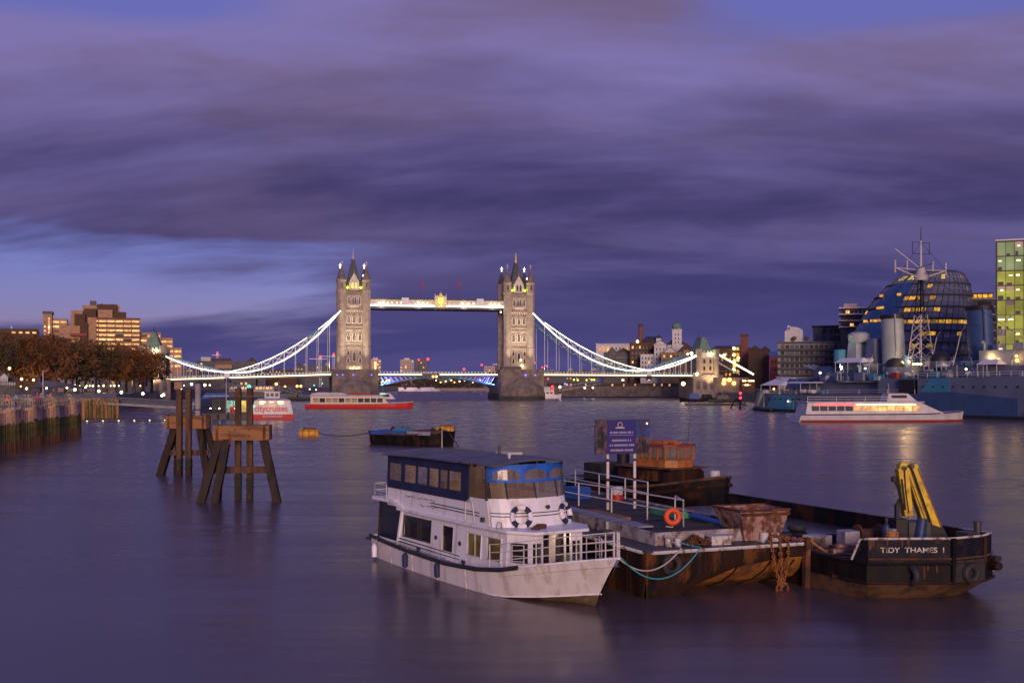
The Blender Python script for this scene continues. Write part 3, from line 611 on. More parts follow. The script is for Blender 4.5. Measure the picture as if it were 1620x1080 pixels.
# rusty skip
st = thing('rusty_skip', 'rust stained pink tipping skip with sloping sides at the barge bow', 'skip', W1(-1.45, 2.05, 1.82), rz1 + R(90 - 6))
def shell(b, t, th):
    m = MB(); ib = [(x * .94, y * .94, .06) for x, y in b]; it = [(x * .94, y * .94, 1.2) for x, y in t]
    m.loft([[(x, y, 0) for x, y in b], [(x, y, 1.2) for x, y in t], it, ib]); return m
bt = [(-.75, -.75), (.75, -.75), (.75, .7), (-.75, .7)]; tp = [(-1.08, -.98), (1.08, -.98), (1.08, 1.0), (-1.3, 1.0)]
shell(bt, tp, .06).obj('body', 'rust_pink', st)
MB().tube([(x, y, 1.2) for x, y in tp + tp[:1]], .055, 6).obj('rim', 'rust', st)
for x in (-.5, .0, .5): MB().bar((x * .8, -.775, .05), (x * 1.05, -1.0, 1.15), .07, .05).obj('rib', 'rust_pink', st)
for x in (-1, 1): MB().cyl((x * .93, 0, .72), (x * 1.12, 0, .72), .07, n=8).obj('lifting_lug', 'rust', st)
MB().hexa([(-1.0, -1.0, .98), (1.06, -1.0, .98), (1.06, -.96, .98), (-1.0, -.96, .98)], [(-1.05, -1.06, 1.1), (1.1, -1.06, 1.1), (1.1, -.98, 1.1), (-1.05, -.98, 1.1)]).obj('front_band', 'rust', st)
# things lying on the foredeck
bx = thing('deck_box', 'pale flat deck box on the barge bow beside the rope heap', 'box', W1(-.5, -.15, 1.8), rz1 + R(84))
MB().box(-.42, .42, -.25, .25, 0, .30).obj('body', 'paint_chipped', bx, bevel=.02); MB().box(-.44, .44, -.27, .27, .30, .35).obj('lid', 'paint_chipped', bx)
rh = thing('rope_heap', 'tangled brown rope heap on the barge bow deck', 'rope', W1(-.55, -1.15, 1.8), rz1)
m = MB()
for k in range(26):
    a = random.uniform(0, 6.28); q = Vector((random.uniform(-.28, .28), random.uniform(-.55, .55), 0)); q.z = .05 + max(0, .34 - .5 * abs(q.y)) * random.random()
    m.torus(q, random.uniform(.08, .18), .035, random.choice('zzxy'), 10, 5)
m.obj('coils', 'rust', rh)
rg = thing('mooring_line', 'cream mooring rope sagging from passenger boat bow to barge', 'rope')
def sag(a, b, d, n=14): return [Vector(a).lerp(Vector(b), i / n) - Vector((0, 0, d * 4 * (i / n) * (1 - i / n))) for i in range(n + 1)]
MB().tube(sag(MWB(16.2, .2, 1.85), W1(.14, -2.2, 1.83), .62) + [W1(-.2, -2.1, 1.84), W1(-.6, -2.1, 1.98)], .028, 6).obj('line', 'rope_cream', rg, True)
rg = thing('mooring_line', 'cyan mooring rope hanging lowest between passenger boat and barge', 'rope')
MB().tube(sag(MWB(16.2, .3, 1.85), W1(.15, -1.35, 1.83), .95) + [W1(-.2, -1.5, 1.84), W1(-.6, -1.85, 1.95)], .028, 6).obj('line', 'rope_cyan', rg, True)
tp_ = thing('tarpaulin', 'green tarpaulin bundled under the barge rail', 'tarpaulin', W1(-6.3, .9, 2.24), rz1)
m = MB(); m.loft([[(x, -.25 + .05 * math.sin(x * 3), 0), (x, -.15, .22 + .05 * math.sin(x * 5)), (x, .1, .30 + .06 * math.cos(x * 4)), (x, .3, .12), (x, .35, 0)] for x in [k * .2 - 1.2 for k in range(14)]]); m.obj('cloth', 'tarp_green', tp_, True)
tp_ = thing('tarpaulin', 'blue sheet rolled beside the green tarpaulin near the skip', 'tarpaulin', W1(-3.6, 1.2, 2.24), rz1)
MB().tube([(-1.5, .0, .12), (-.7, .04, .13), (.2, -.02, .12), (1.2, .0, .1)], [.10, .13, .12, .09], 8).obj('roll', 'tarp_blue', tp_, True)
for (x, y, lab, ms) in ((-12.9, 1.85, 'white and red drum standing at the hatch end below the billboard', ('paint_chipped', 'red_paint')), (-18.2, .1, 'dull red drum on the hatch behind the near rail', ('red_dull', 'red_paint')), (-18.5, .75, 'blue drum on the hatch next to the red drums', ('tarp_blue', 'tarp_teal')), (-18.9, 1.5, 'tall teal drum on the hatch beside the blue drum', ('tarp_teal', 'tarp_blue'))):
    dm = thing('drum', lab, 'drum', W1(x, y, 2.22), rz1)
    MB().lathe([(.27, 0), (.29, .02), (.29, .30)], 16).obj('lower_shell', ms[1], dm, True)
    MB().lathe([(.29, .30), (.30, .32), (.29, .34), (.29, .66), (.27, .70), (.02, .69)], 16).obj('upper_shell', ms[0], dm, True)

# ---- chains at the barge bow
def chain(name, label, pts, L=.17, r=.028, mat='chain_rust'):
    t = thing(name, label, 'chain'); P = [Vector(p) for p in pts]; m = MB(); k = 0
    tot = 0; res = []
    for a, b in zip(P[:-1], P[1:]):
        n = max(1, round((b - a).length / (L * .72)))
        for i in range(n): res.append((a.lerp(b, (i + .5) / n), (b - a).normalized()))
    for c, d in res:
        u = Vector((0, 0, 1)) if abs(d.z) < .8 else Vector((1, 0, 0)); s = d.cross(u).normalized(); s2 = d.cross(s)
        if k % 2: s = s2
        m.tube([c + d * (math.cos(t_) * L * .5) + s * (math.sin(t_) * L * .30) for t_ in [2 * math.pi * j / 8 for j in range(9)]], r, 5, False); k += 1
    m.obj('links', mat, t, True); return t
b0 = W1(-.55, 2.2, 2.0)
chain('chain', 'rust orange anchor chain hanging nearest the skip in front of the bow', [b0, W1(.2, 1.75, 1.9), W1(.30, 1.85, 1.0), W1(.30, 2.1, .15)])
chain('chain', 'rust orange chain strand hanging from the bollard beside the anchor chain', [W1(-.5, 2.3, 2.05), W1(.2, 2.55, 1.9), W1(.30, 2.45, 1.0), W1(.30, 2.2, .15)])
chain('chain', 'rusty middle chain dropping to the water from the shackle ring', [W1(.2, 2.15, 1.9), W1(.32, 2.12, .9), W1(.32, 2.12, .3), W1(.32, 2.12, -.5)], .2, .034)
chain('chain', 'orange chain laid along the barge bow edge', [b0, W1(-.15, 2.7, 1.95), W1(.02, 3.3, 1.88), W1(.05, 3.55, 1.86)])
rgs = thing('shackle_ring', 'large rusty shackle ring hanging under the bow chains', 'shackle', W1(.3, 2.2, .05), rz1)
MB().torus((0, 0, 0), .26, .05, 'x', 18, 7).obj('ring', 'chain_rust', rgs, True)

# ---- dark barge with loader crane: origin at the middle of its blunt bow
A2 = 24.0
h2 = Vector((math.sin(R(A2)), -math.cos(R(A2)), 0)); p2_ = Vector((-h2.y, h2.x, 0)); rz2 = math.atan2(h2.y, h2.x)
O2 = Vector((15.98, 41.83, 0)); W2 = lambda x, y, z: O2 + h2 * x + p2_ * y + Vector((0, 0, z))
TB = thing('crane_barge', 'black tar hulled barge lettered across its blunt bow', 'barge', O2, rz2)
out = [(-18, -2.7), (-3.0, -2.7), (-1.2, -2.62), (.05, .25), (.05, 1.75), (-.45, 2.7), (-2.2, 2.85), (-18, 2.85)]
def ring(z, k, fx_=0.0): return [((x - fx_) if x > -5 else x, y * k, z) for x, y in out]
MB().loft([ring(.62, 1.02), ring(1.38, 1.02)]).obj('hull', 'hull_black', TB)
MB().loft([[((x - (1.5 if x > -1 else .8)) if x > -5 else x, y * (.72 if x > -3 else .98), -.5) for x, y in out], ring(.62, 1.0)]).obj('underbody', 'hull_tan', TB)
for z in (.66, 1.36): MB().tube([(x + .04, y * 1.03, z) for x, y in out[1:7]], .06, 6).obj('rubbing_band', 'hull_black' if z != .66 else 'rust_hull', TB)
bw = MB(); inn = [(x - .14, y * .95) for x, y in out]
for i in range(2, 6):
    a, b, c, d = out[i], out[i + 1], inn[i + 1], inn[i]
    bw.hexa([(*a, 1.38), (*b, 1.38), (*c, 1.38), (*d, 1.38)], [(*a, 2.26), (*b, 2.28), (*c, 2.28), (*d, 2.26)])
a, b = (-2.0, -2.68), out[2]; bw.hexa([(*a, 1.38), (*b, 1.38), (b[0] - .1, b[1] + .13, 1.38), (a[0] - .1, a[1] + .13, 1.38)], [(a[0] + .3, a[1] + .1, 2.2), (*b, 2.26), (b[0] - .1, b[1] + .13, 2.26), (a[0] + .2, a[1] + .23, 2.2)])
bw.obj('bulwark', 'hull_navy', TB)
MB().tube([(-2.0, -2.7, 1.42), (-1.6, -2.65, 2.22), (-1.2, -2.60, 2.28), (.03, .25, 2.29), (.03, 1.75, 2.31), (-.47, 2.68, 2.31), (-2.0, 2.8, 2.28)], .045, 6).obj('capping_rail', 'paint_chipped', TB, True)
MB().tube([(-1.15, -2.66, 1.54), (.1, .25, 1.54), (.1, 1.78, 1.56), (-.42, 2.74, 1.56)], .035, 5).obj('rust_bead', 'rust', TB)
for i in range(3):
    y = 2.25 - .0; MB().box(-.05, .14, .30 + i * .5, .77 + i * .5, .66, 1.48).obj('fender_panel', 'rubber', TB, bevel=.03)
MB().cyl((-.25, 2.45, 1.15), (.22, 2.38, 1.15), .2, .16, 10).obj('hawse_pipe', 'rust_hull', TB); MB().box(-.25, .12, 2.3, 2.6, 1.32, 1.50).obj('hawse_lip', 'rubber', TB)
MB().bar((.06, .25, .6), (.08, .25, 2.3), .14, .16).obj('bow_stiffener', 'hull_black', TB); MB().bar((.04, 1.80, .6), (.06, 1.80, 2.3), .12, .14).obj('bow_stiffener', 'hull_black', TB)
MB().box(-17.9, -2.0, -2.6, 2.75, 1.34, 1.42).obj('deck', 'wet_deck', TB); MB().prism([(-2.05, -2.5), (-1.35, -2.45), (-.12, .25), (-.12, 1.7), (-.6, 2.5), (-2.05, 2.7)], 1.34, 1.425).obj('foredeck', 'hatch_black', TB)
MB().box(-18, -2.2, 2.66, 2.82, 1.42, 2.2).tube([(-18, 2.74, 2.24), (-2.2, 2.74, 2.24)], .07, 6).obj('far_gunwale', 'hull_black', TB)
MB().box(-18, -4.5, -2.68, -2.54, 1.42, 1.80).obj('near_gunwale', 'hull_black', TB)
MB().box(-17.5, -6.0, -1.8, 1.9, 1.42, 1.70).obj('hold_coaming', 'hatch_black', TB); MB().box(-17.4, -6.1, -1.7, 1.8, 1.70, 1.74).obj('hold_cover', 'wet_deck', TB)
# name on the bulwark, one mesh part
fa = Vector(out[2]); fb = Vector(out[3]); fd = (fb - fa).normalized(); fm = fa.lerp(fb, .52); fn = Vector((fd.y, -fd.x))
text('TIDY  THAMES  I', .27, 'paint_chipped', TB, (fm.x + fn.x * .03, fm.y + fn.y * .03, 1.86), (R(90), 0, math.atan2(fd.y, fd.x)), width=2.35)
MB().cyl((-.75, 2.3, 1.42), (-.75, 2.3, 2.72), .15, .14, 12).cyl((-.75, 2.3, 2.70), (-.75, 2.3, 2.74), .17, n=12).obj('bitt', 'dark_steel', TB, True)
MB().box(-1.2, -.6, 1.65, 2.15, 1.42, 2.35).obj('bitt_base', 'dark_steel', TB)
MB().cyl((-1.35, -1.35, 1.4), (-1.35, -1.35, 2.52), .13, .12, 10).cyl((-1.35, -1.35, 2.50), (-1.35, -1.35, 2.56), .17, n=10).obj('mooring_post', 'paint_chipped', TB, True)
# winch and boxes on its deck
wn = thing('deck_winch', 'rusty deck winch with pale box beside the yellow crane', 'winch', W2(-4.2, -.5, 1.42), rz2 + R(80))
MB().box(-.75, -.1, -.35, .35, 0, .72).obj('gear_case', 'barge_white', wn, bevel=.03); MB().cyl((-.1, 0, .5), (.9, 0, .5), .27, n=14).obj('winch_drum', 'rust', wn, True)
for x in (-.05, .9): MB().cyl((x, 0, .5), (x + .08, 0, .5), .45, n=16).obj('drum_flange', 'rust', wn, True)
MB().box(-1.0, 1.1, -.5, .5, 0, .1).obj('bed', 'rust', wn)
lo = thing('pipe_bundle', 'rust pink pipes lying along the crane barge deck edge', 'pipes', W2(-3.0, -1.9, 1.42), rz2 + R(80))
for k, z in enumerate((.35, .12, .12)): MB().cyl((-.7, -.1 + .2 * k, z), (1.6, -.1 + .2 * k, z + .05), .09, n=8).obj('pipe', 'rust_pink', lo, True)
# yellow knuckle boom crane
cr = thing('loader_crane', 'yellow folding loader crane standing on the crane barge', 'crane', W2(-2.2, .75, 1.42), R(4))
MB().box(-.85, .85, -.55, .55, 0, .45).box(-.55, .35, -.4, .4, .45, 1.25).obj('pedestal', 'dark_steel', cr, bevel=.03)
MB().box(-1.0, -.5, -.3, .35, .4, 1.35).box(-.92, -.78, -.1, .1, 1.35, 1.9).cyl((-.85, 0, 1.85), (-.77, 0, 2.1), .06, n=6).obj('control_stand', 'black', cr)
MB().cyl((-.15, -.42, .6), (-.02, -.42, 1.4), .22, .19, 12).obj('slew_motor', 'crane_blue', cr, True)
MB().hexa([(.3, -.4, .05), (1.35, -.4, .05), (1.35, .4, .05), (.3, .4, .05)], [(.35, -.4, 1.15), (.85, -.4, 1.0), (.85, .4, 1.0), (.35, .4, 1.15)]).obj('counter_base', 'black', cr, bevel=.03)
def beam(a, b, w0, w1, d, name, mat='crane_yellow'):
    a, b = Vector(a), Vector(b); n = (b - a).normalized(); s = Vector((n.z, 0, -n.x))
    m = MB(); q = lambda p, w_: [p + s * w_ / 2 + Vector((0, -d / 2, 0)), p - s * w_ / 2 + Vector((0, -d / 2, 0)), p - s * w_ / 2 + Vector((0, d / 2, 0)), p + s * w_ / 2 + Vector((0, d / 2, 0))]
    m.hexa(q(a, w0), q(b, w1)); return m.obj(name, mat, cr, bevel=.025)
beam((.62, 0, .62), (-.38, 0, 3.40), .60, .50, .44, 'main_boom')
MB().bar((.52, -.19, .9), (-.30, -.19, 3.15), .035, .10).obj('boom_flange', 'crane_yellow', cr)
beam((-.70, -.05, 3.30), (-.46, -.05, 1.45), .42, .34, .38, 'outer_boom')
MB().hexa([(-.84, -.2, 3.22), (-.22, -.2, 3.12), (-.22, .18, 3.12), (-.84, .18, 3.22)], [(-.78, -.2, 3.52), (-.28, -.2, 3.50), (-.28, .18, 3.50), (-.78, .18, 3.52)]).obj('knuckle', 'crane_yellow', cr, bevel=.04)
MB().cyl((.35, -.02, .75), (-.12, -.02, 2.1), .09, n=10).cyl((-.12, -.02, 2.1), (-.33, -.02, 2.75), .05, n=8).obj('lift_ram', 'black', cr, True)
MB().tube([(-.88, -.1, 3.0), (-.95, -.1, 2.7), (-.8, -.1, 2.4), (-.72, -.1, 2.0)], .05, 6).cyl((-.95, -.12, 2.86), (-.95, .1, 2.86), .12, n=10).obj('hydraulic_hose', 'black', cr, True)
MB().hexa([(.5, -.24, .4), (.88, -.24, .45), (.88, .24, .45), (.5, .24, .4)], [(.42, -.24, 1.15), (.76, -.24, 1.05), (.76, .24, 1.05), (.42, .24, 1.15)]).obj('boom_foot', 'crane_yellow', cr, bevel=.03)
rg = thing('mooring_line', 'orange rope sagging across the lettered bow of the crane barge', 'rope')
MB().tube([W1(.05, 3.55, 1.88)] + sag(W1(.1, 3.6, 1.88), W2(-1.3, -1.4, 2.45), .78, 16), .040, 6).torus(W2(-1.35, -1.35, 2.42), .19, .05, 'z', 12, 6).torus(W2(-1.35, -1.35, 2.32), .21, .05, 'z', 12, 6).obj('line', 'rope_orange', rg, True)

# ---- tug behind the barges
A3 = 35.0
h3 = Vector((math.sin(R(A3)), -math.cos(R(A3)), 0)); p3 = Vector((-h3.y, h3.x, 0)); rz3 = math.atan2(h3.y, h3.x); O3 = Vector((12.2, 64.6, 0)); W3 = lambda x, y, z: O3 + h3 * x + p3 * y + Vector((0, 0, z))
TG = thing('tug_boat', 'old brown tug with varnished orange wheelhouse behind the barges', 'boat', O3, rz3)
TS = [(-13, 1.5, 1.7), (-11, 2.0, 1.6), (-7, 2.2, 1.7), (-4, 2.15, 2.0), (-1.8, 1.6, 2.35), (-.5, .8, 2.6), (0, .1, 2.7)]
MB().loft([[(x, b, z), (x - .15, b * .9, .6), (x - .35, b * .6, -.4), (x - .35, -b * .6, -.4), (x - .15, -b * .9, .6), (x, -b, z)] for x, b, z in TS]).obj('hull', 'hull_black', TG, True)
for s in (-1, 1):
    MB().tube([(x, s * b, z) for x, b, z in TS], .09, 6).obj('gunwale', 'hull_tan', TG, True)
    MB().tube([(x, s * (b * .97 + .06), z - .45) for x, b, z in TS], .12, 6).obj('rope_fender', 'rust_hull', TG, True)
MB().loft([[(x, y, z) for y, z in ((-1.5, 2.2), (-1.45, 2.75), (-1.0, 2.98), (1.0, 2.98), (1.45, 2.75), (1.5, 2.2))] for x in (-7.8, -3.3)]).obj('deck_house', 'rust_hull', TG)
MB().box(-8.0, -3.0, -1.55, 1.55, 2.94, 3.02).obj('house_top', 'hull_tan', TG)
wh = [(-6.6, -1.15), (-3.9, -1.15), (-3.4, -.6), (-3.4, .6), (-3.9, 1.15), (-6.6, 1.15)]
MB().prism(wh, 3.0, 3.45).obj('wheelhouse_base', 'wood_orange', TG)
MB().prism([(x * .97 - .15, y * .96) for x, y in wh], 3.45, 4.2).obj('wheelhouse_glass', 'vinyl_glow', TG)
for i in range(len(wh)):
    a, b = Vector(wh[i]), Vector(wh[(i + 1) % len(wh)]); n = max(1, round((b - a).length / .75))
    for k in range(n): q = a.lerp(b, k / n); MB().bar((q.x, q.y, 3.4), (q.x, q.y, 4.25), .09, .09).obj('window_post', 'wood_orange', TG)
MB().prism([(x * 1.02 + .1, y * 1.12) for x, y in wh], 4.22, 4.36).obj('wheelhouse_roof', 'red_dull', TG)
MB().box(-5.9, -4.7, -.5, .5, 4.36, 4.56).box(-4.4, -4.0, -.3, .3, 4.36, 4.5).obj('roof_locker', 'wood_orange', TG)
MB().cyl((-4.0, .8, 4.3), (-3.7, .8, 7.2), .03, .012, 5).obj('aerial', 'dark_steel', TG)
MB().cyl((-9, 0, 1.7), (-9, 0, 3.7), .42, .40, 14).obj('funnel', 'black', TG, True)
MB().box(-11.6, -9.9, -1.1, 1.1, 1.7, 2.9).obj('engine_casing', 'hatch_black', TG); MB().cyl((-12, 0, 1.7), (-12, 0, 2.6), .15, n=8).obj('tow_bitt', 'hatch_black', TG)
dm = thing('drum', 'white and red fender drum on the tug foredeck', 'drum', W3(-1.15, .2, 2.32), rz3)
MB().lathe([(.27, 0), (.29, .02), (.29, .22)], 16).obj('lower_shell', 'red_paint', dm, True); MB().lathe([(.29, .22), (.30, .24), (.29, .26), (.29, .60), (.27, .64), (.02, .63)], 16).obj('upper_shell', 'paint_chipped', dm, True)
tf = MB().loft([[(x, y, 2.0 + (.0 if abs(y) < .01 else 0)) for y in (-b * .9, b * .9)] for x, b, z in TS], closed=False).obj('deck', 'hatch_black', TG)

# ---- inside of the passenger boat, seen through its panes
MB().box(.5, 12.1, -1.6, 1.6, .55, .62).obj('cabin_floor', 'seat_wood', BO)
for k in range(7):
    for s in (-1, 1):
        x = 1.6 + k * 1.35; MB().box(x, x + .5, s * .75 - .5, s * .75 + .5, .62, 1.05).box(x - .1, x + .02, s * .75 - .5, s * .75 + .5, .62, 1.55).obj('saloon_seat', 'seat_wood', BO, bevel=.03)
for x in (3.0, 4.2, 5.4): MB().box(x, x + .22, -1.70, -1.66, 1.3, 2.16).obj('curtain', 'curtain', BO)
MB().box(7.9, 8.0, -1.6, 1.6, .62, 2.35).obj('cabin_partition', 'cream', BO)
MB().ball((9.6, -1.2, 1.45), .07, 8, 6).obj('cabin_lamp', 'globe_warm', BO); lamp('POINT', BO, (9.6, -.6, 1.95), 9, (1, .62, .18), radius=.1); lamp('POINT', BO, (12.45, .35, 2.2), 5, (1, .72, .5), radius=.1)
for k in range(5):
    for s in (-1, 1):
        x = 2.2 + k * 1.3; MB().box(x, x + .45, s * .9 - .6, s * .9 + .6, 2.5, 2.95).box(x - .08, x + .02, s * .9 - .6, s * .9 + .6, 2.5, 3.5).obj('deck_seat', 'seat_wood', BO, bevel=.03)
MB().box(9.2, 9.7, -.6, .6, 2.48, 3.45).obj('helm_console', 'cream', BO, bevel=.04); MB().torus((9.1, 0, 3.4), .28, .025, 'x', 18, 6).obj('steering_wheel', 'black', BO, True)
lamp('POINT', BO, (5.5, 0, 4.55), 10, (1, .55, .2), radius=.15); MB().ball((5.5, 0, 4.7), .08, 8, 6).obj('deck_lamp', 'globe_warm', BO)  # warm lamp added to tint the upper deck panes orange
for x in (2.0, 3.6, 5.2, 6.8, 8.4):
    for s in (-1, 1): MB().bar((x, s * 1.76, 3.3), (x, s * 1.72, 4.78), .05, .05).obj('roof_post', 'rail_white', BO)
# fittings: cleats, vents, fenders, lamps, hatch, name board
for x in (1.0, 5.0, 9.0):
    for s in (-1, 1): MB().box(x - .14, x + .14, s * 2.1 - .03, s * 2.1 + .03, .90, 1.0).box(x - .05, x + .05, s * 2.1 - .05, s * 2.1 + .05, .80, .92).obj('cleat', 'dark_steel', BO)
for x in (1.2, 4.4, 7.4): 
    fy = -2.44; MB().lathe([(.02, -.32), (.12, -.26), (.13, .2), (.06, .3), (.02, .34)], 10, (x, fy, .42)).obj('fender', 'navy' if x > 4 else 'boat_white', BO, True); MB().tube([(x, fy, .74), (x, fy + .12, .95)], .012, 5).obj('fender_line', 'rope_cream', BO)
for y in (-.5, .5): MB().cyl((13.2, y, 1.1), (13.2, y, 1.32), .07, n=8).cyl((13.2, y, 1.30), (13.2, y, 1.36), .12, n=8).obj('foredeck_bollard', 'dark_steel', BO, True)
MB().box(13.6, 14.4, -.4, .4, 1.18, 1.30).obj('foredeck_hatch', 'deck_grey', BO, bevel=.02); MB().torus((14.9, 0, 1.42), .2, .05, 'z', 14, 6).torus((14.9, .05, 1.5), .16, .05, 'z', 14, 6).obj('bow_rope_coil', 'rope_cyan', BO, True)
for x in (6.1, 8.2): MB().cyl((x, -1.80, 1.55), (x, -1.86, 1.55), .09, n=12).obj('vent', 'dark_steel', BO)
MB().box(10.05, 10.2, -1.92, -1.80, 2.62, 2.8).obj('side_light', 'dark_steel', BO)
MB().cyl((1.6, .8, 4.9), (1.6, .8, 6.0), .025, .012, 6).obj('aerial', 'rail_white', BO); MB().cyl((10.2, -.7, 4.95), (10.2, -.7, 5.15), .05, n=8).ball((10.2, -.7, 5.2), .08, 8, 6).obj('mast_light', 'rail_white', BO)
for x0, x1, z in ((3.0, 5.5, 2.22), (8.8, 11.2, 2.10)): MB().bar((x0, -1.80, z), (x1, -1.79, z), .03, .03).obj('drip_rail', 'boat_white', BO)
# ---- tyres, plates and clutter on the two barges
def tyre(c, ax, label, R0=.30):
    t = thing('tyre', label, 'tyre', c, 0, 'old tyres on the barges'); MB().torus((0, 0, 0), R0, .13, ax, 18, 8).obj('carcass', 'rubber', t, True); MB().torus((0, 0, 0), R0 * .68, .05, ax, 16, 6).obj('bead', 'black', t, True); t.rotation_euler = (0, 0, rz1); return t
tyre(W1(.16, -2.6, 1.25), 'x', 'black tyre fender hanging at the work barge bow near the passenger boat'); tyre(W1(-.9, 3.0, 1.94), 'z', 'black tyre lying flat on deck beside the rusty skip'); tyre(W2(-5.2, 1.9, 1.56), 'z', 'black tyre lying flat behind the yellow crane'); tyre(W2(-7.5, -.9, 1.88), 'z', 'black tyre lying on the crane barge hold cover')
for x in (-1.5, -4, -7, -10): MB().box(x - .02, x + .02, -3.625, -3.55, -.4, 1.7).obj('plate_seam', 'rust_hull', BG)
for y in (-2.2, -1.0, .2, 1.4, 2.6): MB().box(-.02, .11, y - .018, y + .018, 1.3, 1.7).obj('plate_seam', 'rust_hull', BG)
rc2 = random.Random(4)
def crate(c, rz, sx, sy, sz, mat, label):
    t = thing('crate', label, 'crate', c, rz); MB().box(-sx, sx, -sy, sy, 0, sz).obj('body', mat, t, bevel=.02)
    for k in range(3): MB().box(-sx - .02, sx + .02, -sy - .02, -sy, sz * (k + .15) / 3, sz * (k + .85) / 3).obj('slat', mat, t)
crate(W2(-3.0, 2.0, 1.42), rz2, .35, .5, .62, 'seat_wood', 'wooden crate behind the yellow crane by the far gunwale'); crate(W2(-5.3, -1.6, 1.42), rz2 + .3, .45, .35, .45, 'barge_white', 'pale dirty crate beside the deck winch'); crate(W1(-14.5, .5, 2.22), rz1 + .2, .5, .4, .6, 'tarp_blue', 'blue crate on the work barge hatch behind the billboard')
cp = thing('rope_coil', 'orange rope coil lying by the pipes on the crane barge', 'rope', W2(-2.2, -1.7, 1.42), 0)
for k in range(4): MB().torus((.02 * k, .02 * (k % 2), .05 + .075 * k), .27 - .03 * k, .045, 'z', 16, 6).obj('turn', 'rope_orange', cp, True)
cp = thing('rope_coil', 'dark rope coil on the work barge side deck', 'rope', W1(-4.2, -3.1, 1.8), 0)
for k in range(3): MB().torus((0, .02 * k, .05 + .08 * k), .26 - .03 * k, .045, 'z', 16, 6).obj('turn', 'rope_dark', cp, True)
ps_ = thing('plank_stack', 'weathered planks stacked on the work barge hatch inside the rail', 'planks', W1(-7.2, -1.6, 2.22), rz1)
for k in range(6): MB().box(-1.6 + rc2.uniform(-.15, .15), 1.6, -.35 + .24 * (k % 3), -.14 + .24 * (k % 3), .06 * (k // 3), .055 + .06 * (k // 3)).obj('plank', 'timber_beam', ps_)
hs = thing('hose', 'dark hose snaking over the work barge hatch', 'hose'); MB().tube([W1(-3.2 - .5 * k, 1.6 + .35 * math.sin(k * 1.1), 2.27) for k in range(14)], .045, 6).obj('pipe', 'rubber', hs, True)
gb = thing('gas_bottle', 'blue gas bottle standing by the crane control stand', 'gas bottle', W2(-2.9, -.2, 1.42), 0); MB().lathe([(.15, 0), (.16, .05), (.16, .95), (.09, 1.1), (.05, 1.12), (.05, 1.22)], 14).obj('cylinder', 'crane_blue', gb, True); MB().lathe([(.07, 1.2), (.07, 1.32), (.02, 1.34)], 8).obj('valve', 'dark_steel', gb)

# ---- working detail of the crane: pins, hoses, ram rod, edge flanges
for (x, z, r_) in ((.62, .62, .13), (-.38, 3.38, .12), (-.68, 3.30, .10), (.38, 1.0, .09)): MB().cyl((x, -.26, z), (x, .26, z), r_, n=12).obj('pivot_pin', 'dark_steel', cr, True)
for (o, d0) in ((.27, .0), (-.27, .0)): MB().bar((.62 + o, -.21, .85), (-.36 + o * .85, -.21, 3.3), .05, .05).obj('boom_edge', 'seat_wood', cr)
MB().tube([(.5, -.27, .9), (.2, -.30, 1.7), (-.12, -.29, 2.6), (-.34, -.30, 3.2), (-.52, -.32, 3.45), (-.68, -.30, 3.2), (-.62, -.27, 2.4), (-.5, -.27, 1.6)], .022, 6).obj('hydraulic_hose', 'black', cr, True)
MB().tube([(.42, -.28, .95), (.1, -.33, 1.8), (-.2, -.31, 2.65), (-.42, -.33, 3.3)], .022, 6).obj('hydraulic_hose', 'black', cr, True)
MB().cyl((-.78, -.2, 2.9), (-.62, -.2, 1.7), .06, n=8).obj('outer_ram', 'black', cr, True); MB().cyl((-.62, -.2, 1.7), (-.55, -.2, 1.35), .03, n=8).obj('ram_rod', 'concrete', cr, True)
MB().tube([(-.46, -.05, 1.42), (-.46, -.05, 1.2), (-.40, -.05, 1.08), (-.32, -.05, 1.14)], .04, 6).obj('hook', 'rust', cr, True)
MB().box(.02, .2, -.215, -.205, 2.0, 2.3).obj('data_plate', 'black', cr)
# ---- tyres and rust runs on the dark bow
tyre(W2(-.62, -1.15, .95) + Vector((0, -.12, 0)), 'y', 'black tyre fender hung below the lettered bow of the crane barge', .27)
tyre(W2(.2, 1.0, .98), 'x', 'black tyre fender at the blunt end of the crane barge', .27)
rr_ = random.Random(8)
for k in range(14):
    u = rr_.random(); P = Vector(out[2]).lerp(Vector(out[3]), u); z1 = rr_.choice((1.36, 2.24)); l = rr_.uniform(.2, .55); n2 = Vector((fd.y, -fd.x)) * .012
    q0, q1 = P + n2 + fd * -.02, P + n2 + fd * .02
    MB().hexa([(q0.x, q0.y, z1 - l), (q1.x, q1.y, z1 - l), (q1.x - n2.x * 2, q1.y - n2.y * 2, z1 - l), (q0.x - n2.x * 2, q0.y - n2.y * 2, z1 - l)], [(q0.x - fd.x * .02, q0.y - fd.y * .02, z1), (q1.x + fd.x * .02, q1.y + fd.y * .02, z1), (q1.x - n2.x * 2, q1.y - n2.y * 2, z1), (q0.x - n2.x * 2, q0.y - n2.y * 2, z1)]).obj('rust_run', 'rust', TB)
# ---- plating joints along the passenger boat's hull
for x in (2.4, 4.8, 7.2, 9.6):
    for s in (-1, 1):
        k = next(i for i in range(len(HS) - 1) if HS[i][0] <= x <= HS[i + 1][0]); t_ = (x - HS[k][0]) / (HS[k + 1][0] - HS[k][0]); L_ = lambda i: HS[k][i] + (HS[k + 1][i] - HS[k][i]) * t_
        MB().bar((x, s * (L_(1) + .012), L_(2) - .12), (x, s * (L_(4) + .02), L_(5) + .03), .02, .02).obj('plate_joint', 'hull_white', BO)
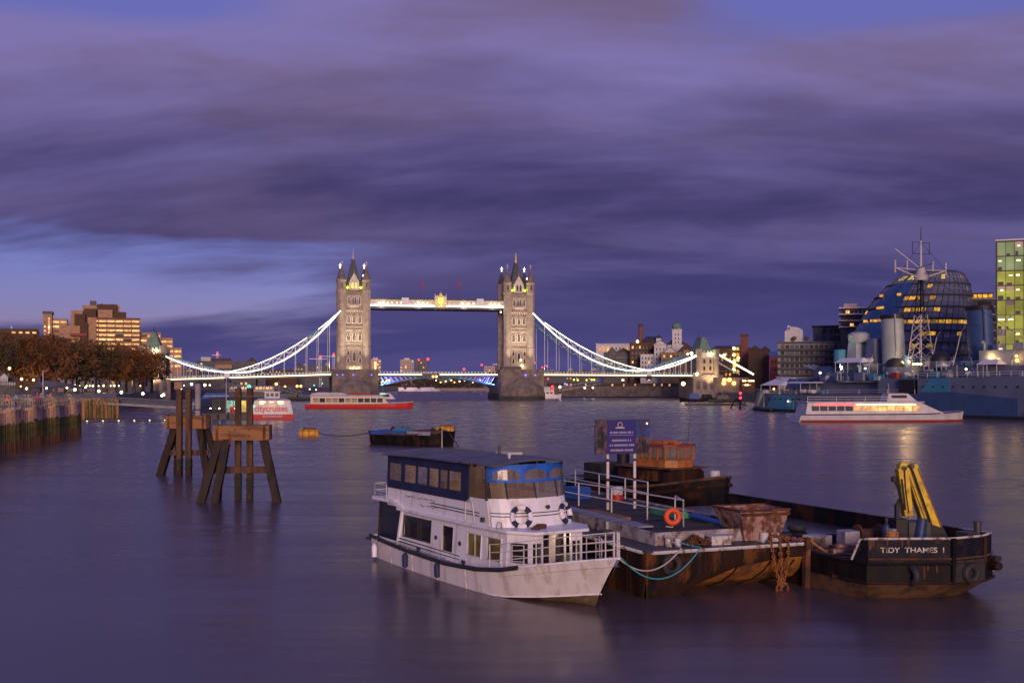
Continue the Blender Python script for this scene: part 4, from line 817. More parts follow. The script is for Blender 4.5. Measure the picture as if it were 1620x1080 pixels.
# ================================================================== MID RIVER
# ---- two timber dolphins
def rough_bar(p, q, wd, ht=None, j=.022):
    """a hewn baulk: square section that wanders and wears along its length"""
    p, q = Vector(p), Vector(q); d = (q - p).normalized(); u = Vector((0, 0, 1)) if abs(d.z) < .9 else Vector((0, 1, 0)); a = d.cross(u).normalized(); b = a.cross(d).normalized(); n = max(3, int((q - p).length / .7)); ht = ht or wd; rg_ = []
    for k in range(n + 1):
        c = p.lerp(q, k / n); rg_.append([c + a * (sx * wd / 2 + random.uniform(-j, j)) + b * (sy * ht / 2 + random.uniform(-j, j)) + d * (random.uniform(-.05, .05) if k in (0, n) else 0) for sx, sy in ((1, 1), (1, -.2), (1, -1), (.1, -1), (-1, -1), (-1, .3), (-1, 1), (-.2, 1))])
    return MB().loft(rg_)
def dolphin(label, c, rz, cap_w, cap_d, cap_z, cap_h, top, piles, rakes, brace_z, brace_x):
    t = thing('mooring_dolphin', label, 'dolphin', c, rz, 'timber mooring dolphins')
    rough_bar((-cap_w / 2, 0, cap_z + cap_h / 2), (cap_w / 2, 0, cap_z + cap_h / 2), cap_d, cap_h, .018).obj('cap_beam', 'timber_beam', t, bevel=.03)
    for (x, y, wd) in piles:
        rough_bar((x, y, -2), (x, y, top + random.uniform(-.12, .1)), wd).obj('pile', 'timber', t, bevel=.02)
        MB().box(x - wd / 2 - .012, x + wd / 2 + .012, y - wd / 2 - .012, y + wd / 2 + .012, -2, .9).obj('wet_foot', 'timber_wet', t)
    for (a, b, wd) in rakes: rough_bar(a, b, wd).obj('raking_leg', 'timber_wet', t, bevel=.02)
    MB().bar((brace_x[0], brace_x[2], brace_z), (brace_x[1], brace_x[2], brace_z), .22, .46).obj('brace', 'timber', t, bevel=.02)
    for (x, y, wd) in piles:
        MB().box(x - wd / 2 - .02, x + wd / 2 + .02, y - wd / 2 - .02, y + wd / 2 + .02, .75, 1.5 + random.uniform(-.1, .2)).obj('weed_band', 'weed', t); MB().box(x - wd / 2 - .015, x + wd / 2 + .015, y - wd / 2 - .015, y + wd / 2 + .015, top - .55, top - .42).obj('iron_strap', 'rust', t)
        for z in (cap_z + .3, cap_z + .75): MB().cyl((x, y - wd / 2 - .05, z), (x, y - wd / 2, z), .06, n=8).obj('bolt', 'dark_steel', t)
    for x in (-cap_w * .42, cap_w * .42): MB().box(x - .09, x + .09, -cap_d / 2 - .02, cap_d / 2 + .02, cap_z - .02, cap_z + cap_h + .02).obj('iron_strap', 'rust', t)
    for x in (-cap_w * .42, -cap_w * .1, cap_w * .15, cap_w * .42):
        for z in (.28, .72): MB().cyl((x, -cap_d / 2 - .06, cap_z + cap_h * z), (x, -cap_d / 2, cap_z + cap_h * z), .055, n=8).obj('bolt', 'rust', t)
    ch_ = MB()
    for k in range(7): ch_.torus((-cap_w * .2 + .02 * k, -cap_d / 2 - .07, cap_z + .5 - k * .16), .08, .022, 'yx'[k % 2], 10, 5)
    ch_.obj('hanging_chain', 'chain_rust', t)
    return t
# near one: beam in front of its upright piles
dolphin('brown timber mooring dolphin with its piles rising behind the cap beam', (-18.35, 77.5, 0), R(3), 3.75, 1.5, 4.15, 1.0, 7.6,
        [(-.48, .95, .40), (.32, .95, .40), ],
        [((-1.45, -.45, 4.2), (-2.75, -1.1, -.6), .52), ((-.95, -.5, 4.2), (-1.65, -1.6, -.6), .50), ((1.45, -.2, 4.2), (2.6, -.9, -.6), .52), ((1.3, .4, 4.2), (2.2, 1.1, -.6), .45), ((-1.3, .4, 4.2), (-2.0, 1.2, -.6), .45)], 2.1, (-2.05, 2.05, .1))
dolphin('brown timber mooring dolphin with its two piles standing in front of the cap beam', (-28.3, 99.5, 0), R(-6), 3.7, 1.3, 4.05, 1.1, 7.55,
        [(-.42, -.95, .44), (.42, -.95, .44)],
        [((-1.2, 0, 4.1), (-2.6, -.3, -.6), .62), ((1.15, -.2, 4.1), (2.0, -.5, -.6), .55), ((1.5, .3, 4.1), (2.85, .6, -.6), .5), ((-1.0, .4, 4.1), (-1.6, 1.3, -.6), .5)], 1.95, (-1.95, 1.95, -.3))
# ---- mooring buoys
def buoy(label, c, rz):
    t = thing('mooring_buoy', label, 'buoy', c, rz, 'yellow mooring buoys')
    MB().lathe([(.02, -1.45), (.66, -1.45), (.78, -1.3), (.78, 1.3), (.66, 1.45), (.02, 1.45)], 16).obj('float', 'buoy_yellow', t, True).rotation_euler = (0, R(90), 0)
    for x in (-.9, 0, .9): MB().torus((x, 0, 0), .79, .05, 'x', 16, 5).obj('band', 'rust', t)
    MB().box(-.9, .9, -.28, .28, .74, .90).obj('top_plate', 'rust', t); MB().torus((0, 0, 1.0), .16, .04, 'x', 10, 5).cyl((-.7, 0, .8), (-.7, 0, 1.15), .05, n=6).cyl((.7, 0, .8), (.7, 0, 1.15), .05, n=6).obj('mooring_eye', 'dark_steel', t)
    return t
c = wat(489, 690); buoy('yellow cylinder mooring buoy roped to the dark lighter', (c.x, c.y, .35), R(8))
c = wat(705, 684); buoy('yellow cylinder mooring buoy floating alone behind the dark lighter', (c.x, c.y, .3), R(-4))
# ---- dark open lighter with tarpaulins
c = wat(650, 704)
LG = thing('open_lighter', 'dark open cargo lighter with blue tarpaulin along its side', 'barge', (c.x, c.y + 1.5, 0), R(-36))
LS = [(-6.2, 1.6, 1.75), (-5.2, 2.3, 1.55), (-2, 2.5, 1.45), (2.5, 2.5, 1.45), (4.8, 2.2, 1.6), (6.2, 1.3, 1.85)]
MB().loft([[(x, b, z), (x * .97, b * .94, .2), (x * .9, b * .8, -.5), (x * .9, -b * .8, -.5), (x * .97, -b * .94, .2), (x, -b, z)] for x, b, z in LS]).obj('hull', 'hull_black', LG)
MB().loft([[(x * .93, b * .86, z + .02), (x * .93, -b * .86, z + .02)] for x, b, z in LS], closed=False).obj('hold', 'black', LG)
for s in (-1, 1): MB().tube([(x, s * b, z) for x, b, z in LS], .11, 6).obj('gunwale', 'hull_tan', LG, True)
MB().loft([[(x, -2.55, 1.32), (x, -2.45, 1.78 + .05 * math.sin(x * 4)), (x, -1.9, 1.85), (x, -1.6, 1.5)] for x in [-5 + k * .5 for k in range(13)]], closed=False).obj('blue_tarpaulin', 'tarp_blue', LG, True)
MB().loft([[(x, -2.5, 1.4), (x, -2.4, 1.85), (x, -1.7, 1.85 + .06 * math.cos(x * 3)), (x, -1.4, 1.5)] for x in [1.2 + k * .5 for k in range(9)]], closed=False).obj('white_sheet', 'deck_grey', LG, True)
MB().box(-2.6, -.9, -.6, .9, 1.4, 2.15).obj('teal_box', 'tarp_teal', LG, bevel=.08)
for k in range(7):
    x = -4.6 + k * 1.4; MB().torus((x, 1.5 + .3 * math.sin(k * 2), 1.75), .36, .14, random.choice('xzy'), 12, 6).obj('tyre', 'rubber', LG, True)
MB().box(.5, 4.5, .6, 1.8, 1.45, 1.95).obj('timber_stack', 'timber', LG)
rg = thing('mooring_line', 'dark rope running between the yellow buoy and the lighter', 'rope')
a = wat(504, 688); b = Vector((c.x - 5.3, c.y + 4.6, 1.6)); MB().tube(sag((a.x, a.y, .35), b, .55), .07, 5).obj('line', 'rope_dark', rg)
rg = thing('mooring_line', 'dark anchor rope slanting into the water off the lighter end', 'rope')
MB().tube([(c.x + 5.0, c.y - 2.0, 1.7), (c.x + 5.9, c.y - 3.3, .6), (c.x + 6.6, c.y - 4.4, -.3)], .06, 5).obj('line', 'rope_dark', rg)

# ---- river cruisers
def rings(st): return [[(x, b, z), (x - .3, b * .95, .5), (x - .5, b * .8, -.6), (x - .5, -b * .8, -.6), (x - .3, -b * .95, .5), (x, -b, z)] for x, b, z in st]
# sightseeing boat crossing in front of the bridge pier (bow to the right)
c = wat(568, 646)
SB = thing('sightseeing_boat', 'long low sightseeing boat with red hull passing the bridge pier', 'boat', (c.x, c.y + 3.3, 0), R(-3))
SS = [(-17, 2.8, 1.5), (-12, 3.3, 1.4), (6, 3.3, 1.5), (12, 2.6, 1.7), (15.5, 1.2, 1.95), (17, .1, 2.1)]
MB().loft(rings(SS)).obj('hull', 'red_paint', SB)
for s in (-1, 1): MB().tube([(x, s * b, z) for x, b, z in SS], .14, 6).obj('gunwale', 'ferry_white', SB, True)
MB().hexa([(-15.5, -2.8, 1.4), (9.5, -2.8, 1.5), (9.5, 2.8, 1.5), (-15.5, 2.8, 1.4)], [(-15.5, -2.6, 3.9), (7.6, -2.6, 3.9), (7.6, 2.6, 3.9), (-15.5, 2.6, 3.9)]).obj('saloon', 'cream', SB)
for s in (-1, 1):
    for k in range(11): ubox('window', 'win_dark' if (k > 7 or k % 3 == 1) else 'vinyl_glow', SB, -14.6 + k * 2.05, -12.9 + k * 2.05, s * 2.74 - .06, s * 2.74 + .06, 1.95, 3.25)
MB().hexa([(-16, -2.9, 3.9), (8.6, -2.9, 3.9), (8.6, 2.9, 3.9), (-16, 2.9, 3.9)], [(-15.6, -2.5, 4.3), (7.6, -2.5, 4.25), (7.6, 2.5, 4.25), (-15.6, 2.5, 4.3)]).obj('roof', 'ferry_white', SB, bevel=.1)
MB().loft([[(x, -2.4, 4.3), (x, -2.0, z), (x, 2.0, z), (x, 2.4, 4.3)] for x, z in ((-15.4, 4.8), (-13, 5.1), (-6, 5.0), (-4, 4.5))]).obj('aft_canopy', 'ferry_white', SB)
MB().box(-3.6, 3.6, -1.8, 1.8, 4.3, 4.95).obj('top_seats', 'red_dull', SB)
wb = MB().hexa([(6.5, -1.9, 3.0), (11.3, -1.6, 3.0), (11.3, 1.6, 3.0), (6.5, 1.9, 3.0)], [(6.5, -1.8, 5.0), (9.8, -1.4, 4.7), (9.8, 1.4, 4.7), (6.5, 1.8, 5.0)]).obj('wheelhouse', 'ferry_white', SB)
for s in (-1, 1): ubox('wheelhouse_window', 'win_dark', SB, 7.0, 9.6, s * 1.74 - .1, s * 1.74 + .1, 3.7, 4.5)
ubox('wheelhouse_window', 'lamp_green', SB, 6.9, 8.3, -2.0, -1.85, 4.5, 4.7); MB().cyl((7.2, 0, 4.9), (7.2, 0, 7), .06, .03, 6).obj('mast', 'mast_white', SB)
MB().box(9.0, 14.5, -1.6, 1.6, 1.5, 1.75).obj('foredeck', 'deck_grey', SB)
# fast passenger ferry in front of the warship (bow to the right)
c = wat(1400, 668)
CL = thing('passenger_ferry', 'white fast passenger ferry with a row of lit windows beside the warship', 'boat', (c.x, c.y + 4, 0), R(3))
CS = [(-17.5, 3.8, 1.7), (-12, 4.1, 1.7), (8, 4.0, 1.8), (13, 2.9, 2.0), (16.5, 1.2, 2.2), (18, .15, 2.4)]
MB().loft(rings(CS)).obj('hull', 'ferry_white', CL)
MB().loft([[(x, b * 1.005 + .02, .5), (x, b * .96, -.1), (x, -b * .96, -.1), (x, -b * 1.005 - .02, .5)] for x, b, z in CS]).obj('boot_stripe', 'red_dull', CL)
for s in (-1, 1): MB().tube([(x, s * (b + .02), z - .1) for x, b, z in CS], .12, 6).obj('fender_strip', 'navy', CL, True)
MB().hexa([(-16.5, -3.6, 1.7), (12.5, -3.3, 1.8), (12.5, 3.3, 1.8), (-16.5, 3.6, 1.7)], [(-16, -3.3, 4.0), (7.5, -3.1, 4.1), (7.5, 3.1, 4.1), (-16, 3.3, 4.0)]).obj('saloon', 'ferry_white', CL)
for s in (-1, 1):
    for k in range(13):
        x = -15.2 + k * 1.75
        ubox('window', 'win_warm' if k > 4 else 'win_dark', CL, x, x + 1.5, s * 3.47 - .09, s * 3.47 + .09, 2.35, 3.35)
    MB().box(-14.5, -6.2, s * 3.42 - .06, s * 3.42 + .06, 3.55, 3.72).obj('red_light_trail', 'lamp_red', CL); MB().box(-6.0, 6.5, s * 3.40 - .06, s * 3.40 + .06, 3.55, 3.72).obj('amber_light_trail', 'led_warm', CL)  # glowing strips put in for the smeared trail of the moving lights
MB().box(-16.3, 8.4, -3.4, 3.4, 4.05, 4.25).obj('roof', 'ferry_white', CL, bevel=.08)
MB().hexa([(1.0, -2.0, 4.25), (7.4, -1.9, 4.25), (7.4, 1.9, 4.25), (1.0, 2.0, 4.25)], [(1.4, -1.8, 5.9), (5.6, -1.6, 5.9), (5.6, 1.6, 5.9), (1.4, 1.8, 5.9)]).obj('wheelhouse', 'ferry_white', CL, bevel=.08)
for s in (-1, 1): ubox('wheelhouse_window', 'win_dark', CL, 2.0, 5.2, s * 1.8 - .12, s * 1.8 + .12, 4.95, 5.55)
MB().cyl((2.2, 0, 5.8), (2.0, 0, 8.0), .08, .04, 6).bar((2.1, -1, 7), (2.1, 1, 7), .06).obj('mast', 'mast_white', CL)
rail_run('aft_rail', [(-16, -3.2, 4.2), (-10, -3.2, 4.2), (-4, -3.2, 4.2), (1, -3.2, 4.2)], (.5, 1.0), 'rail_white', CL, .05)
# moored cruiser seen from its stern
c = wat(431, 663)
CC = thing('tour_boat', 'white tour boat with red lettered stern moored at the pier', 'boat', (c.x, c.y, 0), R(12.5))
MB().hexa([(-4.6, 0, -.4), (4.6, 0, -.4), (4.4, 30, -.4), (-4.4, 30, -.4)], [(-4.75, -.2, 1.05), (4.75, -.2, 1.05), (4.5, 30, 1.2), (-4.5, 30, 1.2)]).obj('hull', 'red_paint', CC)
MB().hexa([(-4.6, .1, 1.05), (4.6, .1, 1.05), (4.4, 27, 1.2), (-4.4, 27, 1.2)], [(-3.9, .6, 4.2), (3.9, .6, 4.2), (3.9, 24, 4.2), (-3.9, 24, 4.2)]).obj('saloon', 'ferry_white', CC, bevel=.06)
MB().box(-2.2, 2.2, -.35, .0, .45, .85).obj('stern_step', 'deck_grey', CC)
MB().box(-1.9, 1.3, .3, .42, 3.35, 4.05).obj('stern_window_surround', 'cream', CC)
for x in (-2.0, -.2, 1.6): ubox('stern_window', 'globe_orange', CC, x - .75, x + .75, .34, .50, 3.45, 3.95)
for x in (-2.0, -.2, 1.6): ubox('window_lamp', 'globe_white', CC, x - .45, x + .45, .30, .42, 3.72, 3.9)
text('citycruises', 1.9, 'red_paint', CC, (-.3, .16, 2.35), (R(81), 0, 0), width=7.2, depth=.02, bold=.018)
MB().hexa([(-3.6, 2, 4.2), (3.6, 2, 4.2), (3.6, 24, 4.2), (-3.6, 24, 4.2)], [(-3.2, 2.2, 4.6), (3.2, 2.2, 4.6), (3.2, 23, 4.6), (-3.2, 23, 4.6)]).obj('sun_deck', 'deck_grey', CC)
MB().box(-1.7, 1.7, 5, 8, 4.6, 6.0).obj('wheelhouse', 'ferry_white', CC, bevel=.05)
for x in (-1.0, 0, 1.0): ubox('wheelhouse_window', 'win_dark', CC, x - .36, x + .36, 4.9, 5.02, 5.0, 5.75)
MB().box(-2.0, 2.0, 4.8, 8.2, 6.0, 6.15).obj('wheelhouse_roof', 'ferry_white', CC)
MB().ball((-4.0, .3, 2.9), .22, 8, 6).obj('starboard_lamp', 'lamp_green', CC)
for x in (-2.6, 0, 2.6): lamp('POINT', CC, (x, -1.2, 3.5), 30, (1, .6, .2), radius=.3) if x == 0 else None

# ---- pier pontoon, its building and dressing
PT = thing('pier_pontoon', 'dark floating pier pontoon with lit ticket hall', 'pier', (0, 0, 0))
a = wat(268, 663); b = wat(400, 663)
MB().box(a.x - 1, b.x + 0.2, 252, 266, -.5, 1.15).obj('float', 'dark_steel', PT)
MB().box(a.x - 1.2, b.x + .3, 251.8, 266.2, 1.15, 1.25).obj('deck', 'concrete_dark', PT)
for k in range(9): MB().cyl((a.x + k * 2.2, 251.7, .2), (a.x + k * 2.2, 251.7, 1.1), .25, n=8).obj('fender', 'rubber', PT)
x0 = (336 - 810) / F * 256; x1 = (401 - 810) / F * 256
MB().box(x0, x1, 256, 263, 1.25, 4.4).obj('hall_wall', 'dark_steel', PT)
MB().box(x0 - .8, x1 + .8, 255.2, 264, 4.4, 4.8).obj('hall_roof', 'navy', PT)
D('win_teal', (.2, .4, .35), emit=(.35, .85, .62), es=.45, vary=.4, rough=.2)
for k in range(6):
    wx0 = x0 + .3 + k * 1.5
    ubox('hall_window', ['win_dark', 'win_dark', 'win_teal', 'win_teal', 'win_yellow', 'win_yellow'][k], PT, wx0, wx0 + 1.3, 255.86, 255.98, 1.5, 4.1)
    MB().box(wx0 - .12, wx0, 255.8, 256.0, 1.3, 4.3).obj('mullion', 'dark_steel', PT)
MB().box(x0 + 4.4, x0 + 5.6, 254.0, 254.6, 1.25, 2.8).obj('kiosk', 'red_paint', PT)
for k, px in enumerate((300, 306, 333, 341, 347, 358, 372)):
    X_ = (px - 810) / F * 253; MB().cyl((X_, 253, 1.25), (X_, 253, 2.3), .08, n=6).obj('lamp_post', 'dark_steel', PT); MB().ball((X_, 253, 2.4), .17, 8, 5).obj('deck_lamp', 'globe_white' if k % 2 == 0 else 'concrete', PT)
rail_run('pier_rail', [((px - 810) / F * 252.2, 252.2, 1.25) for px in range(270, 400, 12)], (.5, 1.0), 'dark_steel', PT, .05)
pl = thing('mooring_pile', 'tall grey steel pile standing at the pier pontoon corner', 'pile', ((313 - 810) / F * 250.5, 250.5, 0)); MB().lathe([(.62, -2), (.62, 7.6), (.45, 7.9), (.05, 8.0)], 16).obj('tube', 'concrete', pl, True)
MB().torus((0, 0, 2.2), .72, .12, 'z', 14, 6).obj('collar', 'dark_steel', pl)
pl = thing('flag_pole', 'slim white pole rising from the pier pontoon', 'pole', ((358 - 810) / F * 252.6, 252.6, 1.2)); MB().cyl((0, 0, 0), (0, 0, 8.2), .10, .06, 8).obj('shaft', 'mast_white', pl); MB().box(-.25, .25, -.25, .25, 0, .12).obj('foot', 'dark_steel', pl)
# boat stored with a striped cover above the pier
c = at(340, 625, 270)
CV = thing('covered_launch', 'launch under a striped blue and white cover behind the pier', 'boat', (c.x, 272, 0), R(2))
MB().loft([[(x, b, 2.4), (x, b * .7, .3), (x, b * .4, -.4), (x, -b * .4, -.4), (x, -b * .7, .3), (x, -b, 2.4)] for x, b in ((-5, 1.8), (0, 2.0), (4, 1.5), (6, .2))]).obj('hull', 'navy', CV)
for i, (z0, z1, mt) in enumerate(((2.4, 4.3, 'navy_cloth'), (4.3, 4.8, 'tarp_blue'), (4.8, 5.1, 'deck_grey'), (5.1, 5.6, 'tarp_blue'))):
    k0, k1 = 1 - (z0 - 2.4) * .16, 1 - (z1 - 2.4) * .16
    MB().loft([[(x * k0, b * k0, z0) if j == 0 else (x * k1, b * k1, z1) if j == 1 else (x * k1, -b * k1, z1) if j == 2 else (x * k0, -b * k0, z0) for j in range(4)] for x, b in ((-5.2, 1.8), (-2, 2.1), (2, 2.0), (5, 1.3))]).obj('cover_band', mt, CV)

# ---- gangway from the bank to the pontoon
GA, GB = at(100, 634, 262), at(292, 645, 262)
GW = thing('pier_gangway', 'long lattice gangway with lamps sloping down to the pier pontoon', 'gangway')
for y in (-1.2, 1.2):
    A, B = GA + Vector((0, y, 0)), GB + Vector((0, y, 0))
    MB().bar(A + Vector((0, 0, 1.5)), B + Vector((0, 0, 1.5)), .16, .16).obj('top_chord', 'concrete_dark', GW); MB().bar(A, B, .25, .45).obj('bottom_chord', 'concrete', GW)
    n = 14
    for k in range(n + 1): MB().bar(A.lerp(B, k / n), A.lerp(B, k / n) + Vector((0, 0, 1.5)), .10).obj('lattice_post', 'concrete_dark', GW)
    for k in range(n): MB().bar(A.lerp(B, k / n) + Vector((0, 0, 1.5 * (k % 2))), A.lerp(B, (k + 1) / n) + Vector((0, 0, 1.5 * ((k + 1) % 2))), .08).obj('lattice_brace', 'concrete_dark', GW)
MB().bar(GA + Vector((0, 0, -.05)), GB + Vector((0, 0, -.05)), 2.3, .10).obj('walkway', 'concrete_dark', GW)
MB().bar(GA + Vector((0, .95, .85)), GB + Vector((0, .95, .85)), .04, 1.2).obj('side_mesh', 'glass_grey', GW)
for px in (115, 153, 189, 223, 256):
    q = GA.lerp(GB, (px - 100) / 192) + Vector((0, 1.3, 0)); MB().cyl(q, q + Vector((0, 0, 2.55)), .06, n=6).obj('lamp_post', 'dark_steel', GW); MB().ball(q + Vector((0, 0, 2.7)), .32, 10, 6).obj('lamp_globe', 'globe_white', GW)
bo = thing('floating_boom', 'dark floating boom with pale glowing beads stretched across the inlet', 'boom')
a, b = wat(120, 668), wat(268, 666)
for k in range(12):
    P, Q = a.lerp(b, k / 12), a.lerp(b, (k + .92) / 12); MB().cyl((P.x, P.y, .02), (Q.x, Q.y, .02), .17, n=8).obj('boom_float', 'dark_steel', bo)
for k in (1, 3, 5, 7, 9, 11): P = a.lerp(b, (k + .4) / 12); MB().ball((P.x, P.y, .24), .18, 8, 5, .7).obj('glow_bead', 'led_warm', bo)  # pale dashes along the boom, put in as beads that glow by themselves
# ================================================================== THE BRIDGE: x along the roadway, y away from the viewer
BR = thing('bascule_bridge', 'floodlit stone twin tower bascule bridge with white lit suspension chains', 'bridge', (-37.2, 555, 0), R(12))
zdeck = lambda s: 12.3 - (max(0, -s - 51) * .033) - (max(0, s - 51) * .004)
for side, (s, litcol) in enumerate(((-40, 0), (40, 1))):
    # pier with pointed cutwaters
    zt = 13.2
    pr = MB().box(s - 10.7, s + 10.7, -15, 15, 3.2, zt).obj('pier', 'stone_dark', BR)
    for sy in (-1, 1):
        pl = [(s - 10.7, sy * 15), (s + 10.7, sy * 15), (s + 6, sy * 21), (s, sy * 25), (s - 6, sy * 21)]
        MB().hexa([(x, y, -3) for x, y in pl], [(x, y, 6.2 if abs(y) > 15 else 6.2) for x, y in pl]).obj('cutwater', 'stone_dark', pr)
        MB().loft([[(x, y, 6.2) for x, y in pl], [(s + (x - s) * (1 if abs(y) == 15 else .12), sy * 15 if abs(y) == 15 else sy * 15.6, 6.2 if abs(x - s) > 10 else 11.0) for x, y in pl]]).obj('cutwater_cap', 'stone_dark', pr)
        pf = [(s - 11.3, sy * 14.9), (s + 11.3, sy * 14.9), (s + 6.4, sy * 21.6), (s, sy * 25.7), (s - 6.4, sy * 21.6)]
        MB().hexa([(x, y, -3) for x, y in pf], [(x, y, 1.9) for x, y in pf]).obj('weed_skirt', 'weed_stone', pr)
    MB().box(s - 11.3, s + 11.3, -14.8, 14.8, -3, 3.25).obj('pier_foot', 'weed_stone', pr)
    MB().box(s - 11.0, s + 11.0, -15.3, 15.3, zt, zt + .5).obj('pier_cornice', 'stone_dark', pr)
    for x in (s - 10.8, s + 10.5): MB().box(x, x + .3, -15, -8, zt + .5, zt + 1.5).obj('pier_parapet', 'stone_dark', pr)
    MB().box(s - 10.5, s + 10.5, -15.1, -14.8, zt + .5, zt + 1.4).obj('pier_parapet', 'stone_dark', pr)
    for x in ((s - 8.5, s + 7.5, s - 6, s - 1) if side == 0 else (s + 1.5, s + 6.3)): MB().ball((x, -15.3, 11.9), .38 if x == s + 1.5 else .26, 8, 6).obj('blue_lamp', 'lamp_blue', pr)
    # tower: body, octagonal corner turrets, string courses, roof
    hx, hy, z0, zc = 5.7, 6.8, zt + .3, 52.0
    tw = MB().box(s - hx, s + hx, -hy, hy, z0, zc).obj('tower', 'stone', BR)
    for ix in (-1, 1):
        for iy in (-1, 1):
            cx, cy = s + ix * (hx + .1), iy * (hy + .1)
            MB().lathe([(2.15, z0), (2.15, 25), (2.0, 25.5), (2.0, zc - 1), (2.25, zc), (2.25, zc + .5), (1.95, zc + .8), (1.95, zc + 4.2), (2.3, zc + 4.6), (2.3, zc + 5.2)], 8, (cx, cy, 0), ph=R(22.5)).obj('corner_turret', 'stone', tw)
            MB().lathe([(2.2, zc + 5.2), (1.2, zc + 8.2), (.35, zc + 11.2), (.12, zc + 11.6)], 8, (cx, cy, 0), ph=R(22.5)).obj('turret_spire', 'stone_dark' if iy < 0 else 'slate', tw)
            fm = 'led_white' if iy > 0 else 'stone_pale'  # rear finials given their own glow in place of light falling on them
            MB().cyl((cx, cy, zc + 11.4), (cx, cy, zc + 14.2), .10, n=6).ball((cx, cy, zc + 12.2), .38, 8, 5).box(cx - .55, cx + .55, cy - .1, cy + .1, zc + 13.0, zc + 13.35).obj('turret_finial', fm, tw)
            for k in range(4):
                z = zc + 1.4; MB().box(cx - .35, cx + .35, cy - 2.0, cy - 1.86, z, z + 2).obj('turret_slit', 'win_dark', tw) if (k == 0 and iy < 0) else None
    for z, o, h in ((25.0, .35, .7), (26.9, .2, .35), (33.2, .25, .4), (35.0, .35, .6), (42.6, .30, .5), (44.0, .18, .3), (50.2, .22, .4), (51.6, .45, .6), (16.5, .3, .5)):
        MB().box(s - hx - o, s + hx + o, -hy - o, hy + o, z, z + h).obj('string_course', 'stone_dark' if o > .3 else 'stone', tw)
    for k in range(9): MB().box(s - hx + .6 + k * 1.22, s - hx + 1.3 + k * 1.22, -hy - .55, -hy, 41.9, 42.6).obj('corbel', 'stone_pale', tw)
    MB().loft([[(s - 4.7, -5.7, zc), (s + 4.7, -5.7, zc), (s + 4.7, 5.7, zc), (s - 4.7, 5.7, zc)], [(s - 2.6, -3.4, zc + 6.5), (s + 2.6, -3.4, zc + 6.5), (s + 2.6, 3.4, zc + 6.5), (s - 2.6, 3.4, zc + 6.5)], [(s - .75, -1.3, zc + 14.8), (s + .75, -1.3, zc + 14.8), (s + .75, 1.3, zc + 14.8), (s - .75, 1.3, zc + 14.8)]]).obj('main_roof', 'slate', tw)
    MB().box(s - .95, s + .95, -1.5, 1.5, zc + 14.8, zc + 15.3).obj('roof_crest', 'dark_steel', tw)
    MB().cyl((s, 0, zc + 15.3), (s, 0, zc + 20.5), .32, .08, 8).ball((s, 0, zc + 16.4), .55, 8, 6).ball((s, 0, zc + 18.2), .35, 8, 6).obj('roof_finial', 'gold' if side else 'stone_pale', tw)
    # gabled dormer on the river face
    g = [(s - 2.3, zc), (s + 2.3, zc), (s + 2.3, zc + 4.2), (s, zc + 8.4), (s - 2.3, zc + 4.2)]
    MB().hexa([(x, -hy - .25, z) for x, z in g], [(x, -2.5, z) for x, z in g]).obj('gable', 'stone_pale', tw)
    MB().cyl((s, -hy, zc + 8.2), (s, -hy, zc + 10), .12, .05, 6).obj('gable_finial', 'stone_pale', tw)
    for x in (-.8, .8): uarch('gable_window', 'win_yellow' if side == 0 else 'win_dark', tw, s + x, -hy - .3, zc + 1.0, 1.0, 3.0, .3)
    for x in (-3.1, 3.1):
        MB().ball((s + x, -hy + .3, zc + 1.3), .55, 8, 6).obj('roof_lamp', 'lamp_lime', tw)
        lamp('POINT', BR, (s + x, -hy - .2, zc + 1.8), 260, (.85, 1, .12), radius=.5)
    MB().ball((s + 4.6, -hy + 1.5, zc + 7.2), .55, 8, 6).obj('roof_lamp', 'globe_white', tw)
    # window groups, every opening its own surround and pane
    def win(x, z, wd, ht, mt='win_dark', frame=.42, ar=True):
        (uarch if ar else None) and uarch('window_surround', 'stone_pale', tw, x, -hy - .12, z - frame, wd + 2 * frame, ht + 1.7 * frame, .34)
        uarch('window', mt, tw, x, -hy - .22, z, wd, ht, .30)
    MB().box(s - 3.3, s + 3.3, -hy - .5, -hy, 44.4, 50.0).obj('bay', 'stone', tw)
    for x in (-2.5, -.55, .55, 2.5): uarch('window_surround', 'stone_pale', tw, s + x, -hy - .52, 45.1, 1.3, 4.6, .2); uarch('window', 'win_dark', tw, s + x, -hy - .60, 45.6, .7, 3.6, .2)
    MB().box(s - 2.2, s + 2.2, -hy - 1.1, -hy, 43.9, 45.0).obj('balcony', 'stone_pale', tw)
    for x in (-2.6, 0, 2.6): win(s + x, 36.6, 1.1, 3.4); MB().box(s + x - .06, s + x + .06, -hy - .45, -hy - .3, 36.6, 39.6).obj('mullion', 'stone_pale', tw)
    for k in range(7): MB().box(s - 3.6 + k * 1.1, s - 3.0 + k * 1.1, -hy - .2, -hy, 40.7, 41.5).obj('blind_tracery', 'stone_dark', tw)
    for x, h in ((-2.7, 3.3), (0, 4.0), (2.7, 3.3)): win(s + x, 28.2, 1.15, h); MB().box(s + x - .06, s + x + .06, -hy - .45, -hy - .3, 28.2, 31).obj('mullion', 'stone_pale', tw)
    for x in (-2.8, 2.8): win(s + x, 21.4, .9, 2.2); win(s + x, 17.6, .9, 2.6)
    win(s, 18.6, 1.3, 4.4)
    MB().box(s - 4.2, s + 4.2, -hy - .2, -hy, 13.6, 16.4).obj('base_block', 'stone_pale', tw)
    uarch('doorway', 'win_warm', tw, s, -hy - .25, 13.6, 2.2, 2.6, .25)
    for sy in (-1, 1):          # roadway arch faces
        for zz in (28.2, 36.6):
            for y in (-3, 0, 3): ubox('side_window', 'win_dark', tw, s + sy * hx - .08, s + sy * hx + .08, y - .6, y + .6, zz, zz + 3)
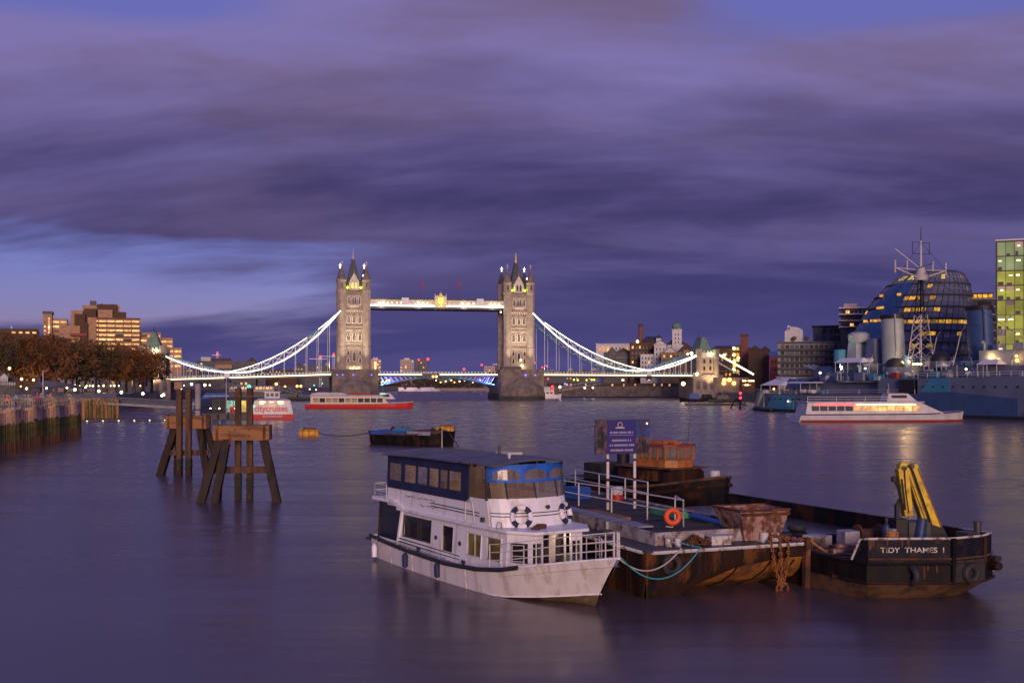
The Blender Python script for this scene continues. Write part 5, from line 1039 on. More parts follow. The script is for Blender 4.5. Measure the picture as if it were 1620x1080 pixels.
    # floodlights standing on the pier apron
    for x, wts in ((-4.2, 1), (0, 1.1), (4.2, 1)):
        MB().box(s + x - .4, s + x + .4, -14.3, -13.7, zt + .5, zt + 1.1).obj('floodlight', 'dark_steel', pr)
        lamp('SPOT', BR, (s + x, -14.4, zt + 1.3), 15000 * wts, (1, .80, .56), (s + x * 1.0, -hy, 40), 60, 1.0, .4)
        lamp('SPOT', BR, (s + x, -14.6, zt + 1.3), 16000 * wts, (1, .74, .50), (s + x * .6, -hy, 52), 30, .8, .4)
    lamp('SPOT', BR, (s - 13 if side == 0 else s + 13, -9, zt + 1.5), 6000, (1, .80, .55), (s, -4, 34), 60, .9, .4)
    if side == 1:
        for (x, z, r_) in ((1.2, 16.4, .75), (.6, 19.3, .5)): MB().ball((s + x, -hy - 1.6, z), r_, 10, 7).obj('flood_globe', 'globe_warm', tw)
        MB().box(s - 9.5, s + .5, -11, -7.6, zt + .5, zt + 3.0).obj('pier_cabin', 'dark_steel', pr)
    else:
        for x in (-1.8, -.5, 1.0, 2.2): MB().ball((s + x, -hy - 1.0, 14.6 + .3 * abs(x)), .32, 8, 6).obj('flood_globe', 'globe_warm', tw)
        for x in (-2.4, 1.9): MB().ball((s + x, -hy - 6, 13.95), .36, 8, 6).obj('flood_globe', 'globe_white', tw)
# high level walkways
for iy, y in enumerate((-5.2, 5.2)):
    wk = MB().box(-34, 34, y - 1.8, y + 1.8, 44.7, 48.0).obj('walkway', 'stone_pale', BR)
    MB().box(-34, 34, y - 2.1, y + 2.1, 48.0, 48.6).obj('walkway_roof', 'roof_dark', wk); MB().box(-34, 34, y - 2.0, y + 2.0, 43.6, 44.7).obj('bottom_chord', 'dark_steel', wk)
    if iy == 0:
        for a, b in ((-34.3, -1.6), (4.2, 34.3)): MB().box(a, b, y - 2.25, y - 2.02, 44.75, 45.35).obj('light_strip', 'led_white', wk)
        lt = MB()
        for k in range(28):
            x = -33.5 + k * 2.4
            lt.bar((x, y - 1.9, 45.5), (x + 1.2, y - 1.9, 47.8), .16, .10).bar((x + 2.4, y - 1.9, 45.5), (x + 1.2, y - 1.9, 47.8), .16, .10)
        lt.obj('lattice', 'white_steel', wk)
        for x in (-28, -26.3, -24, -22, -19.7, -17.5, -9.5, -7.2, -5, 12, 15, 17.5, 26, 27.8, 30, 33): MB().ball((x, y - 1.95, 46.5), .30, 8, 5).obj('walkway_lamp', 'globe_warm', wk)
        for x in (-17.5, 19): MB().box(x, x + 3.4, y - 2.3, y - 1.8, 45.3, 48.9).obj('pavilion', 'white_steel', wk)
        cp = [(-1.6, 44.4), (4.2, 44.4), (4.2, 49.2), (3.6, 50.0), (-1.0, 50.0), (-1.6, 49.2)]
        MB().hexa([(x, y - 2.7, z) for x, z in cp], [(x, y - 1.8, z) for x, z in cp]).obj('crest_panel', 'stone_pale', wk)
        sh = [(-.1, 49.2), (2.7, 49.2), (2.7, 47.2), (1.3, 45.2), (-.1, 47.2)]
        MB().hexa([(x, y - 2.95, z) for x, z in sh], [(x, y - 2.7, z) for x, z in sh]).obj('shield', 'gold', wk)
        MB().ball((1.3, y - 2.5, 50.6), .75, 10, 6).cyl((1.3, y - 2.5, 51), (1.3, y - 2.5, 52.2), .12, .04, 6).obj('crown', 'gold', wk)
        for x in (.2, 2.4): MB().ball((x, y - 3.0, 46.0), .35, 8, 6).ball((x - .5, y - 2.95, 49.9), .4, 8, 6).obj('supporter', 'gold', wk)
        for x in (-1.4, 4.0): MB().cyl((x, y - 2.3, 49), (x, y - 2.3, 51.2), .22, .05, 6).obj('pinnacle', 'white_steel', wk)
        lamp('POINT', BR, (1.3, y - 6.5, 45.4), 700, (1, .75, .18), radius=.5)
        for x in (-27, -9, 13, 27): lamp('POINT', BR, (x, y - 4.2, 44.6), 500, (1, .9, .72), radius=.5)
        for x in (-8, 10):
            MB().cyl((x, y, 48.4), (x, y, 56.5), .16, .10, 6).obj('flag_pole', 'red_dull', wk); MB().box(x, x + 1.6, y - .03, y + .03, 54.9, 56.2).obj('flag', 'red_dull', wk)
        for x in (32.2, 33.6): MB().ball((x + (.5 if x > 33 else -1.2), y - 1.7, 42.6 + (.8 if x > 33 else 0)), .4, 8, 6).obj('walkway_lamp', 'globe_warm', wk)
# roadway: bascule leaves and side spans
def ramp_box(s0, s1, y0, y1, t0, t1): 
    return MB().hexa([(s0, y0, zdeck(s0) + t0), (s1, y0, zdeck(s1) + t0), (s1, y1, zdeck(s1) + t0), (s0, y1, zdeck(s0) + t0)], [(s0, y0, zdeck(s0) + t1), (s1, y0, zdeck(s1) + t1), (s1, y1, zdeck(s1) + t1), (s0, y1, zdeck(s0) + t1)])
ABL, ABR = -131.5, 137.0
for (s0, s1) in ((-29.3, 0), (0, 29.3), (ABL + 5, -51), (51, ABR - 4)):
    dk = ramp_box(s0 + .05, s1 - .05, -8.5, 8.5, -.9, .1).obj('roadway', 'asphalt', BR)
    ramp_box(s0, s1, -9.0, -8.5, -1.3, .35).obj('edge_girder', 'dark_steel', dk); ramp_box(s0, s1, 8.5, 9.0, -1.3, .35).obj('edge_girder', 'dark_steel', dk)
    gaps = [(s0 + .4, s1 - (8 if s1 == 0 else 0)), ] if s1 <= 0 else [(s0 + (.3 if s0 else .6), s1 - .4)]
    for a, b in gaps: ramp_box(a, b, -9.2, -9.0, -.45, .12).obj('light_strip', 'led_warm', dk)
    for iy in (-8.8, 8.8):
        ramp_box(s0, s1, iy - .08, iy + .08, 1.15, 1.32).obj('parapet_rail', 'teal_paint', dk)
        n = int((s1 - s0) / 1.6); ps = MB()
        for k in range(n + 1):
            x = s0 + (s1 - s0) * k / n; ps.box(x - .22, x + .22, iy - .1, iy + .1, zdeck(x) + .3, zdeck(x) + 1.15)
        ps.obj('parapet_balusters', 'white_steel', dk)
for s in (-1, 1):
    for y in (-8.2, -3, 3, 8.2):
        low = lambda u: 11.0 - 3.9 * (u / 28.0) ** 1.7       # u = distance from mid span
        N_ = 12; us = [1.5 + k * (27.6 - 1.5) / N_ for k in range(N_ + 1)]
        MB().tube([(s * u, y, low(u)) for u in us], .34, 6).obj('bascule_arch', 'teal_paint', BR)
        if y < 5:
            for k in range(4, N_): MB().bar((s * us[k], y, low(us[k])), (s * us[k + 1], y, 11.3), .42, .3).obj('bascule_strut', 'blue_truss', BR)
    lamp('SPOT', BR, (s * 28.6, -9.6, 7.4), 8000, (.22, .26, 1), (s * 20, -6, 10.6), 120, .7, .4)
    lamp('SPOT', BR, (s * 25, -10.5, 7.2), 3500, (.22, .26, 1), (s * 20, -6, 11), 130, .7, .4)
MB().ball((-2.6, -9.3, 11.2), .55, 8, 6).obj('span_lamp', 'globe_orange', BR); MB().ball((-1.0, -9.3, 11.2), .55, 8, 6).obj('span_lamp', 'globe_orange', BR)
# suspension chains and hangers
def chainspan(sA, zA, sB, zB, sagL, sagU, y, lit):
    """sA tower end, sB low end: two chords, bracing, hangers"""
    n = 10; lo_, up_ = [], []
    for k in range(n + 1):
        t = k / n; x = sA + (sB - sA) * t; zl = zA + (zB - zA) * t
        lo_.append(Vector((x, y, zl - sagL * 4 * t * (1 - t)))); up_.append(Vector((x, y, zl - sagU * 4 * t * (1 - t))))
    ch = MB().tube(lo_, .48, 6).obj('chain_chord', 'teal_paint' if not lit else 'white_steel', BR)
    MB().tube(up_, .40, 6).obj('chain_top_chord', 'teal_paint', ch)
    br = MB()
    for k in range(1, n):
        br.bar(lo_[k], up_[k], .24, .24)
        if k < n - 1: br.bar(lo_[k], up_[k + 1], .20, .20); br.bar(up_[k], lo_[k + 1], .20, .20)
    br.obj('chain_bracing', 'white_steel', ch)
    for k in range(1, n):
        x = lo_[k].x; MB().cyl((x, y, zdeck(x) + .2), lo_[k], .15, n=6).obj('hanger', 'white_steel', ch)
    if lit:
        off = Vector((0, -.55, 0)); MB().tube([p + off for p in lo_], .27, 6).obj('chain_light', 'led_white', ch)
        if lit > 1:
            for a, b in ((0, 2), (3, n)) if sB < 0 else ((1, n),): MB().tube([p + off for p in up_[a:b + 1]], .17, 6).obj('chain_light', 'led_white', ch)
    return ch
for y, lit in ((-8.9, 2), (8.9, 0)):
    chainspan(-46.5, 42.2, -98.5, zdeck(-98) + 2.3, 8.7, 4.9, y, lit)
    chainspan(-126, zdeck(-126) + 10.6, -98.5, zdeck(-98) + 2.3, 1.6, -.2, y, 1 if lit else 0)
    chainspan(46.5, 42.2, 106, zdeck(106) + 2.3, 8.7, 4.9, y, lit)
    chainspan(134, zdeck(134) + 11.4, 106, zdeck(106) + 2.3, 1.8, .4, y, lit)
    for s in (-98.5, 106): MB().box(s - 1.2, s + 1.2, y - .7, y + .7, zdeck(s) - 2.2, zdeck(s) + 3.2).obj('chain_link_block', 'white_steel' if y < 0 else 'teal_paint', BR); MB().box(s - 1.3, s + 1.3, y - .75, y + .75, zdeck(s) - 2.4, zdeck(s) - .4).obj('link_skirt', 'navy', BR)
    for k, (dy) in enumerate((0,)): 
        MB().bar((143, y, zdeck(140) + 10.6), (162, y, 12.5), .7, .7).obj('anchor_tie', 'led_white' if y < 0 else 'white_steel', BR)
        MB().bar((-139, y, 19), (-156, y, 9), .7, .7).obj('anchor_tie', 'white_steel', BR)
# abutment towers
for s, zg in ((ABL, 4.6), (ABR, 5.0)):
    at_ = MB().box(s - 4.6, s + 4.6, -9, 9, zg - 5, 21).obj('abutment_tower', 'stone', BR)
    MB().box(s - 8, s + 8, -10.5, 10.5, zg - 6, zdeck(s) + .2).obj('abutment_base', 'stone', at_)
    for x in (-5.5, -2, 2, 5.5): uarch('abutment_arch', 'stone_dark', at_, s + x, -10.6, zg, 2.0, 4.6, .3)
    for ix in (-1, 1):
        for iy in (-1, 1): MB().lathe([(1.5, zg), (1.5, 21.5), (1.75, 22), (1.75, 25.2)], 8, (s + ix * 4.6, iy * 9, 0), ph=R(22.5)).obj('abutment_turret', 'stone', at_)
    MB().box(s - 5, s + 5, -9.4, 9.4, 20.9, 21.6).box(s - 4.9, s + 4.9, -9.3, -8.9, 21.6, 23.4).box(s - 4.9, s + 4.9, 8.9, 9.3, 21.6, 23.4).obj('abutment_cornice', 'stone_pale', at_)
    for k in range(5): MB().box(s - 4.0 + k * 1.8, s - 3.1 + k * 1.8, -9.3, -8.9, 23.4, 24.3).obj('merlon', 'stone_pale', at_)
    MB().loft([[(s - 4.2, -7.5, 22), (s + 4.2, -7.5, 22), (s + 4.2, 7.5, 22), (s - 4.2, 7.5, 22)], [(s - .9, -3.5, 31.5), (s + .9, -3.5, 31.5), (s + .9, 3.5, 31.5), (s - .9, 3.5, 31.5)]]).obj('abutment_roof', 'copper_green', at_)
    for iy in (-3.2, 3.2): MB().cyl((s, iy, 31.3), (s, iy, 34.5), .2, .06, 6).obj('abutment_finial', 'dark_steel', at_)
    for zz in (14.5, 18): 
        for x in (-1.6, 1.6): uarch('abutment_window', 'win_dark', at_, s + x, -9.05, zz, 1.0, 2.2, .2)
    lamp('SPOT', BR, (s + 3, -17, zg + 3), 9000, (1, .66, .34), (s, -9, 14), 80, .9, .5)
    lamp('POINT', BR, (s + 1.5, -9.8, 22.8), 420, (.8, 1, .45), radius=.4)
    MB().ball((s - 6.2, -10.5, zdeck(s) + (.6)), .8, 8, 6).obj('parapet_lamp', 'globe_warm', at_)
for dz, r_ in ((11, .85), (10.6, .5)): MB().ball((ABR - 8.5 + (0 if r_ > .6 else -2), -9, zdeck(120) + dz), r_, 8, 6).obj('street_globe', 'globe_warm', BR)
# ================================================================== NORTH BANK
# ---- timber faced river wall
A_, C_ = Vector((-52.2, 100, 0)), Vector((-65.3, 171, 0)); dW = (C_ - A_).normalized(); nW = Vector((-dW.y, dW.x, 0)); nW = -nW if nW.x < 0 else nW
TW = thing('timber_river_wall', 'tall timber piled river wall with green weed band and pale railing', 'river wall')
def wall_sheet(a, b, off, z0, z1, th=.3):
    p, q = a + nW * off, b + nW * off; r_, s_ = p - nW * th, q - nW * th
    return MB().hexa([(p.x, p.y, z0), (q.x, q.y, z0), (s_.x, s_.y, z0), (r_.x, r_.y, z0)], [(p.x, p.y, z1), (q.x, q.y, z1), (s_.x, s_.y, z1), (r_.x, r_.y, z1)])
wall_sheet(A_, C_, .18, -2, 1.15).obj('lower_sheeting', 'pile_brown', TW); wall_sheet(A_, C_, .16, 1.15, 3.2).obj('weed_sheeting', 'pile_green', TW); wall_sheet(A_, C_, .14, 3.2, 4.9).obj('upper_sheeting', 'pile_pale', TW)
L_ = (C_ - A_).length; n = int(L_ / .85); pm = {}
for nm, mt, z0, z1, r_ in (('low', 'pile_brown', -2, 1.3, .26), ('mid', 'pile_green', 1.3, 3.3, .25), ('top', 'pile_pale', 3.3, 5.0, .235)): pm[nm] = MB().lathe([(r_, z0), (r_ * .97, (z0 + z1) / 2), (r_ * .94, z1)], 8).mesh('pile_' + nm, mt, True)
for k in range(n + 1):
    q = A_ + dW * (L_ * k / n) + nW * (.34 + random.uniform(-.05, .05)); zs = random.uniform(.9, 1.1)
    po = link('pile', pm['low'], TW, q)
    link('pile_weed', pm['mid'], po, (0, 0, random.uniform(-.25, .15))); link('pile_head', pm['top'], po, (0, 0, random.uniform(-.2, .35)))
for sgn in (0,):
    for k in range(12): MB().cyl((C_.x - 1.2 - k * .95, C_.y + .1 + k * .05, -2), (C_.x - 1.2 - k * .95, C_.y + .1 + k * .05, 4.9), .24, n=8).obj('return_pile', 'pile_brown', TW)
wall_sheet(A_, C_, .45, 4.7, 4.95, 1.2).obj('coping', 'pile_pale', TW)
# railing with bowed stanchions
RG = thing('promenade_railing', 'pale bowed steel railing along the top of the timber wall', 'railing')
n = int(L_ / 1.25); sm = None
for k in range(n + 1):
    u = k / n; q = A_ + dW * (L_ * u) + nW * .25; top = 6.9 - .6 * u
    if sm is None: sm = MB().tube([nW * x + Vector((0, 0, z)) for x, z in ((0, 0), (.28, .35), (.34, .9), (.1, 1.5), (0, 1.75))], .055, 6).mesh('stanchion', 'concrete', True)
    link('stanchion', sm, RG, (q.x, q.y, 4.6), 0, (1, 1, (top - 4.6) / 1.75))
for z in (.0, -.55, -1.1): MB().bar(A_ + nW * (.25 + (.22 if z < -.3 else 0)) + Vector((0, 0, 6.9 + z)), C_ + nW * (.25 + (.22 if z < -.3 else 0)) + Vector((0, 0, 6.3 + z)), .07, .07).obj('rail', 'concrete', RG)
# small bracket lamps leaning out over the railing
for i, (px, yp) in enumerate(((-6, 128), (28, 138), (62, 150), (90, 163))):
    u = (yp - 100) / 71; q = A_ + dW * (L_ * u) + nW * .3; t = thing('railing_lamp', ['small bracket lamp on the railing left of the kiosk', 'small bracket lamp on the railing beside the person in pale clothes', 'small bracket lamp on the railing by the dark red coat', 'small bracket lamp on the railing near the wall corner'][i], 'lamp', (q.x, q.y, 5.2), 0, 'railing lamps on the timber wall')
    MB().tube([Vector((0, 0, 0)), Vector((0, 0, 1.9)), nW * .5 + Vector((0, 0, 2.3)), nW * 2.2 + Vector((0, 0, 2.3))], .05, 6).obj('bracket', 'dark_steel', t, True)
    e = nW * 2.3 + Vector((0, 0, 2.2)); MB().ball(e, .13, 8, 6).obj('globe', 'globe_warm', t, True); lamp('SPOT', t, e + nW * .35 - Vector((0, 0, .1)), 520, (1, .58, .26), -nW * 1.0 + Vector((0, 0, -2.2)), 125, .8, .15)
# second wall across the inlet
W2A, W2B = Vector((-118, 258.5, 0)), Vector((-90.5, 261.5, 0))
T2 = thing('timber_river_wall', 'dark weedy timber wall under the pier gangway', 'river wall')
for k in range(34):
    q = W2A.lerp(W2B, k / 33); MB().cyl((q.x, q.y - .3, -2), (q.x, q.y - .3, 3.9 + random.uniform(-.3, .3)), .33, .3, 8).obj('pile', 'pile_green' if k % 3 else 'pile_brown', T2)
MB().bar(W2A + Vector((0, .1, 2)), W2B + Vector((0, .1, 2)), .3, 4.6).obj('sheeting', 'pile_brown', T2)
# ---- people on the promenade
def person_mesh(name, mat, stride):
    me = bpy.data.meshes.new(name)
    V_ = [(0, 0, .95), (0, 0, 1.2), (0, 0, 1.42), (0, 0, 1.52), (0, -.01, 1.66), (0, 0, 1.76), (-.19, 0, 1.40), (-.25, .03, 1.12), (-.22, -.10, .88), (.19, 0, 1.40), (.25, .02, 1.12), (.22, -.08, .88), (-.10, 0, .88), (-.11, -stride, .48), (-.11, stride * .3, .05), (-.11, -.12, .03), (.10, 0, .88), (.11, stride, .48), (.11, stride * 1.2, .05), (.11, stride - .08, .03)]
    E_ = [(0, 1), (1, 2), (2, 3), (3, 4), (4, 5), (2, 6), (6, 7), (7, 8), (2, 9), (9, 10), (10, 11), (0, 12), (12, 13), (13, 14), (14, 15), (0, 16), (16, 17), (17, 18), (18, 19)]
    R_ = [.15, .15, .15, .06, .105, .08, .075, .055, .045, .075, .055, .045, .10, .07, .05, .045, .10, .07, .05, .045]
    me.from_pydata(V_, E_, []); o = bpy.data.objects.new(name, me); col.objects.link(o)
    o.modifiers.new('skin', 'SKIN'); o.modifiers.new('sub', 'SUBSURF').levels = 1
    for i, r_ in enumerate(R_): me.skin_vertices[0].data[i].radius = (r_ * (1.25 if i in (0, 1, 2) else 1), r_)
    me.skin_vertices[0].data[0].use_root = True
    dg = bpy.context.evaluated_depsgraph_get(); m2 = bpy.data.meshes.new_from_object(o.evaluated_get(dg)); bpy.data.objects.remove(o)
    m2.materials.clear()
    for k in (mat, 'skin', 'black'): m2.materials.append(M(k))
    for p in m2.polygons: z = p.center.z; p.material_index = 1 if z > 1.5 else (2 if z < .8 else 0); p.use_smooth = True
    return m2
pmR, pmP = person_mesh('person_red', 'coat_red', .10), person_mesh('person_pale', 'coat_pale', .02)
for px, me, lab, Yp, rz in ((12, pmR, 'person in a red coat by the railing beside the timbered kiosk', 133, .4), (25, pmP, 'person in pale clothes following the red coat by the kiosk', 136, 2.8), (59, pmR, 'person in dark red coat leaning near the flagpole', 148, 3.3), (65, pmP, 'person in pale coat standing between two red coats', 150, 1.2), (81, pmR, 'person in a red coat nearest the end of the railing', 155, -.6)):
    hp = thing('person', lab, 'person', (((px - 810) / F * Yp), Yp, 4.95), rz); hp.scale = (1.08,) * 3; link('body', me, hp)
    MB().lathe([(.11, 0), (.118, .06), (.09, .12), (.02, .14)], 10, (0, .015, 1.65)).obj('hair', 'black', hp, True)
# ---- trees along the wharf
def tree_parts(seed, H, rx, mats, dens):
    rnd = random.Random(seed); tr = MB(); top = H * .50
    tr.tube([(0, 0, -.3), (.1, 0, H * .18), (-.05, .1, H * .36), (.05, 0, H * .58)], [.55, .42, .34, .2], 8)
    tips = []
    for k in range(9):
        a = k * 2.4 + rnd.random(); z = H * rnd.uniform(.26, .5); l = rx * rnd.uniform(.5, .9)
        e = Vector((math.cos(a) * l, math.sin(a) * l, z + H * rnd.uniform(.16, .36))); tr.tube([(0, 0, z), (e.x * .5, e.y * .5, z + (e.z - z) * .65), e], [.22, .14, .06], 6); tips.append(e)
    cr = MB(); cl = []
    for k in range(dens):
        a, b = rnd.uniform(0, 6.283), rnd.uniform(-.95, 1); rr = rnd.uniform(.45, 1.0) ** .6; s = math.sqrt(max(0, 1 - b * b))
        c = Vector((math.cos(a) * s * rx * rr, math.sin(a) * s * rx * rr, H * .60 + b * H * .36 * rr)); c += Vector((rnd.uniform(-.6, .6), rnd.uniform(-.6, .6), rnd.uniform(-.9, .5))); cl.append((c, rnd.uniform(.9, 1.9)))
    for c, R0 in cl:
        for k in range(34):
            d = Vector((rnd.gauss(0, 1), rnd.gauss(0, 1), rnd.gauss(0, .8))); d = d.normalized() * R0 * rnd.random() ** .5; p = c + d
            u = Vector((rnd.gauss(0, 1), rnd.gauss(0, 1), rnd.gauss(0, 1))).normalized(); v = u.orthogonal().normalized(); s = rnd.uniform(.16, .36)
            cr.add([p + u * s, p + v * s * .8, p - u * s, p - v * s * .8], [(0, 1, 2, 3)])
    def leafmesh(nm, mt):
        me = bpy.data.meshes.new(nm); me.from_pydata(cr.v, [], cr.f); me.materials.append(M(mt)); return me
    return tr.mesh('trunk', 'bark', True), [leafmesh('crown', m) for m in mats]
TREES = [tree_parts(11, 17, 6.0, ('leaf_brown', 'leaf_dark'), 95), tree_parts(12, 19, 7.2, ('leaf_dark', 'leaf_brown'), 115), tree_parts(13, 14, 5.6, ('leaf_brown', 'leaf_dark'), 80)]
spots = [(-16, 322, 1, 0, 1.05), (10, 352, 1, 0, 1.1), (34, 390, 1, 0, 1.12), (46, 338, 0, 0, 1.05), (66, 372, 1, 1, 1.12), (88, 350, 0, 0, 1.12), (104, 395, 1, 1, 1.12), (122, 365, 0, 1, 1.05), (136, 410, 1, 0, 1.1), (152, 375, 0, 1, 1.02), (168, 400, 1, 0, 1.05), (184, 385, 0, 0, 1.0), (200, 420, 0, 1, 1.1), (212, 392, 2, 0, 1.18), (226, 418, 2, 0, 1.3), (240, 440, 2, 1, 1.25)]
tl = {0: 'rust brown autumn plane tree on the wharf', 1: 'dark olive brown tree on the wharf'}
wh_ = ['behind the timbered kiosk', 'left of the flagpole', 'in the back row under the low dark block', 'beside the flagpole', 'below the hotel stair tower', 'in front of the hotel left wing', 'in the back row by the stair tower', 'below the red hotel balcony', 'in the back row under the hotel core', 'above the first gangway lamps', 'below the hotel window rows', 'above the middle gangway lamps', 'in the back row near the bridge abutment', 'third from the bridge abutment', 'second from the bridge abutment', 'touching the bridge abutment']
for i, (px, Yt, k, v, s) in enumerate(spots):
    t = thing('autumn_tree', tl[(v + (1 if k == 1 else 0)) % 2] + ' ' + wh_[i], 'tree', ((px - 810) / F * Yt, Yt, 4.6), i * 1.3, 'autumn trees along the wharf'); t.scale = (s, s, s * .97)
    link('trunk', TREES[k][0], t); link('crown', TREES[k][1][v], t)
# ---- lamp standards of the wharf
def street_lamp(x, y, z, h, label, mt='globe_warm', w_=0, r_=.36, grp='lamps along the wharf'):
    t = thing('street_lamp', label, 'lamp', (x, y, z), 0, grp)
    MB().lathe([(.22, 0), (.2, .3), (.09, .5), (.06, h - .3), (.12, h - .15)], 8).obj('post', 'dark_steel', t, True)
    MB().ball((0, 0, h + r_ * .7), r_, 10, 7).obj('globe', mt, t, True)
    if w_: lamp('POINT', t, (0, 0, h + r_ * .7 - .0), w_, (1, .60, .22), radius=r_ * 1.05)
    return t
lamps = [(15, 584, 300, 900), (34, 601, 330, 900), (33, 612, 345, 0), (53, 602, 340, 900), (120, 610, 390, 700), (126, 614, 388, 0), (137, 613, 400, 0), (142, 613, 410, 0), (147, 611, 395, 700), (156, 611, 400, 0), (164, 611, 402, 700), (164.6, 614, 420, 0), (175, 612, 405, 0), (181, 612, 400, 700), (188, 612, 410, 0), (212, 612, 400, 800), (222, 612, 420, 0), (62, 616, 320, 0), (77, 616, 330, 0), (101, 620, 320, 0)]
LLAB = ['above the timbered kiosk', 'left of the flagpole', 'low beside the lamp left of the flagpole', 'just left of the flagpole, taller of two', 'over the first gangway lamp', 'low over the gangway end', None, None, 'over the second gangway lamp', None, 'by the third tree row', None, None, 'over the middle gangway lamps', None, 'tall and alone near the bridge abutment', 'nearest the bridge abutment', 'small by the flagpole foot', 'by the person in red at the railing end', 'at the gangway head']
for i, (px, py, Yl, w_) in enumerate(lamps):
    p = at(px, py, Yl); h = max(2.2, p.z - 4.7); street_lamp(p.x, p.y, 4.7, h, 'warm globe lamp ' + (LLAB[i] or 'in the row under the wharf trees'), 'globe_warm', w_ * 7, .34 if w_ else .22)
fp = at(68, 586, 250); t = thing('flag_pole', 'white flagpole on the promenade behind the timber wall', 'pole', (fp.x, 250, 4.7)); MB().cyl((0, 0, 0), (0, 0, fp.z - 4.7), .16, .09, 8).obj('shaft', 'mast_white', t); MB().box(-.4, .4, -.4, .4, 0, .2).obj('foot', 'concrete', t); MB().bar((0, 0, fp.z - 4.9), (1.2, 0, fp.z - 4.6), .1).obj('gaff', 'mast_white', t)
# pavilion roof by the gangway head
c = at(85, 612, 262); t = thing('gangway_pavilion', 'low grey tent roof at the gangway head', 'pavilion', (c.x, 266, 4.7))
for x in (-4, 4):
    for y in (-3, 3): MB().cyl((x, y, 0), (x, y, 2.4), .1, n=6).obj('post', 'dark_steel', t)
MB().loft([[(-6, -4, 2.3), (6, -4, 2.1), (6, 4, 2.1), (-6, 4, 2.3)], [(-3.2, -1, 3.9), (-1.2, -1, 3.7), (-1.2, 1, 3.7), (-3.2, 1, 3.9)]]).obj('roof', 'concrete_dark', t)

# ---- building kit: photo columns and rows at one distance give real sizes
class Bld:
    def __init__(s, name, label, pxc, Yd, zb=5.0, rz=0, group=None, cat='building'):
        az = math.atan((pxc - 810) / F); rz = rz - az; s.k = math.cos(az)      # fronts look towards the river bend
        s.Y = Yd; s.zb = zb; s.pxc = pxc; s.o = thing(name, label, cat, ((pxc - 810) / F * Yd, Yd, zb), rz, group)
    def x(s, px): return (px - s.pxc) / F * s.Y * s.k
    def z(s, py): return CH - (py - HOR) / F * s.Y - s.zb
    def blk(s, a, b, yt, mat, y0=0, y1=14, yb=None, name='wall'):
        z1 = s.z(yt); z0 = -1 if yb is None else s.z(yb)
        return MB().box(s.x(a), s.x(b), y0, y1, z0, z1).obj(name, mat, s.o)
    def hip(s, a, b, ye, yr, mat, y0=0, y1=14, inset=.25, name='roof'):
        xa, xb = s.x(a), s.x(b); i = (xb - xa) * inset; m_ = (y0 + y1) / 2
        return MB().loft([[(xa - .3, y0 - .3, s.z(ye)), (xb + .3, y0 - .3, s.z(ye)), (xb + .3, y1 + .3, s.z(ye)), (xa - .3, y1 + .3, s.z(ye))], [(xa + i, m_ - .3, s.z(yr)), (xb - i, m_ - .3, s.z(yr)), (xb - i, m_ + .3, s.z(yr)), (xa + i, m_ + .3, s.z(yr))]]).obj(name, mat, s.o)
    def gable(s, a, b, ye, yr, mat, y0=0, y1=14, name='roof', wallmat=None):
        xa, xb, xm = s.x(a), s.x(b), s.x((a + b) / 2)
        if wallmat: MB().hexa([(xa, y0, s.z(ye)), (xb, y0, s.z(ye)), (xm, y0, s.z(yr))], [(xa, y1, s.z(ye)), (xb, y1, s.z(ye)), (xm, y1, s.z(yr))]).obj('gable_wall', wallmat, s.o)
        th = .35
        for (p, q) in ((xa, xm), (xb, xm)):
            MB().hexa([(p * 1.0 + (-.4 if p < q else .4), y0 - .3, s.z(ye) - .2), (q, y0 - .3, s.z(yr)), (q, y1 + .3, s.z(yr)), (p + (-.4 if p < q else .4), y1 + .3, s.z(ye) - .2)], [(p + (-.4 if p < q else .4), y0 - .3, s.z(ye) + th - .2), (q, y0 - .3, s.z(yr) + th), (q, y1 + .3, s.z(yr) + th), (p + (-.4 if p < q else .4), y1 + .3, s.z(ye) + th - .2)]).obj(name, mat, s.o)
    def grid(s, a, b, yt, yb, nx, ny, mats, fx_=.7, fz=.6, y0=0, lit=1.0, rnd=random, frame=None):
        xa, xb, zt, zb = s.x(a), s.x(b), s.z(yt), s.z(yb); cw, chh = (xb - xa) / nx, (zt - zb) / ny
        for i in range(nx):
            for j in range(ny):
                cx, cz = xa + cw * (i + .5), zb + chh * (j + .5); mt = mats[0] if rnd.random() < lit else mats[1]
                w_ = ubox('window', mt, s.o, cx - cw * fx_ / 2, cx + cw * fx_ / 2, y0 - .14, y0 + .1, cz - chh * fz / 2, cz + chh * fz / 2)
                if frame: ubox('sill', frame, s.o, cx - cw * fx_ / 2 - .12, cx + cw * fx_ / 2 + .12, y0 - .32, y0 + .05, cz - chh * fz / 2 - .22, cz - chh * fz / 2)

rb = random.Random(5)
H_ = Bld('river_hotel', 'brown stepped concrete hotel with long rows of lit windows', 180, 645, 5)
H_.blk(70, 83.5, 495, 'concrete_tan', 2, 14); H_.blk(69, 85, 494, 'concrete_dark', 1.5, 14.5, 498, 'parapet')
for k in range(7): ubox('window', 'globe_warm' if k in (3,) else 'win_warm', H_.o, H_.x(78), H_.x(80), 1.8, 2.2, H_.z(504 + k * 4.3 + 2.8), H_.z(504 + k * 4.3))
H_.grid(71, 74.5, 508, 534, 1, 4, ('win_warm', 'win_dark'), .7, .4, 2, .8, rb)
H_.blk(83.6, 107, 505, 'concrete_tan', 4, 16); H_.grid(84, 106.5, 506.5, 535.5, 2, 4, ('win_warm', 'win_dark'), .86, .42, 4, .72, rb)
H_.blk(96, 152, 516, 'concrete_tan', 0, 20); H_.blk(112, 131, 491, 'concrete_tan', 6, 22); H_.blk(118, 135, 497, 'brick_brown', 3, 20); H_.blk(130, 190, 482, 'concrete_tan', 9, 26)
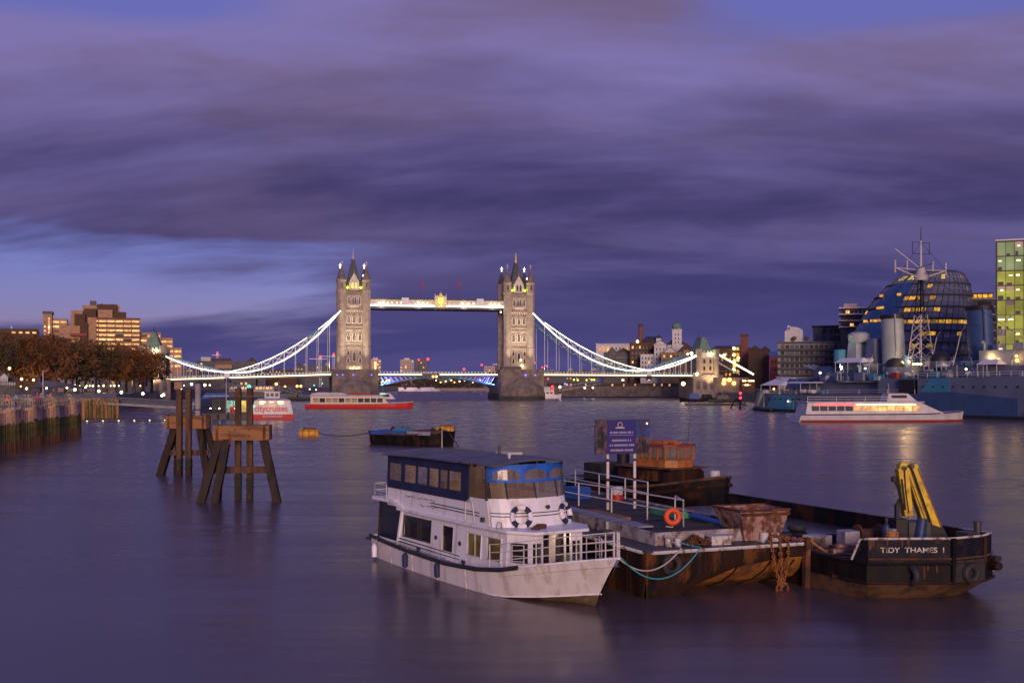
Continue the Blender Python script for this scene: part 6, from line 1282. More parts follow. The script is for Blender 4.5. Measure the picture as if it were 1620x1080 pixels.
H_.blk(133, 152, 488, 'brick_brown', 5, 20); H_.blk(153, 186, 480, 'brick_brown', 8, 22); H_.blk(155, 178, 489, 'concrete_tan', 6, 20); H_.blk(142, 152, 474.5, 'concrete_dark', 10, 18, None, 'lift_tower'); H_.blk(186, 200, 492, 'brick_brown', 7, 22)
for a in (134, 139, 147, 160, 168, 176, 183): H_.blk(a, a + 2.2, 478 + (a % 5), 'concrete_dark', 12, 15, None, 'roof_plant')
H_.blk(127, 139, 512, 'brick_brown', -2, 6); H_.blk(112, 138, 528.2, 'red_dull', -3, 1, 532, 'balcony'); H_.grid(114, 138, 538, 551, 2, 2, ('win_warm', 'win_dark'), .7, .34, -.0, .8, rb)
H_.blk(139, 222, 502.3, 'concrete_tan', 1, 18); H_.grid(156, 221.5, 504.6, 555, 5, 7, ('win_warm', 'win_dark'), .86, .40, 1, .94, rb)
for k in range(8): ubox('floor_band', 'brick_brown', H_.o, H_.x(153), H_.x(222.3), .5, 1.05, H_.z(504.2 + k * 7.2), H_.z(502.6 + k * 7.2))
H_.grid(152, 156, 504.6, 547, 1, 6, ('win_warm', 'win_dark'), .55, .32, 1, .85, rb)
H_.blk(222.2, 256, 524.5, 'concrete_tan', 4, 18); H_.grid(222.5, 256, 526.5, 556, 3, 4, ('win_warm', 'win_dark'), .8, .38, 4, .55, rb)
H_.blk(256, 276, 532.5, 'concrete_tan', 6, 18); H_.grid(256, 275.5, 535, 580, 2, 6, ('win_warm', 'win_dark'), .84, .42, 6, .82, rb)
H_.blk(276, 290.5, 548.5, 'concrete_tan', 5, 16); H_.grid(264, 290, 550.5, 582, 2, 4, ('win_warm', 'win_dark'), .84, .42, 4.95, .95, rb); H_.blk(262, 276.2, 548.5, 'concrete_tan', 5, 7)
B = Bld('low_office_block', 'long low dark office block rising over the trees', 26, 600, 5); B.blk(-60, 62, 520, 'brick_brown', 0, 18); B.blk(41, 61.5, 518.2, 'concrete_dark', 2, 14, 521, 'roof_plant'); B.blk(17, 19.2, 515, 'render_white', 4, 8, 520, 'vent'); B.grid(-6, 60, 523.5, 528, 6, 1, ('win_warm', 'win_dark'), .55, .6, 0, .4, rb)
B = Bld('castle_gatehouse', 'old grey stone tower top at the wharf beside the kiosk', 4, 420, 4.6); B.blk(-14, 15, 576, 'stone', 0, 12)
for k in range(5): B.blk(-13 + k * 6, -10 + k * 6, 573.6, 'stone', 0, 1.5, 576.2, 'merlon')
B.grid(-12, 14, 580, 600, 3, 2, ('win_dark', 'win_dark'), .2, .5, 0, 1, rb)
B = Bld('timbered_kiosk', 'small white timber framed kiosk under a dark gable', 8, 262, 4.7); B.blk(-8, 24, 604, 'render_white', 0, 6); B.blk(-8, 24, 609, 'dark_steel', -.15, 6.1, None, 'plinth'); B.blk(0, 13, 596, 'render_white', -.2, 4, 604); B.gable(-1, 13.5, 597, 590, 'roof_dark', -.2, 6, 'roof', 'render_white')
B.hip(-10, 25, 604, 597, 'roof_dark', 0, 6)
for a in (0, 3, 6.3, 9.6, 12.8, 17, 21): ubox('timber_frame', 'black', B.o, B.x(a) - .06, B.x(a) + .06, -.3, -.1, B.z(609), B.z(598 if a < 13 else 604))
B = Bld('wharf_store', 'sandy stone wharf building lit by lamps under the trees', 150, 445, 4.6, cat='building'); B.blk(85, 240, 596, 'stone_pale', 0, 10); B.grid(88, 238, 599, 613, 14, 1, ('win_dark', 'win_warm'), .3, .7, 0, .8, rb); B.hip(84, 241, 596, 590, 'roof_dark', 0, 10, .02)
# lights on the sandy wall come from the wharf lamps above

# ---- behind and under the left span
B = Bld('dock_warehouse', 'dark dockside block with white roof plant behind the chains', 362, 760, 5); B.blk(310, 405, 571, 'concrete_dark', 0, 18); B.blk(334, 366, 566.5, 'brick_brown', 3, 14); B.blk(318, 333, 564.5, 'render_white', 4, 10, 571, 'roof_plant'); B.grid(312, 366, 573, 588, 12, 3, ('win_warm', 'win_dark'), .6, .5, 0, .16, rb); B.blk(340, 367, 577, 'concrete_tan', -2, 2, 583, 'balcony')
B = Bld('gabled_warehouse', 'dark brick warehouse with steep gable behind the left chains', 398, 800, 5); B.blk(389, 408, 575, 'brick_brown', 0, 16); B.gable(389, 408, 575, 565, 'roof_dark', 0, 16, 'roof', 'brick_brown'); B.grid(391, 406, 577, 596, 3, 3, ('win_dark', 'win_warm'), .5, .5, 0, .8, rb); B.blk(397.7, 398.3, 559, 'dark_steel', 7, 7.4, 566, 'flag_pole')
B = Bld('river_restaurant', 'long white low riverside restaurant under the left span', 397, 560, 2.2); B.blk(362, 434, 610, 'render_white', 0, 9); B.blk(368, 392, 604, 'render_white', 2, 8); B.grid(369, 391, 604.5, 608.5, 6, 1, ('win_dark', 'win_warm'), .8, .7, 2, .6, rb); B.grid(364, 432, 611, 616, 12, 1, ('win_dark', 'win_warm'), .7, .6, 0, .6, rb); B.blk(360, 436, 619.5, 'dark_steel', -4, 10, None, 'landing_stage')
for k in range(6): B.blk(440.5 + k * .01, 442 + k * .01, 603 - k * 0, 'render_white', 0, .6, 618, 'stair_post') if k == 0 else None
t = thing('marina_bridge', 'pale lattice ramp below the left span leading to the dock', 'gangway'); P, Q = at(430, 612, 545), at(478, 625, 540)
for o in (0, 1.6): MB().bar(P + Vector((0, 0, o)), Q + Vector((0, 0, o)), .22).obj('chord', 'concrete', t)
for k in range(12): MB().bar(P.lerp(Q, k / 12) + Vector((0, 0, 1.6 * (k % 2))), P.lerp(Q, (k + 1) / 12) + Vector((0, 0, 1.6 * ((k + 1) % 2))), .14).obj('brace', 'concrete', t)
bl = thing('moored_barge', 'dark flat barge below the white riverside restaurant', 'barge', (at(450, 627, 520).x, 520, 0)); MB().loft(rings([(-16, 3, 1.6), (0, 3.5, 1.4), (14, 3, 1.6), (17, .5, 2)])).obj('hull', 'boot_black', bl); MB().box(-8, 6, -2, 2, 1.5, 3.2).obj('house', 'concrete_dark', bl)
for i, (px, py, mt, r_, Yl) in enumerate(((303, 609, 'globe_warm', .55, 480), (324, 610.5, 'globe_warm', .6, 480), (332, 610, 'globe_warm', .35, 480), (256, 627, 'globe_white', .3, 300), (437, 609, 'globe_orange', .8, 620), (451, 612.5, 'globe_orange', .55, 620), (470, 612, 'globe_orange', .65, 620), (476, 612, 'globe_orange', .65, 620), (497, 610, 'lamp_green', .35, 620), (510, 607, 'lamp_green', .3, 620), (490, 616, 'globe_white', .3, 620), (500, 617, 'globe_white', .3, 620), (291, 610, 'globe_white', .25, 560), (272, 613, 'globe_white', .25, 560), (287, 616, 'globe_warm', .25, 560))):
    p = at(px, py, Yl); street_lamp(p.x, p.y, .5 if Yl > 470 else 2.8, max(1.5, p.z - (.5 if Yl > 470 else 2.8)), ['amber', 'warm', 'small'][i % 3] + ' quay lamp shining under the left bridge span', mt, 0, r_, 'quay lamps under the left span')
lampg = thing('navigation_light', 'green navigation light on a pole above the pier hall', 'light', (at(393, 611, 256).x, 256.6, 4.8)); MB().cyl((0, 0, 0), (0, 0, 2.3), .07, n=6).obj('pole', 'dark_steel', lampg); MB().ball((0, 0, 2.5), .38, 10, 6).obj('lens', 'lamp_green', lampg)
def tower_crane(px, py_top, Yc, jib, label, zb=5, red=True, arm=1):
    p = at(px, py_top, Yc); t = thing('tower_crane', label, 'crane', (p.x, Yc, zb)); H0 = p.z - zb
    for x in (-.8, .8):
        for y in (-.8, .8): MB().bar((x, y, 0), (x, y, H0), .2).obj('mast_leg', 'white_steel', t)
    n = int(H0 / 2.4); m = MB()
    for k in range(n): m.bar((-.8, -.8, k * 2.4), (.8, -.8, k * 2.4 + 2.4), .14); m.bar((.8, .8, k * 2.4), (-.8, .8, k * 2.4 + 2.4), .14)
    m.obj('mast_lattice', 'white_steel', t)
    MB().bar((-arm * 5, 0, H0 + .3), (arm * jib, 0, H0 + .3 + (jib * .9 if red == 2 else 0)), .7, .5).obj('jib', 'white_steel', t); MB().box(-1, 1, -1, 1, H0 - .5, H0 + 1.5).obj('cab', 'white_steel', t)
    MB().ball((0, 0, H0 + 2.2), .8, 8, 6).obj('warning_lamp', 'lamp_red', t); return t
tower_crane(507, 568, 900, 9, 'white tower crane with red lamp left of the bridge tower', arm=-1); tower_crane(528, 564, 960, 12, 'white tower crane with its arm behind the left bridge tower', arm=-1)
tower_crane(344, 562, 1000, 3, 'small crane mast with a red lamp above the dock roofs', arm=1)
# ---- far skyline between the towers
def block(px0, px1, yt, Yd, label, mats, zb=3.0, nx=5, ny=9, lit=.12, crown=True):
    B = Bld('tower_block', label, (px0 + px1) / 2, Yd, zb, 0, 'far tower blocks'); B.blk(px0, px1, yt, mats, 0, 20); B.grid(px0, px1, yt + 1.5, 592, nx, ny, ('win_warm', 'win_dark'), .62, .5, 0, lit, rb)
    if crown: m_ = (px0 + px1) / 2; B.blk(m_ - 4, m_ + 4, yt - 3, 'render_white', 4, 14, yt + .2, 'roof_house'); B.blk(m_ - 6, m_ - 3, yt - 1.5, 'concrete', 4, 14, yt + .2, 'roof_house')
    return B
block(585.5, 602.5, 568.5, 1500, 'pale tower block with glowing stair beside the left tower', 'render_pink', nx=5, ny=9)
block(633, 654.5, 569, 1500, 'wide pale tower block between the bridge towers', 'render_pink', nx=6, ny=9)
block(657, 675.5, 568.5, 1550, 'slim dark blue tower block carrying red warning lamps', 'concrete_dark', nx=5, ny=9, lit=.04, crown=False)
B = Bld('stair_light', 'orange lit stair strip on the pale tower block', 594, 1497, 3, cat='light'); ubox('strip', 'globe_orange', B.o, B.x(592.8), B.x(594.8), -.4, -.1, B.z(585), B.z(572))
for i, (px, py, Yl, r_) in enumerate(((662.5, 569, 1545, 1.3), (677, 568, 1545, 1.8), (734, 584, 1500, 1.5), (762, 577, 1400, 1.2), (845, 574, 1400, 1.4), (858, 581, 1400, .9), (865, 579, 1400, .9))):
    p = at(px, py, Yl); t = thing('warning_mast', 'slim mast with a red aviation lamp on the far skyline', 'mast', (p.x, Yl, 2.9), 0, 'red warning masts'); MB().cyl((0, 0, 0), (0, 0, p.z - 2.9), .6, .3, 6).obj('mast', 'concrete_dark', t); MB().ball((0, 0, p.z - 2.9), r_, 8, 6).obj('lamp', 'lamp_red', t)
B = Bld('wharf_flats', 'low pink flats beside the right bridge tower', 782, 1300, 3); B.blk(766, 783, 579, 'render_pink', 0, 14); B.blk(782.8, 803, 577, 'concrete_dark', 2, 16); B.blk(779, 806, 575.5, 'render_white', 2, 16, 577, 'roof'); B.grid(767, 782, 580, 592, 5, 3, ('win_warm', 'win_dark'), .5, .5, 0, .2, rb)
for i, (a, b, yt, Yd, mt) in enumerate(((200, 420, 583, 1150, 'concrete_dark'), (420, 470, 585, 1250, 'brick_brown'), (470, 530, 578, 1300, 'concrete_dark'), (600, 632, 592, 1350, 'brick_brown'), (678, 760, 593, 1400, 'concrete_dark'), (845, 945, 586, 1150, 'concrete_dark'))):
    B = Bld('skyline_terrace', ['long dark roofs behind the left chains', 'brown roofs low behind the lit chain', 'dark blocks left of the bridge tower', 'low brown roofs beside the pale block', 'long low roofs between the bridge towers', 'long low dark roofs behind the right chains'][i], (a + b) / 2, Yd, 3, 0, 'far skyline roofs'); B.blk(a, b, yt, mt, 0, 30)
    for k in range(6): q = a + (b - a) * (k + rb.random() * .6) / 6; B.blk(q, q + (b - a) * .07, yt - rb.uniform(1, 4), rb.choice(('concrete_dark', 'brick_brown', 'render_pink')), 4, 20, yt + .5, 'roof_house')
    B.grid(a, b, yt + 1.5, yt + 14, max(6, int((b - a) / 5)), 4, ('win_warm', 'win_dark'), .4, .4, 0, .1, rb)
# distant wood and quay under the bascules
fw_ = MB(); rf_ = random.Random(3)
for k in range(5200):
    x = rf_.uniform(-150, 20); hgt = 9 + 3.5 * math.sin(x * .11) + 2 * math.sin(x * .37); z = 3.2 + hgt * rf_.random() ** .8; p = Vector((x, 1215 + rf_.uniform(-10, 14), z)); u = Vector((rf_.gauss(0, 1), rf_.gauss(0, 1), rf_.gauss(0, 1))).normalized(); v = u.orthogonal().normalized(); s = rf_.uniform(.5, 1.1); fw_.add([p + u * s, p + v * s, p - u * s, p - v * s], [(0, 1, 2, 3)])
me = bpy.data.meshes.new('far_wood'); me.from_pydata(fw_.v, [], fw_.f); me.materials.append(M('leaf_far')); tag(link('far_wood', me), 'brown autumn trees massed along the far river bend', 'trees', kind='stuff')
for i, px in enumerate((604, 611, 616, 621, 626, 690, 697, 705, 714, 719, 727, 735, 748, 752, 760, 770)):
    p = at(px, 612 + (i % 3), 1186); street_lamp(p.x, p.y, 3, 5.5 + (i % 3), 'amber lamp along the far river bend under the bascules', ['globe_orange', 'globe_warm', 'globe_warm'][i % 3], 0, 1.0 if i < 5 else .7, 'lamps on the far river bend')
for i, (px, L0) in enumerate(((638, 9), (650, 8), (658, 10), (672, 9), (684, 12))):
    p = wat(px, 618.3 + (i % 2) * .4); t = thing('moored_cruiser', 'small white cruiser moored far under the bascule span', 'boat', (p.x, min(p.y, 1150), 0), .2 * i, 'white cruisers under the bridge'); MB().loft(rings([(-L0, 2, 1.6), (0, 2.2, 1.6), (L0 * .7, 1.4, 2), (L0, .1, 2.4)])).obj('hull', 'boat_white', t); MB().hexa([(-L0 * .6, -1.6, 1.6), (L0 * .4, -1.6, 1.6), (L0 * .4, 1.6, 1.6), (-L0 * .6, 1.6, 1.6)], [(-L0 * .5, -1.4, 3.8), (L0 * .2, -1.4, 3.8), (L0 * .2, 1.4, 3.8), (-L0 * .5, 1.4, 3.8)]).obj('cabin', 'boat_white', t); MB().cyl((0, 0, 3.5), (0, 0, 8), .1, .05, 5).obj('mast', 'mast_white', t)
# ================================================================== SOUTH BANK
B = Bld('pale_flats', 'pale flat roofed apartment block behind the right chains', 969, 760, 5); B.blk(943, 996, 544, 'render_white', 0, 16); B.grid(945, 965, 548, 556, 3, 1, ('win_amber', 'win_dark'), .55, .8, 0, .8, rb); B.grid(966, 995, 547, 557, 5, 1, ('win_dark', 'win_amber'), .3, .5, 0, .9, rb); B.blk(942, 997, 543.2, 'render_white', -.6, 16.4, 544.4, 'coping')
B = Bld('warehouse', 'grey tiered riverside warehouse with balconies below the pale flats', 978, 700, 5); B.blk(955, 1000, 557, 'concrete_dark', 0, 16); B.gable(962, 974, 557, 549, 'roof_dark', 0, 14, 'roof', 'concrete_dark'); B.gable(975, 998, 557, 551, 'roof_dark', 2, 14, 'roof', 'brick_brown'); B.grid(956, 999, 560, 604, 9, 7, ('win_warm', 'win_dark'), .5, .5, 0, .10, rb, 'concrete')
for k in range(5): ubox('balcony', 'concrete', B.o, B.x(974), B.x(999), -1.2, 0, B.z(566 + k * 8 + .8), B.z(566 + k * 8 - .4))
B = Bld('brewhouse', 'dark brewery building with tall round brick chimney', 1012, 690, 5); B.blk(996, 1040, 541, 'brick_brown', 0, 18); B.hip(1015, 1045, 541, 531, 'roof_dark', 0, 18); MB().cyl((B.x(1013.5), 7, 0), (B.x(1013.5), 7, B.z(513)), 1.75, 1.35, 14).obj('chimney', 'brick_red', B.o, True); MB().cyl((B.x(1013.5), 7, B.z(515)), (B.x(1013.5), 7, B.z(511.5)), 1.6, 1.6, 14).obj('chimney_cap', 'brick_brown', B.o); B.grid(998, 1038, 545, 600, 7, 7, ('win_warm', 'win_dark'), .5, .5, 0, .10, rb, 'stone_pale'); MB().ball((B.x(1008.5), -.5, B.z(540)), .8, 8, 6).obj('wall_lamp', 'globe_warm', B.o)
B.blk(1038, 1046, 535, 'render_white', -1, 6, None, 'lantern_house'); B.hip(1037, 1047, 535, 529, 'roof_dark', -1, 6, .45)
B = Bld('white_mill', 'white gabled mill house below the domed tower', 1046, 670, 5); B.blk(1035, 1054, 545, 'render_white', 0, 12); B.gable(1033, 1056, 546, 538, 'roof_dark', 0, 12, 'roof', 'render_white'); B.grid(1036, 1053, 548, 580, 3, 4, ('win_dark', 'win_warm'), .3, .5, 0, .9, rb); B.blk(1013, 1035, 560, 'render_white', 2, 12); B.grid(1014, 1034, 563, 590, 4, 4, ('win_dark', 'win_warm'), .4, .5, 2, .9, rb)
B = Bld('domed_tower', 'white square tower with small dome and spire', 1071, 680, 5); B.blk(1063.5, 1078.5, 522, 'render_white', 0, 6); MB().lathe([(2.75, B.z(522)), (2.75, B.z(517)), (3.0, B.z(516.5)), (2.6, B.z(513.5)), (1.5, B.z(511)), (.3, B.z(509.8))], 8, (0, 3, 0)).obj('dome', 'copper_green', B.o, True); MB().cyl((0, 3, B.z(511)), (0, 3, B.z(504.5)), .25, .05, 6).obj('spire', 'dark_steel', B.o); B.blk(1062.8, 1079.2, 520.8, 'render_white', -.3, 6.3, 522.5, 'cornice'); B.grid(1066, 1076, 526, 545, 2, 3, ('win_dark', 'win_dark'), .3, .5, 0, 1, rb); B.blk(1055, 1084, 545, 'render_white', 2, 12); B.hip(1054, 1085, 545, 536, 'roof_dark', 2, 12, .3)
B = Bld('warehouse', 'yellow brick warehouse beside the right abutment tower', 1072, 650, 5); B.blk(1046, 1103, 557, 'brick_yellow', 0, 14); B.gable(1050, 1070, 557, 549, 'roof_dark', 0, 14, 'roof', 'render_white'); B.gable(1072, 1100, 557, 543, 'roof_dark', 0, 14, 'roof', 'brick_brown'); B.grid(1048, 1102, 560, 600, 10, 6, ('win_warm', 'win_dark'), .5, .5, 0, .15, rb, 'stone_pale')
B = Bld('quay_terrace', 'dark river terrace below the right span', 980, 640, 1.5); B.blk(862, 1105, 611, 'stone_dark', 0, 30); B.blk(862, 1105, 606, 'brick_brown', 12, 30); B.grid(880, 1100, 606.5, 611, 36, 1, ('win_warm', 'win_dark'), .4, .7, 12, .18, rb)
for i, (px, py, mt) in enumerate(((908, 601.5, 'lamp_lime'), (914, 602, 'lamp_lime'), (928, 602, 'lamp_lime'), (936, 601.5, 'lamp_lime'), (940, 601.5, 'lamp_lime'), (886, 613.5, 'globe_white'), (894, 608, 'lamp_blue'), (867, 600, 'lamp_red'), (874, 618, 'lamp_red'), (874, 613, 'lamp_red'), (925, 614.5, 'globe_white'), (938, 614, 'globe_white'), (1027, 601, 'globe_orange'), (985, 602, 'globe_warm'))):
    p = at(px, py, 632); street_lamp(p.x, p.y, 1.0, max(1.2, p.z - 1.0), {'lamp_lime': 'yellow green lamp along the quay under the right span', 'lamp_red': 'red signal lamp beside the right bridge pier', 'globe_white': 'white lamp on the quay ramp under the right span', 'lamp_blue': 'violet lamp on the quay under the right span'}.get(mt, 'amber lamp on the dark terrace under the right span'), mt, 0, .75 if px in (886, 874) else .5, 'quay lamps under the right span')
t = thing('quay_ramp', 'white lattice ramp rising to the quay under the right span', 'gangway'); P, Q = at(884, 618, 600), at(950, 607, 606)
for o in (0, 2): MB().bar(P + Vector((0, 0, o)), Q + Vector((0, 0, o)), .3).obj('chord', 'white_steel', t)
for k in range(14): MB().bar(P.lerp(Q, k / 14) + Vector((0, 0, 2 * (k % 2))), P.lerp(Q, (k + 1) / 14) + Vector((0, 0, 2 * ((k + 1) % 2))), .2).obj('brace', 'white_steel', t)
t = thing('river_launch', 'white launch with stacked decks behind the right bridge pier', 'boat', (at(866, 624, 600).x, 600, 0)); MB().loft(rings([(-7, 2, 1.8), (0, 2.2, 1.6), (5, 1.6, 2), (7.5, .1, 2.6)])).obj('hull', 'boat_white', t); MB().box(-5, 3.5, -1.6, 1.6, 1.6, 4).obj('saloon', 'boat_white', t); MB().box(-4, 1.5, -1.4, 1.4, 4, 6.2).obj('bridge_house', 'boat_white', t); MB().cyl((-1, 0, 6), (-1, 0, 10), .12, .05, 6).obj('mast', 'mast_white', t)
for k in range(4): ubox('window', 'win_dark', t, -4.6 + k * 2, -3.2 + k * 2, -1.7, -1.5, 2.4, 3.4)
t = street_lamp(*at(1081, 609, 560).xy, 1.0, at(1081, 609, 560).z - 1.0, 'very bright yellow floodlamp on the quay below the right span', 'globe_warm', 2500, 1.0, 'bright quay floodlamp'); t['category'] = 'lamp'
# brick buildings right of the abutment
B = Bld('warehouse', 'brown warehouse with yellow lit stair windows and square chimney', 1158, 640, 5); B.blk(1129, 1184, 551, 'brick_brown', 0, 16); B.hip(1127, 1186, 551, 546, 'roof_dark', 0, 16, .1); B.blk(1171.5, 1183.5, 530, 'brick_red', -1, 3, None, 'chimney_stack'); B.blk(1170.8, 1184.2, 528.5, 'brick_brown', -1.4, 3.4, 532, 'chimney_cap'); B.grid(1159, 1170, 547, 592, 2, 5, ('win_yellow', 'win_amber'), .8, .55, 0, .8, rb); B.grid(1133, 1158, 556, 596, 4, 5, ('win_amber', 'win_dark'), .45, .5, 0, .3, rb, 'stone_pale')
for (px, py) in ((1161, 550.5), (1161, 561.5), (1161, 573), (1161, 584), (1145.5, 561.5), (1168, 566)): MB().ball((B.x(px), -.9, B.z(py)), .75, 8, 6).obj('wall_lamp', 'globe_warm', B.o)
B = Bld('warehouse', 'dark brick warehouse with gabled roof left of the red shed', 1200, 610, 5); B.blk(1184, 1217, 553, 'brick_brown', 0, 16); B.gable(1184, 1204, 554, 547, 'roof_dark', 0, 16, 'roof', 'brick_brown'); B.gable(1203, 1217.5, 554, 548, 'roof_dark', 0, 16, 'roof', 'brick_brown'); B.grid(1187, 1215, 558, 590, 4, 4, ('win_dark', 'win_warm'), .4, .5, 0, .95, rb, 'stone_dark')
B = Bld('red_shed', 'small red shed with a blue flat roof between the brick warehouse and grey flats', 1227, 590, 5); B.blk(1217.5, 1236, 563, 'red_dull', 0, 12); B.blk(1217, 1237.5, 556, 'tarp_blue', -.3, 12.3, 563.4, 'blue_band'); B.grid(1219, 1235, 566, 590, 3, 2, ('win_dark', 'win_warm'), .5, .5, 0, .9, rb)
B = Bld('quay_pub', 'low pub front with orange lamps by the bridge approach', 1150, 500, 5); B.blk(1128, 1185, 597, 'stone_dark', 0, 8); B.blk(1173, 1194, 600, 'brick_brown', -3, 5); B.grid(1174, 1193, 600.5, 604, 6, 1, ('globe_warm', 'win_amber'), .7, .55, -3, .8, rb); B.grid(1174, 1188, 607.5, 610, 4, 1, ('globe_warm', 'win_amber'), .8, .6, -3, .7, rb)
for (px, py) in ((1146, 601), (1154, 600.5), (1145, 606), (1161, 606)): MB().ball((B.x(px), -.6, B.z(py)), .85, 8, 6).obj('pub_lamp', 'globe_orange', B.o)
B = Bld('apartment_block', 'grey balconied flats carrying a white penthouse', 1285, 480, 5); B.blk(1230, 1336, 541, 'concrete', 0, 18); B.blk(1229, 1337, 540, 'concrete_dark', -.8, 18, 542.5, 'roof_edge')
for k in range(5): ubox('balcony', 'concrete_dark', B.o, B.x(1231), B.x(1336), -1.6, .1, B.z(552.5 + k * 10 + 1.8), B.z(552.5 + k * 10 - 1.5))
B.grid(1234, 1334, 543, 593, 13, 5, ('win_dark', 'glass_grey'), .74, .5, 0, .6, rb)
B.blk(1243, 1270, 521, 'render_white', 3, 12, 541, 'penthouse'); B.blk(1241, 1248, 523, 'render_white', 2, 6, 541, 'penthouse'); B.blk(1245, 1249.5, 513.5, 'render_white', 5, 9, 541, 'penthouse_stack')
xs = [B.x(1249), B.x(1254), B.x(1260), B.x(1266), B.x(1270.5)]; zs = [B.z(515.5), B.z(515.8), B.z(516.8), B.z(518.6), B.z(521)]
MB().hexa([(xs[0], 3, B.z(521.5))] + [(x, 3, z) for x, z in zip(xs, zs)], [(xs[0], 12, B.z(521.5))] + [(x, 12, z) for x, z in zip(xs, zs)]).obj('curved_roof', 'render_white', B.o)
for px in (1256, 1276): MB().ball((B.x(px), 1, B.z(534.5)), 1.1, 10, 6, .8).cyl((B.x(px), 1, B.z(541)), (B.x(px), 1, B.z(536)), .15, n=6).obj('roof_shrub', 'leaf_dark', B.o)
B = Bld('apartment_block', 'dark glazed top block behind the grey balconied flats', 1312, 505, 5); B.blk(1286, 1338, 516, 'concrete_dark', 0, 16); B.blk(1284, 1340, 514.5, 'roof_dark', -1, 17, 517, 'roof_edge'); B.grid(1289, 1336, 519, 540, 8, 2, ('win_dark', 'glass_grey'), .8, .7, 0, .6, rb)
# ---- leaning glass egg
CY, CB = 432.0, 5.0
CHL = Bld('glass_egg_building', 'leaning rounded glass building of stacked rings with amber lit floors', 1440, CY, CB)
prof = [(5, 1322, 1520), (12, 1327, 1531), (20, 1336, 1537), (28, 1349, 1540), (36, 1368, 1540), (42, 1389, 1537), (46, 1408, 1532), (49, 1428, 1524)]
def lr(z):
    for (a, l0, r0), (b, l1, r1) in zip(prof[:-1], prof[1:]):
        if a <= z <= b: t = (z - a) / (b - a); return CHL.x(l0 + (l1 - l0) * t), CHL.x(r0 + (r1 - r0) * t)
NF, NS = 10, 48
fz = [5 + 44 * k / NF for k in range(NF + 1)]
def ell(z, k=1.0):
    l, r_ = lr(min(max(z, 5), 49)); cx, rx = (l + r_) / 2, (r_ - l) / 2 * k; return [(cx + rx * math.cos(2 * math.pi * i / NS), rx * .92 * math.sin(2 * math.pi * i / NS), z - CB) for i in range(NS)]
rgc = random.Random(9)
for k in range(NF):
    z0, z1 = fz[k] + .5, fz[k + 1]
    fl = MB().loft([ell(z0, .985), ell(z1, .985)]).obj('floor_glazing', 'glass_city', CHL.o, True)
    MB().loft([ell(fz[k] + .001, 1.02), ell(fz[k] + .5, 1.02)]).obj('floor_ring', 'roof_dark', fl)
    zm = (z0 + z1) / 2; MB().loft([ell(zm - .10, .993), ell(zm + .10, .993)]).obj('transom_ring', 'concrete', fl)
    ra, rbb = ell(z0, .992), ell(z1, .992); ml = MB()
    for i in range(NS): ml.bar(ra[i], rbb[i], .16, .16)
    ml.obj('mullions', 'dark_steel', fl)
    for i in range(NS // 2, NS):       # panes of the near side; some rooms are lit
        a0, a1, b0_, b1_ = (Vector(ra[i]), Vector(ra[(i + 1) % NS]), Vector(rbb[i]), Vector(rbb[(i + 1) % NS]))
        u = (i - NS // 2) / (NS // 2); p = {0: .75, 1: .9, 2: .8, 3: .8, 4: .7, 5: .85, 6: .45, 7: .6, 8: .18, 9: .30}[k]
        if u > .62: p = .95 if k == 5 else .05
        if u < .3 and k > 4: p *= .5
        if rgc.random() < p:
            h0, h1 = (.56, .94) if k != 9 else (.3, .8); q = [a0.lerp(b0_, h0), a1.lerp(b1_, h0), a1.lerp(b1_, h1), a0.lerp(b0_, h1)]; c_ = sum(q, Vector()) / 4; q = [c_ + (x - c_) * .86 + Vector((0, -.10, 0)) for x in q]
            MB().hexa(q, [x + Vector((0, .06, 0)) for x in q]).obj('lit_pane', 'win_amber' if k != 9 else 'win_yellow', fl)
        elif u > .4 and rgc.random() < .10:
            h0, h1 = .3, .8; q = [a0.lerp(b0_, h0), a1.lerp(b1_, h0), a1.lerp(b1_, h1), a0.lerp(b0_, h1)]; c_ = sum(q, Vector()) / 4; q = [c_ + (x - c_) * .8 + Vector((0, -.10, 0)) for x in q]
            MB().hexa(q, [x + Vector((0, .06, 0)) for x in q]).obj('blind_pane', 'concrete', fl)
# smooth glass nose on the north side, leaning out
nose = []
for k in range(13):
    z = 7 + 38 * k / 12; l, r_ = lr(z); nose.append([(l + (r_ - l) * f + .3, -(r_ - l) / 2 * .92 * math.sin(math.acos(max(-1, 1 - 2 * f))) - .9 * math.sin(math.pi * (f - .02) / .30), z - CB) for f in [.02 + .30 * i / 10 for i in range(11)]])
MB().loft(nose, closed=False).obj('glass_nose', 'glass_blue', CHL.o, True)
for k in range(1, 8):
    for i in range(2, 9):
        if rgc.random() < (.75 if k in (2, 3, 5, 6) else .25):
            z = 7 + 38 * (k * 1.5) / 12; l, r_ = lr(min(z, 48)); f = .02 + .30 * i / 10
            MB().box(l + (r_ - l) * f - .8, l + (r_ - l) * f + .7, -(r_ - l) / 2 * .92 * math.sin(math.acos(1 - 2 * f)) - 1.15, -(r_ - l) / 2 * .92 * math.sin(math.acos(1 - 2 * f)) - .6, z - CB, z - CB + .9).obj('lit_pane', 'win_amber', CHL.o)
MB().loft([ell(49.0, .99), ell(50.0, .80)]).obj('roof_ring', 'roof_dark', CHL.o)
B = Bld('terraced_office', 'stepped white slab office left of the glass egg', 1340, 470, 5); B.blk(1330, 1372, 502, 'concrete_dark', 0, 16)
for yy_ in (486, 496, 506, 516): B.blk(1327, 1375, yy_, 'render_white', -1.5, 17, yy_ + 2, 'floor_slab')
B.grid(1331, 1371, 489, 520, 6, 3, ('win_dark', 'win_warm'), .85, .6, -.2, .8, rb); B.blk(1335, 1356, 479.5, 'render_pink', 3, 12)
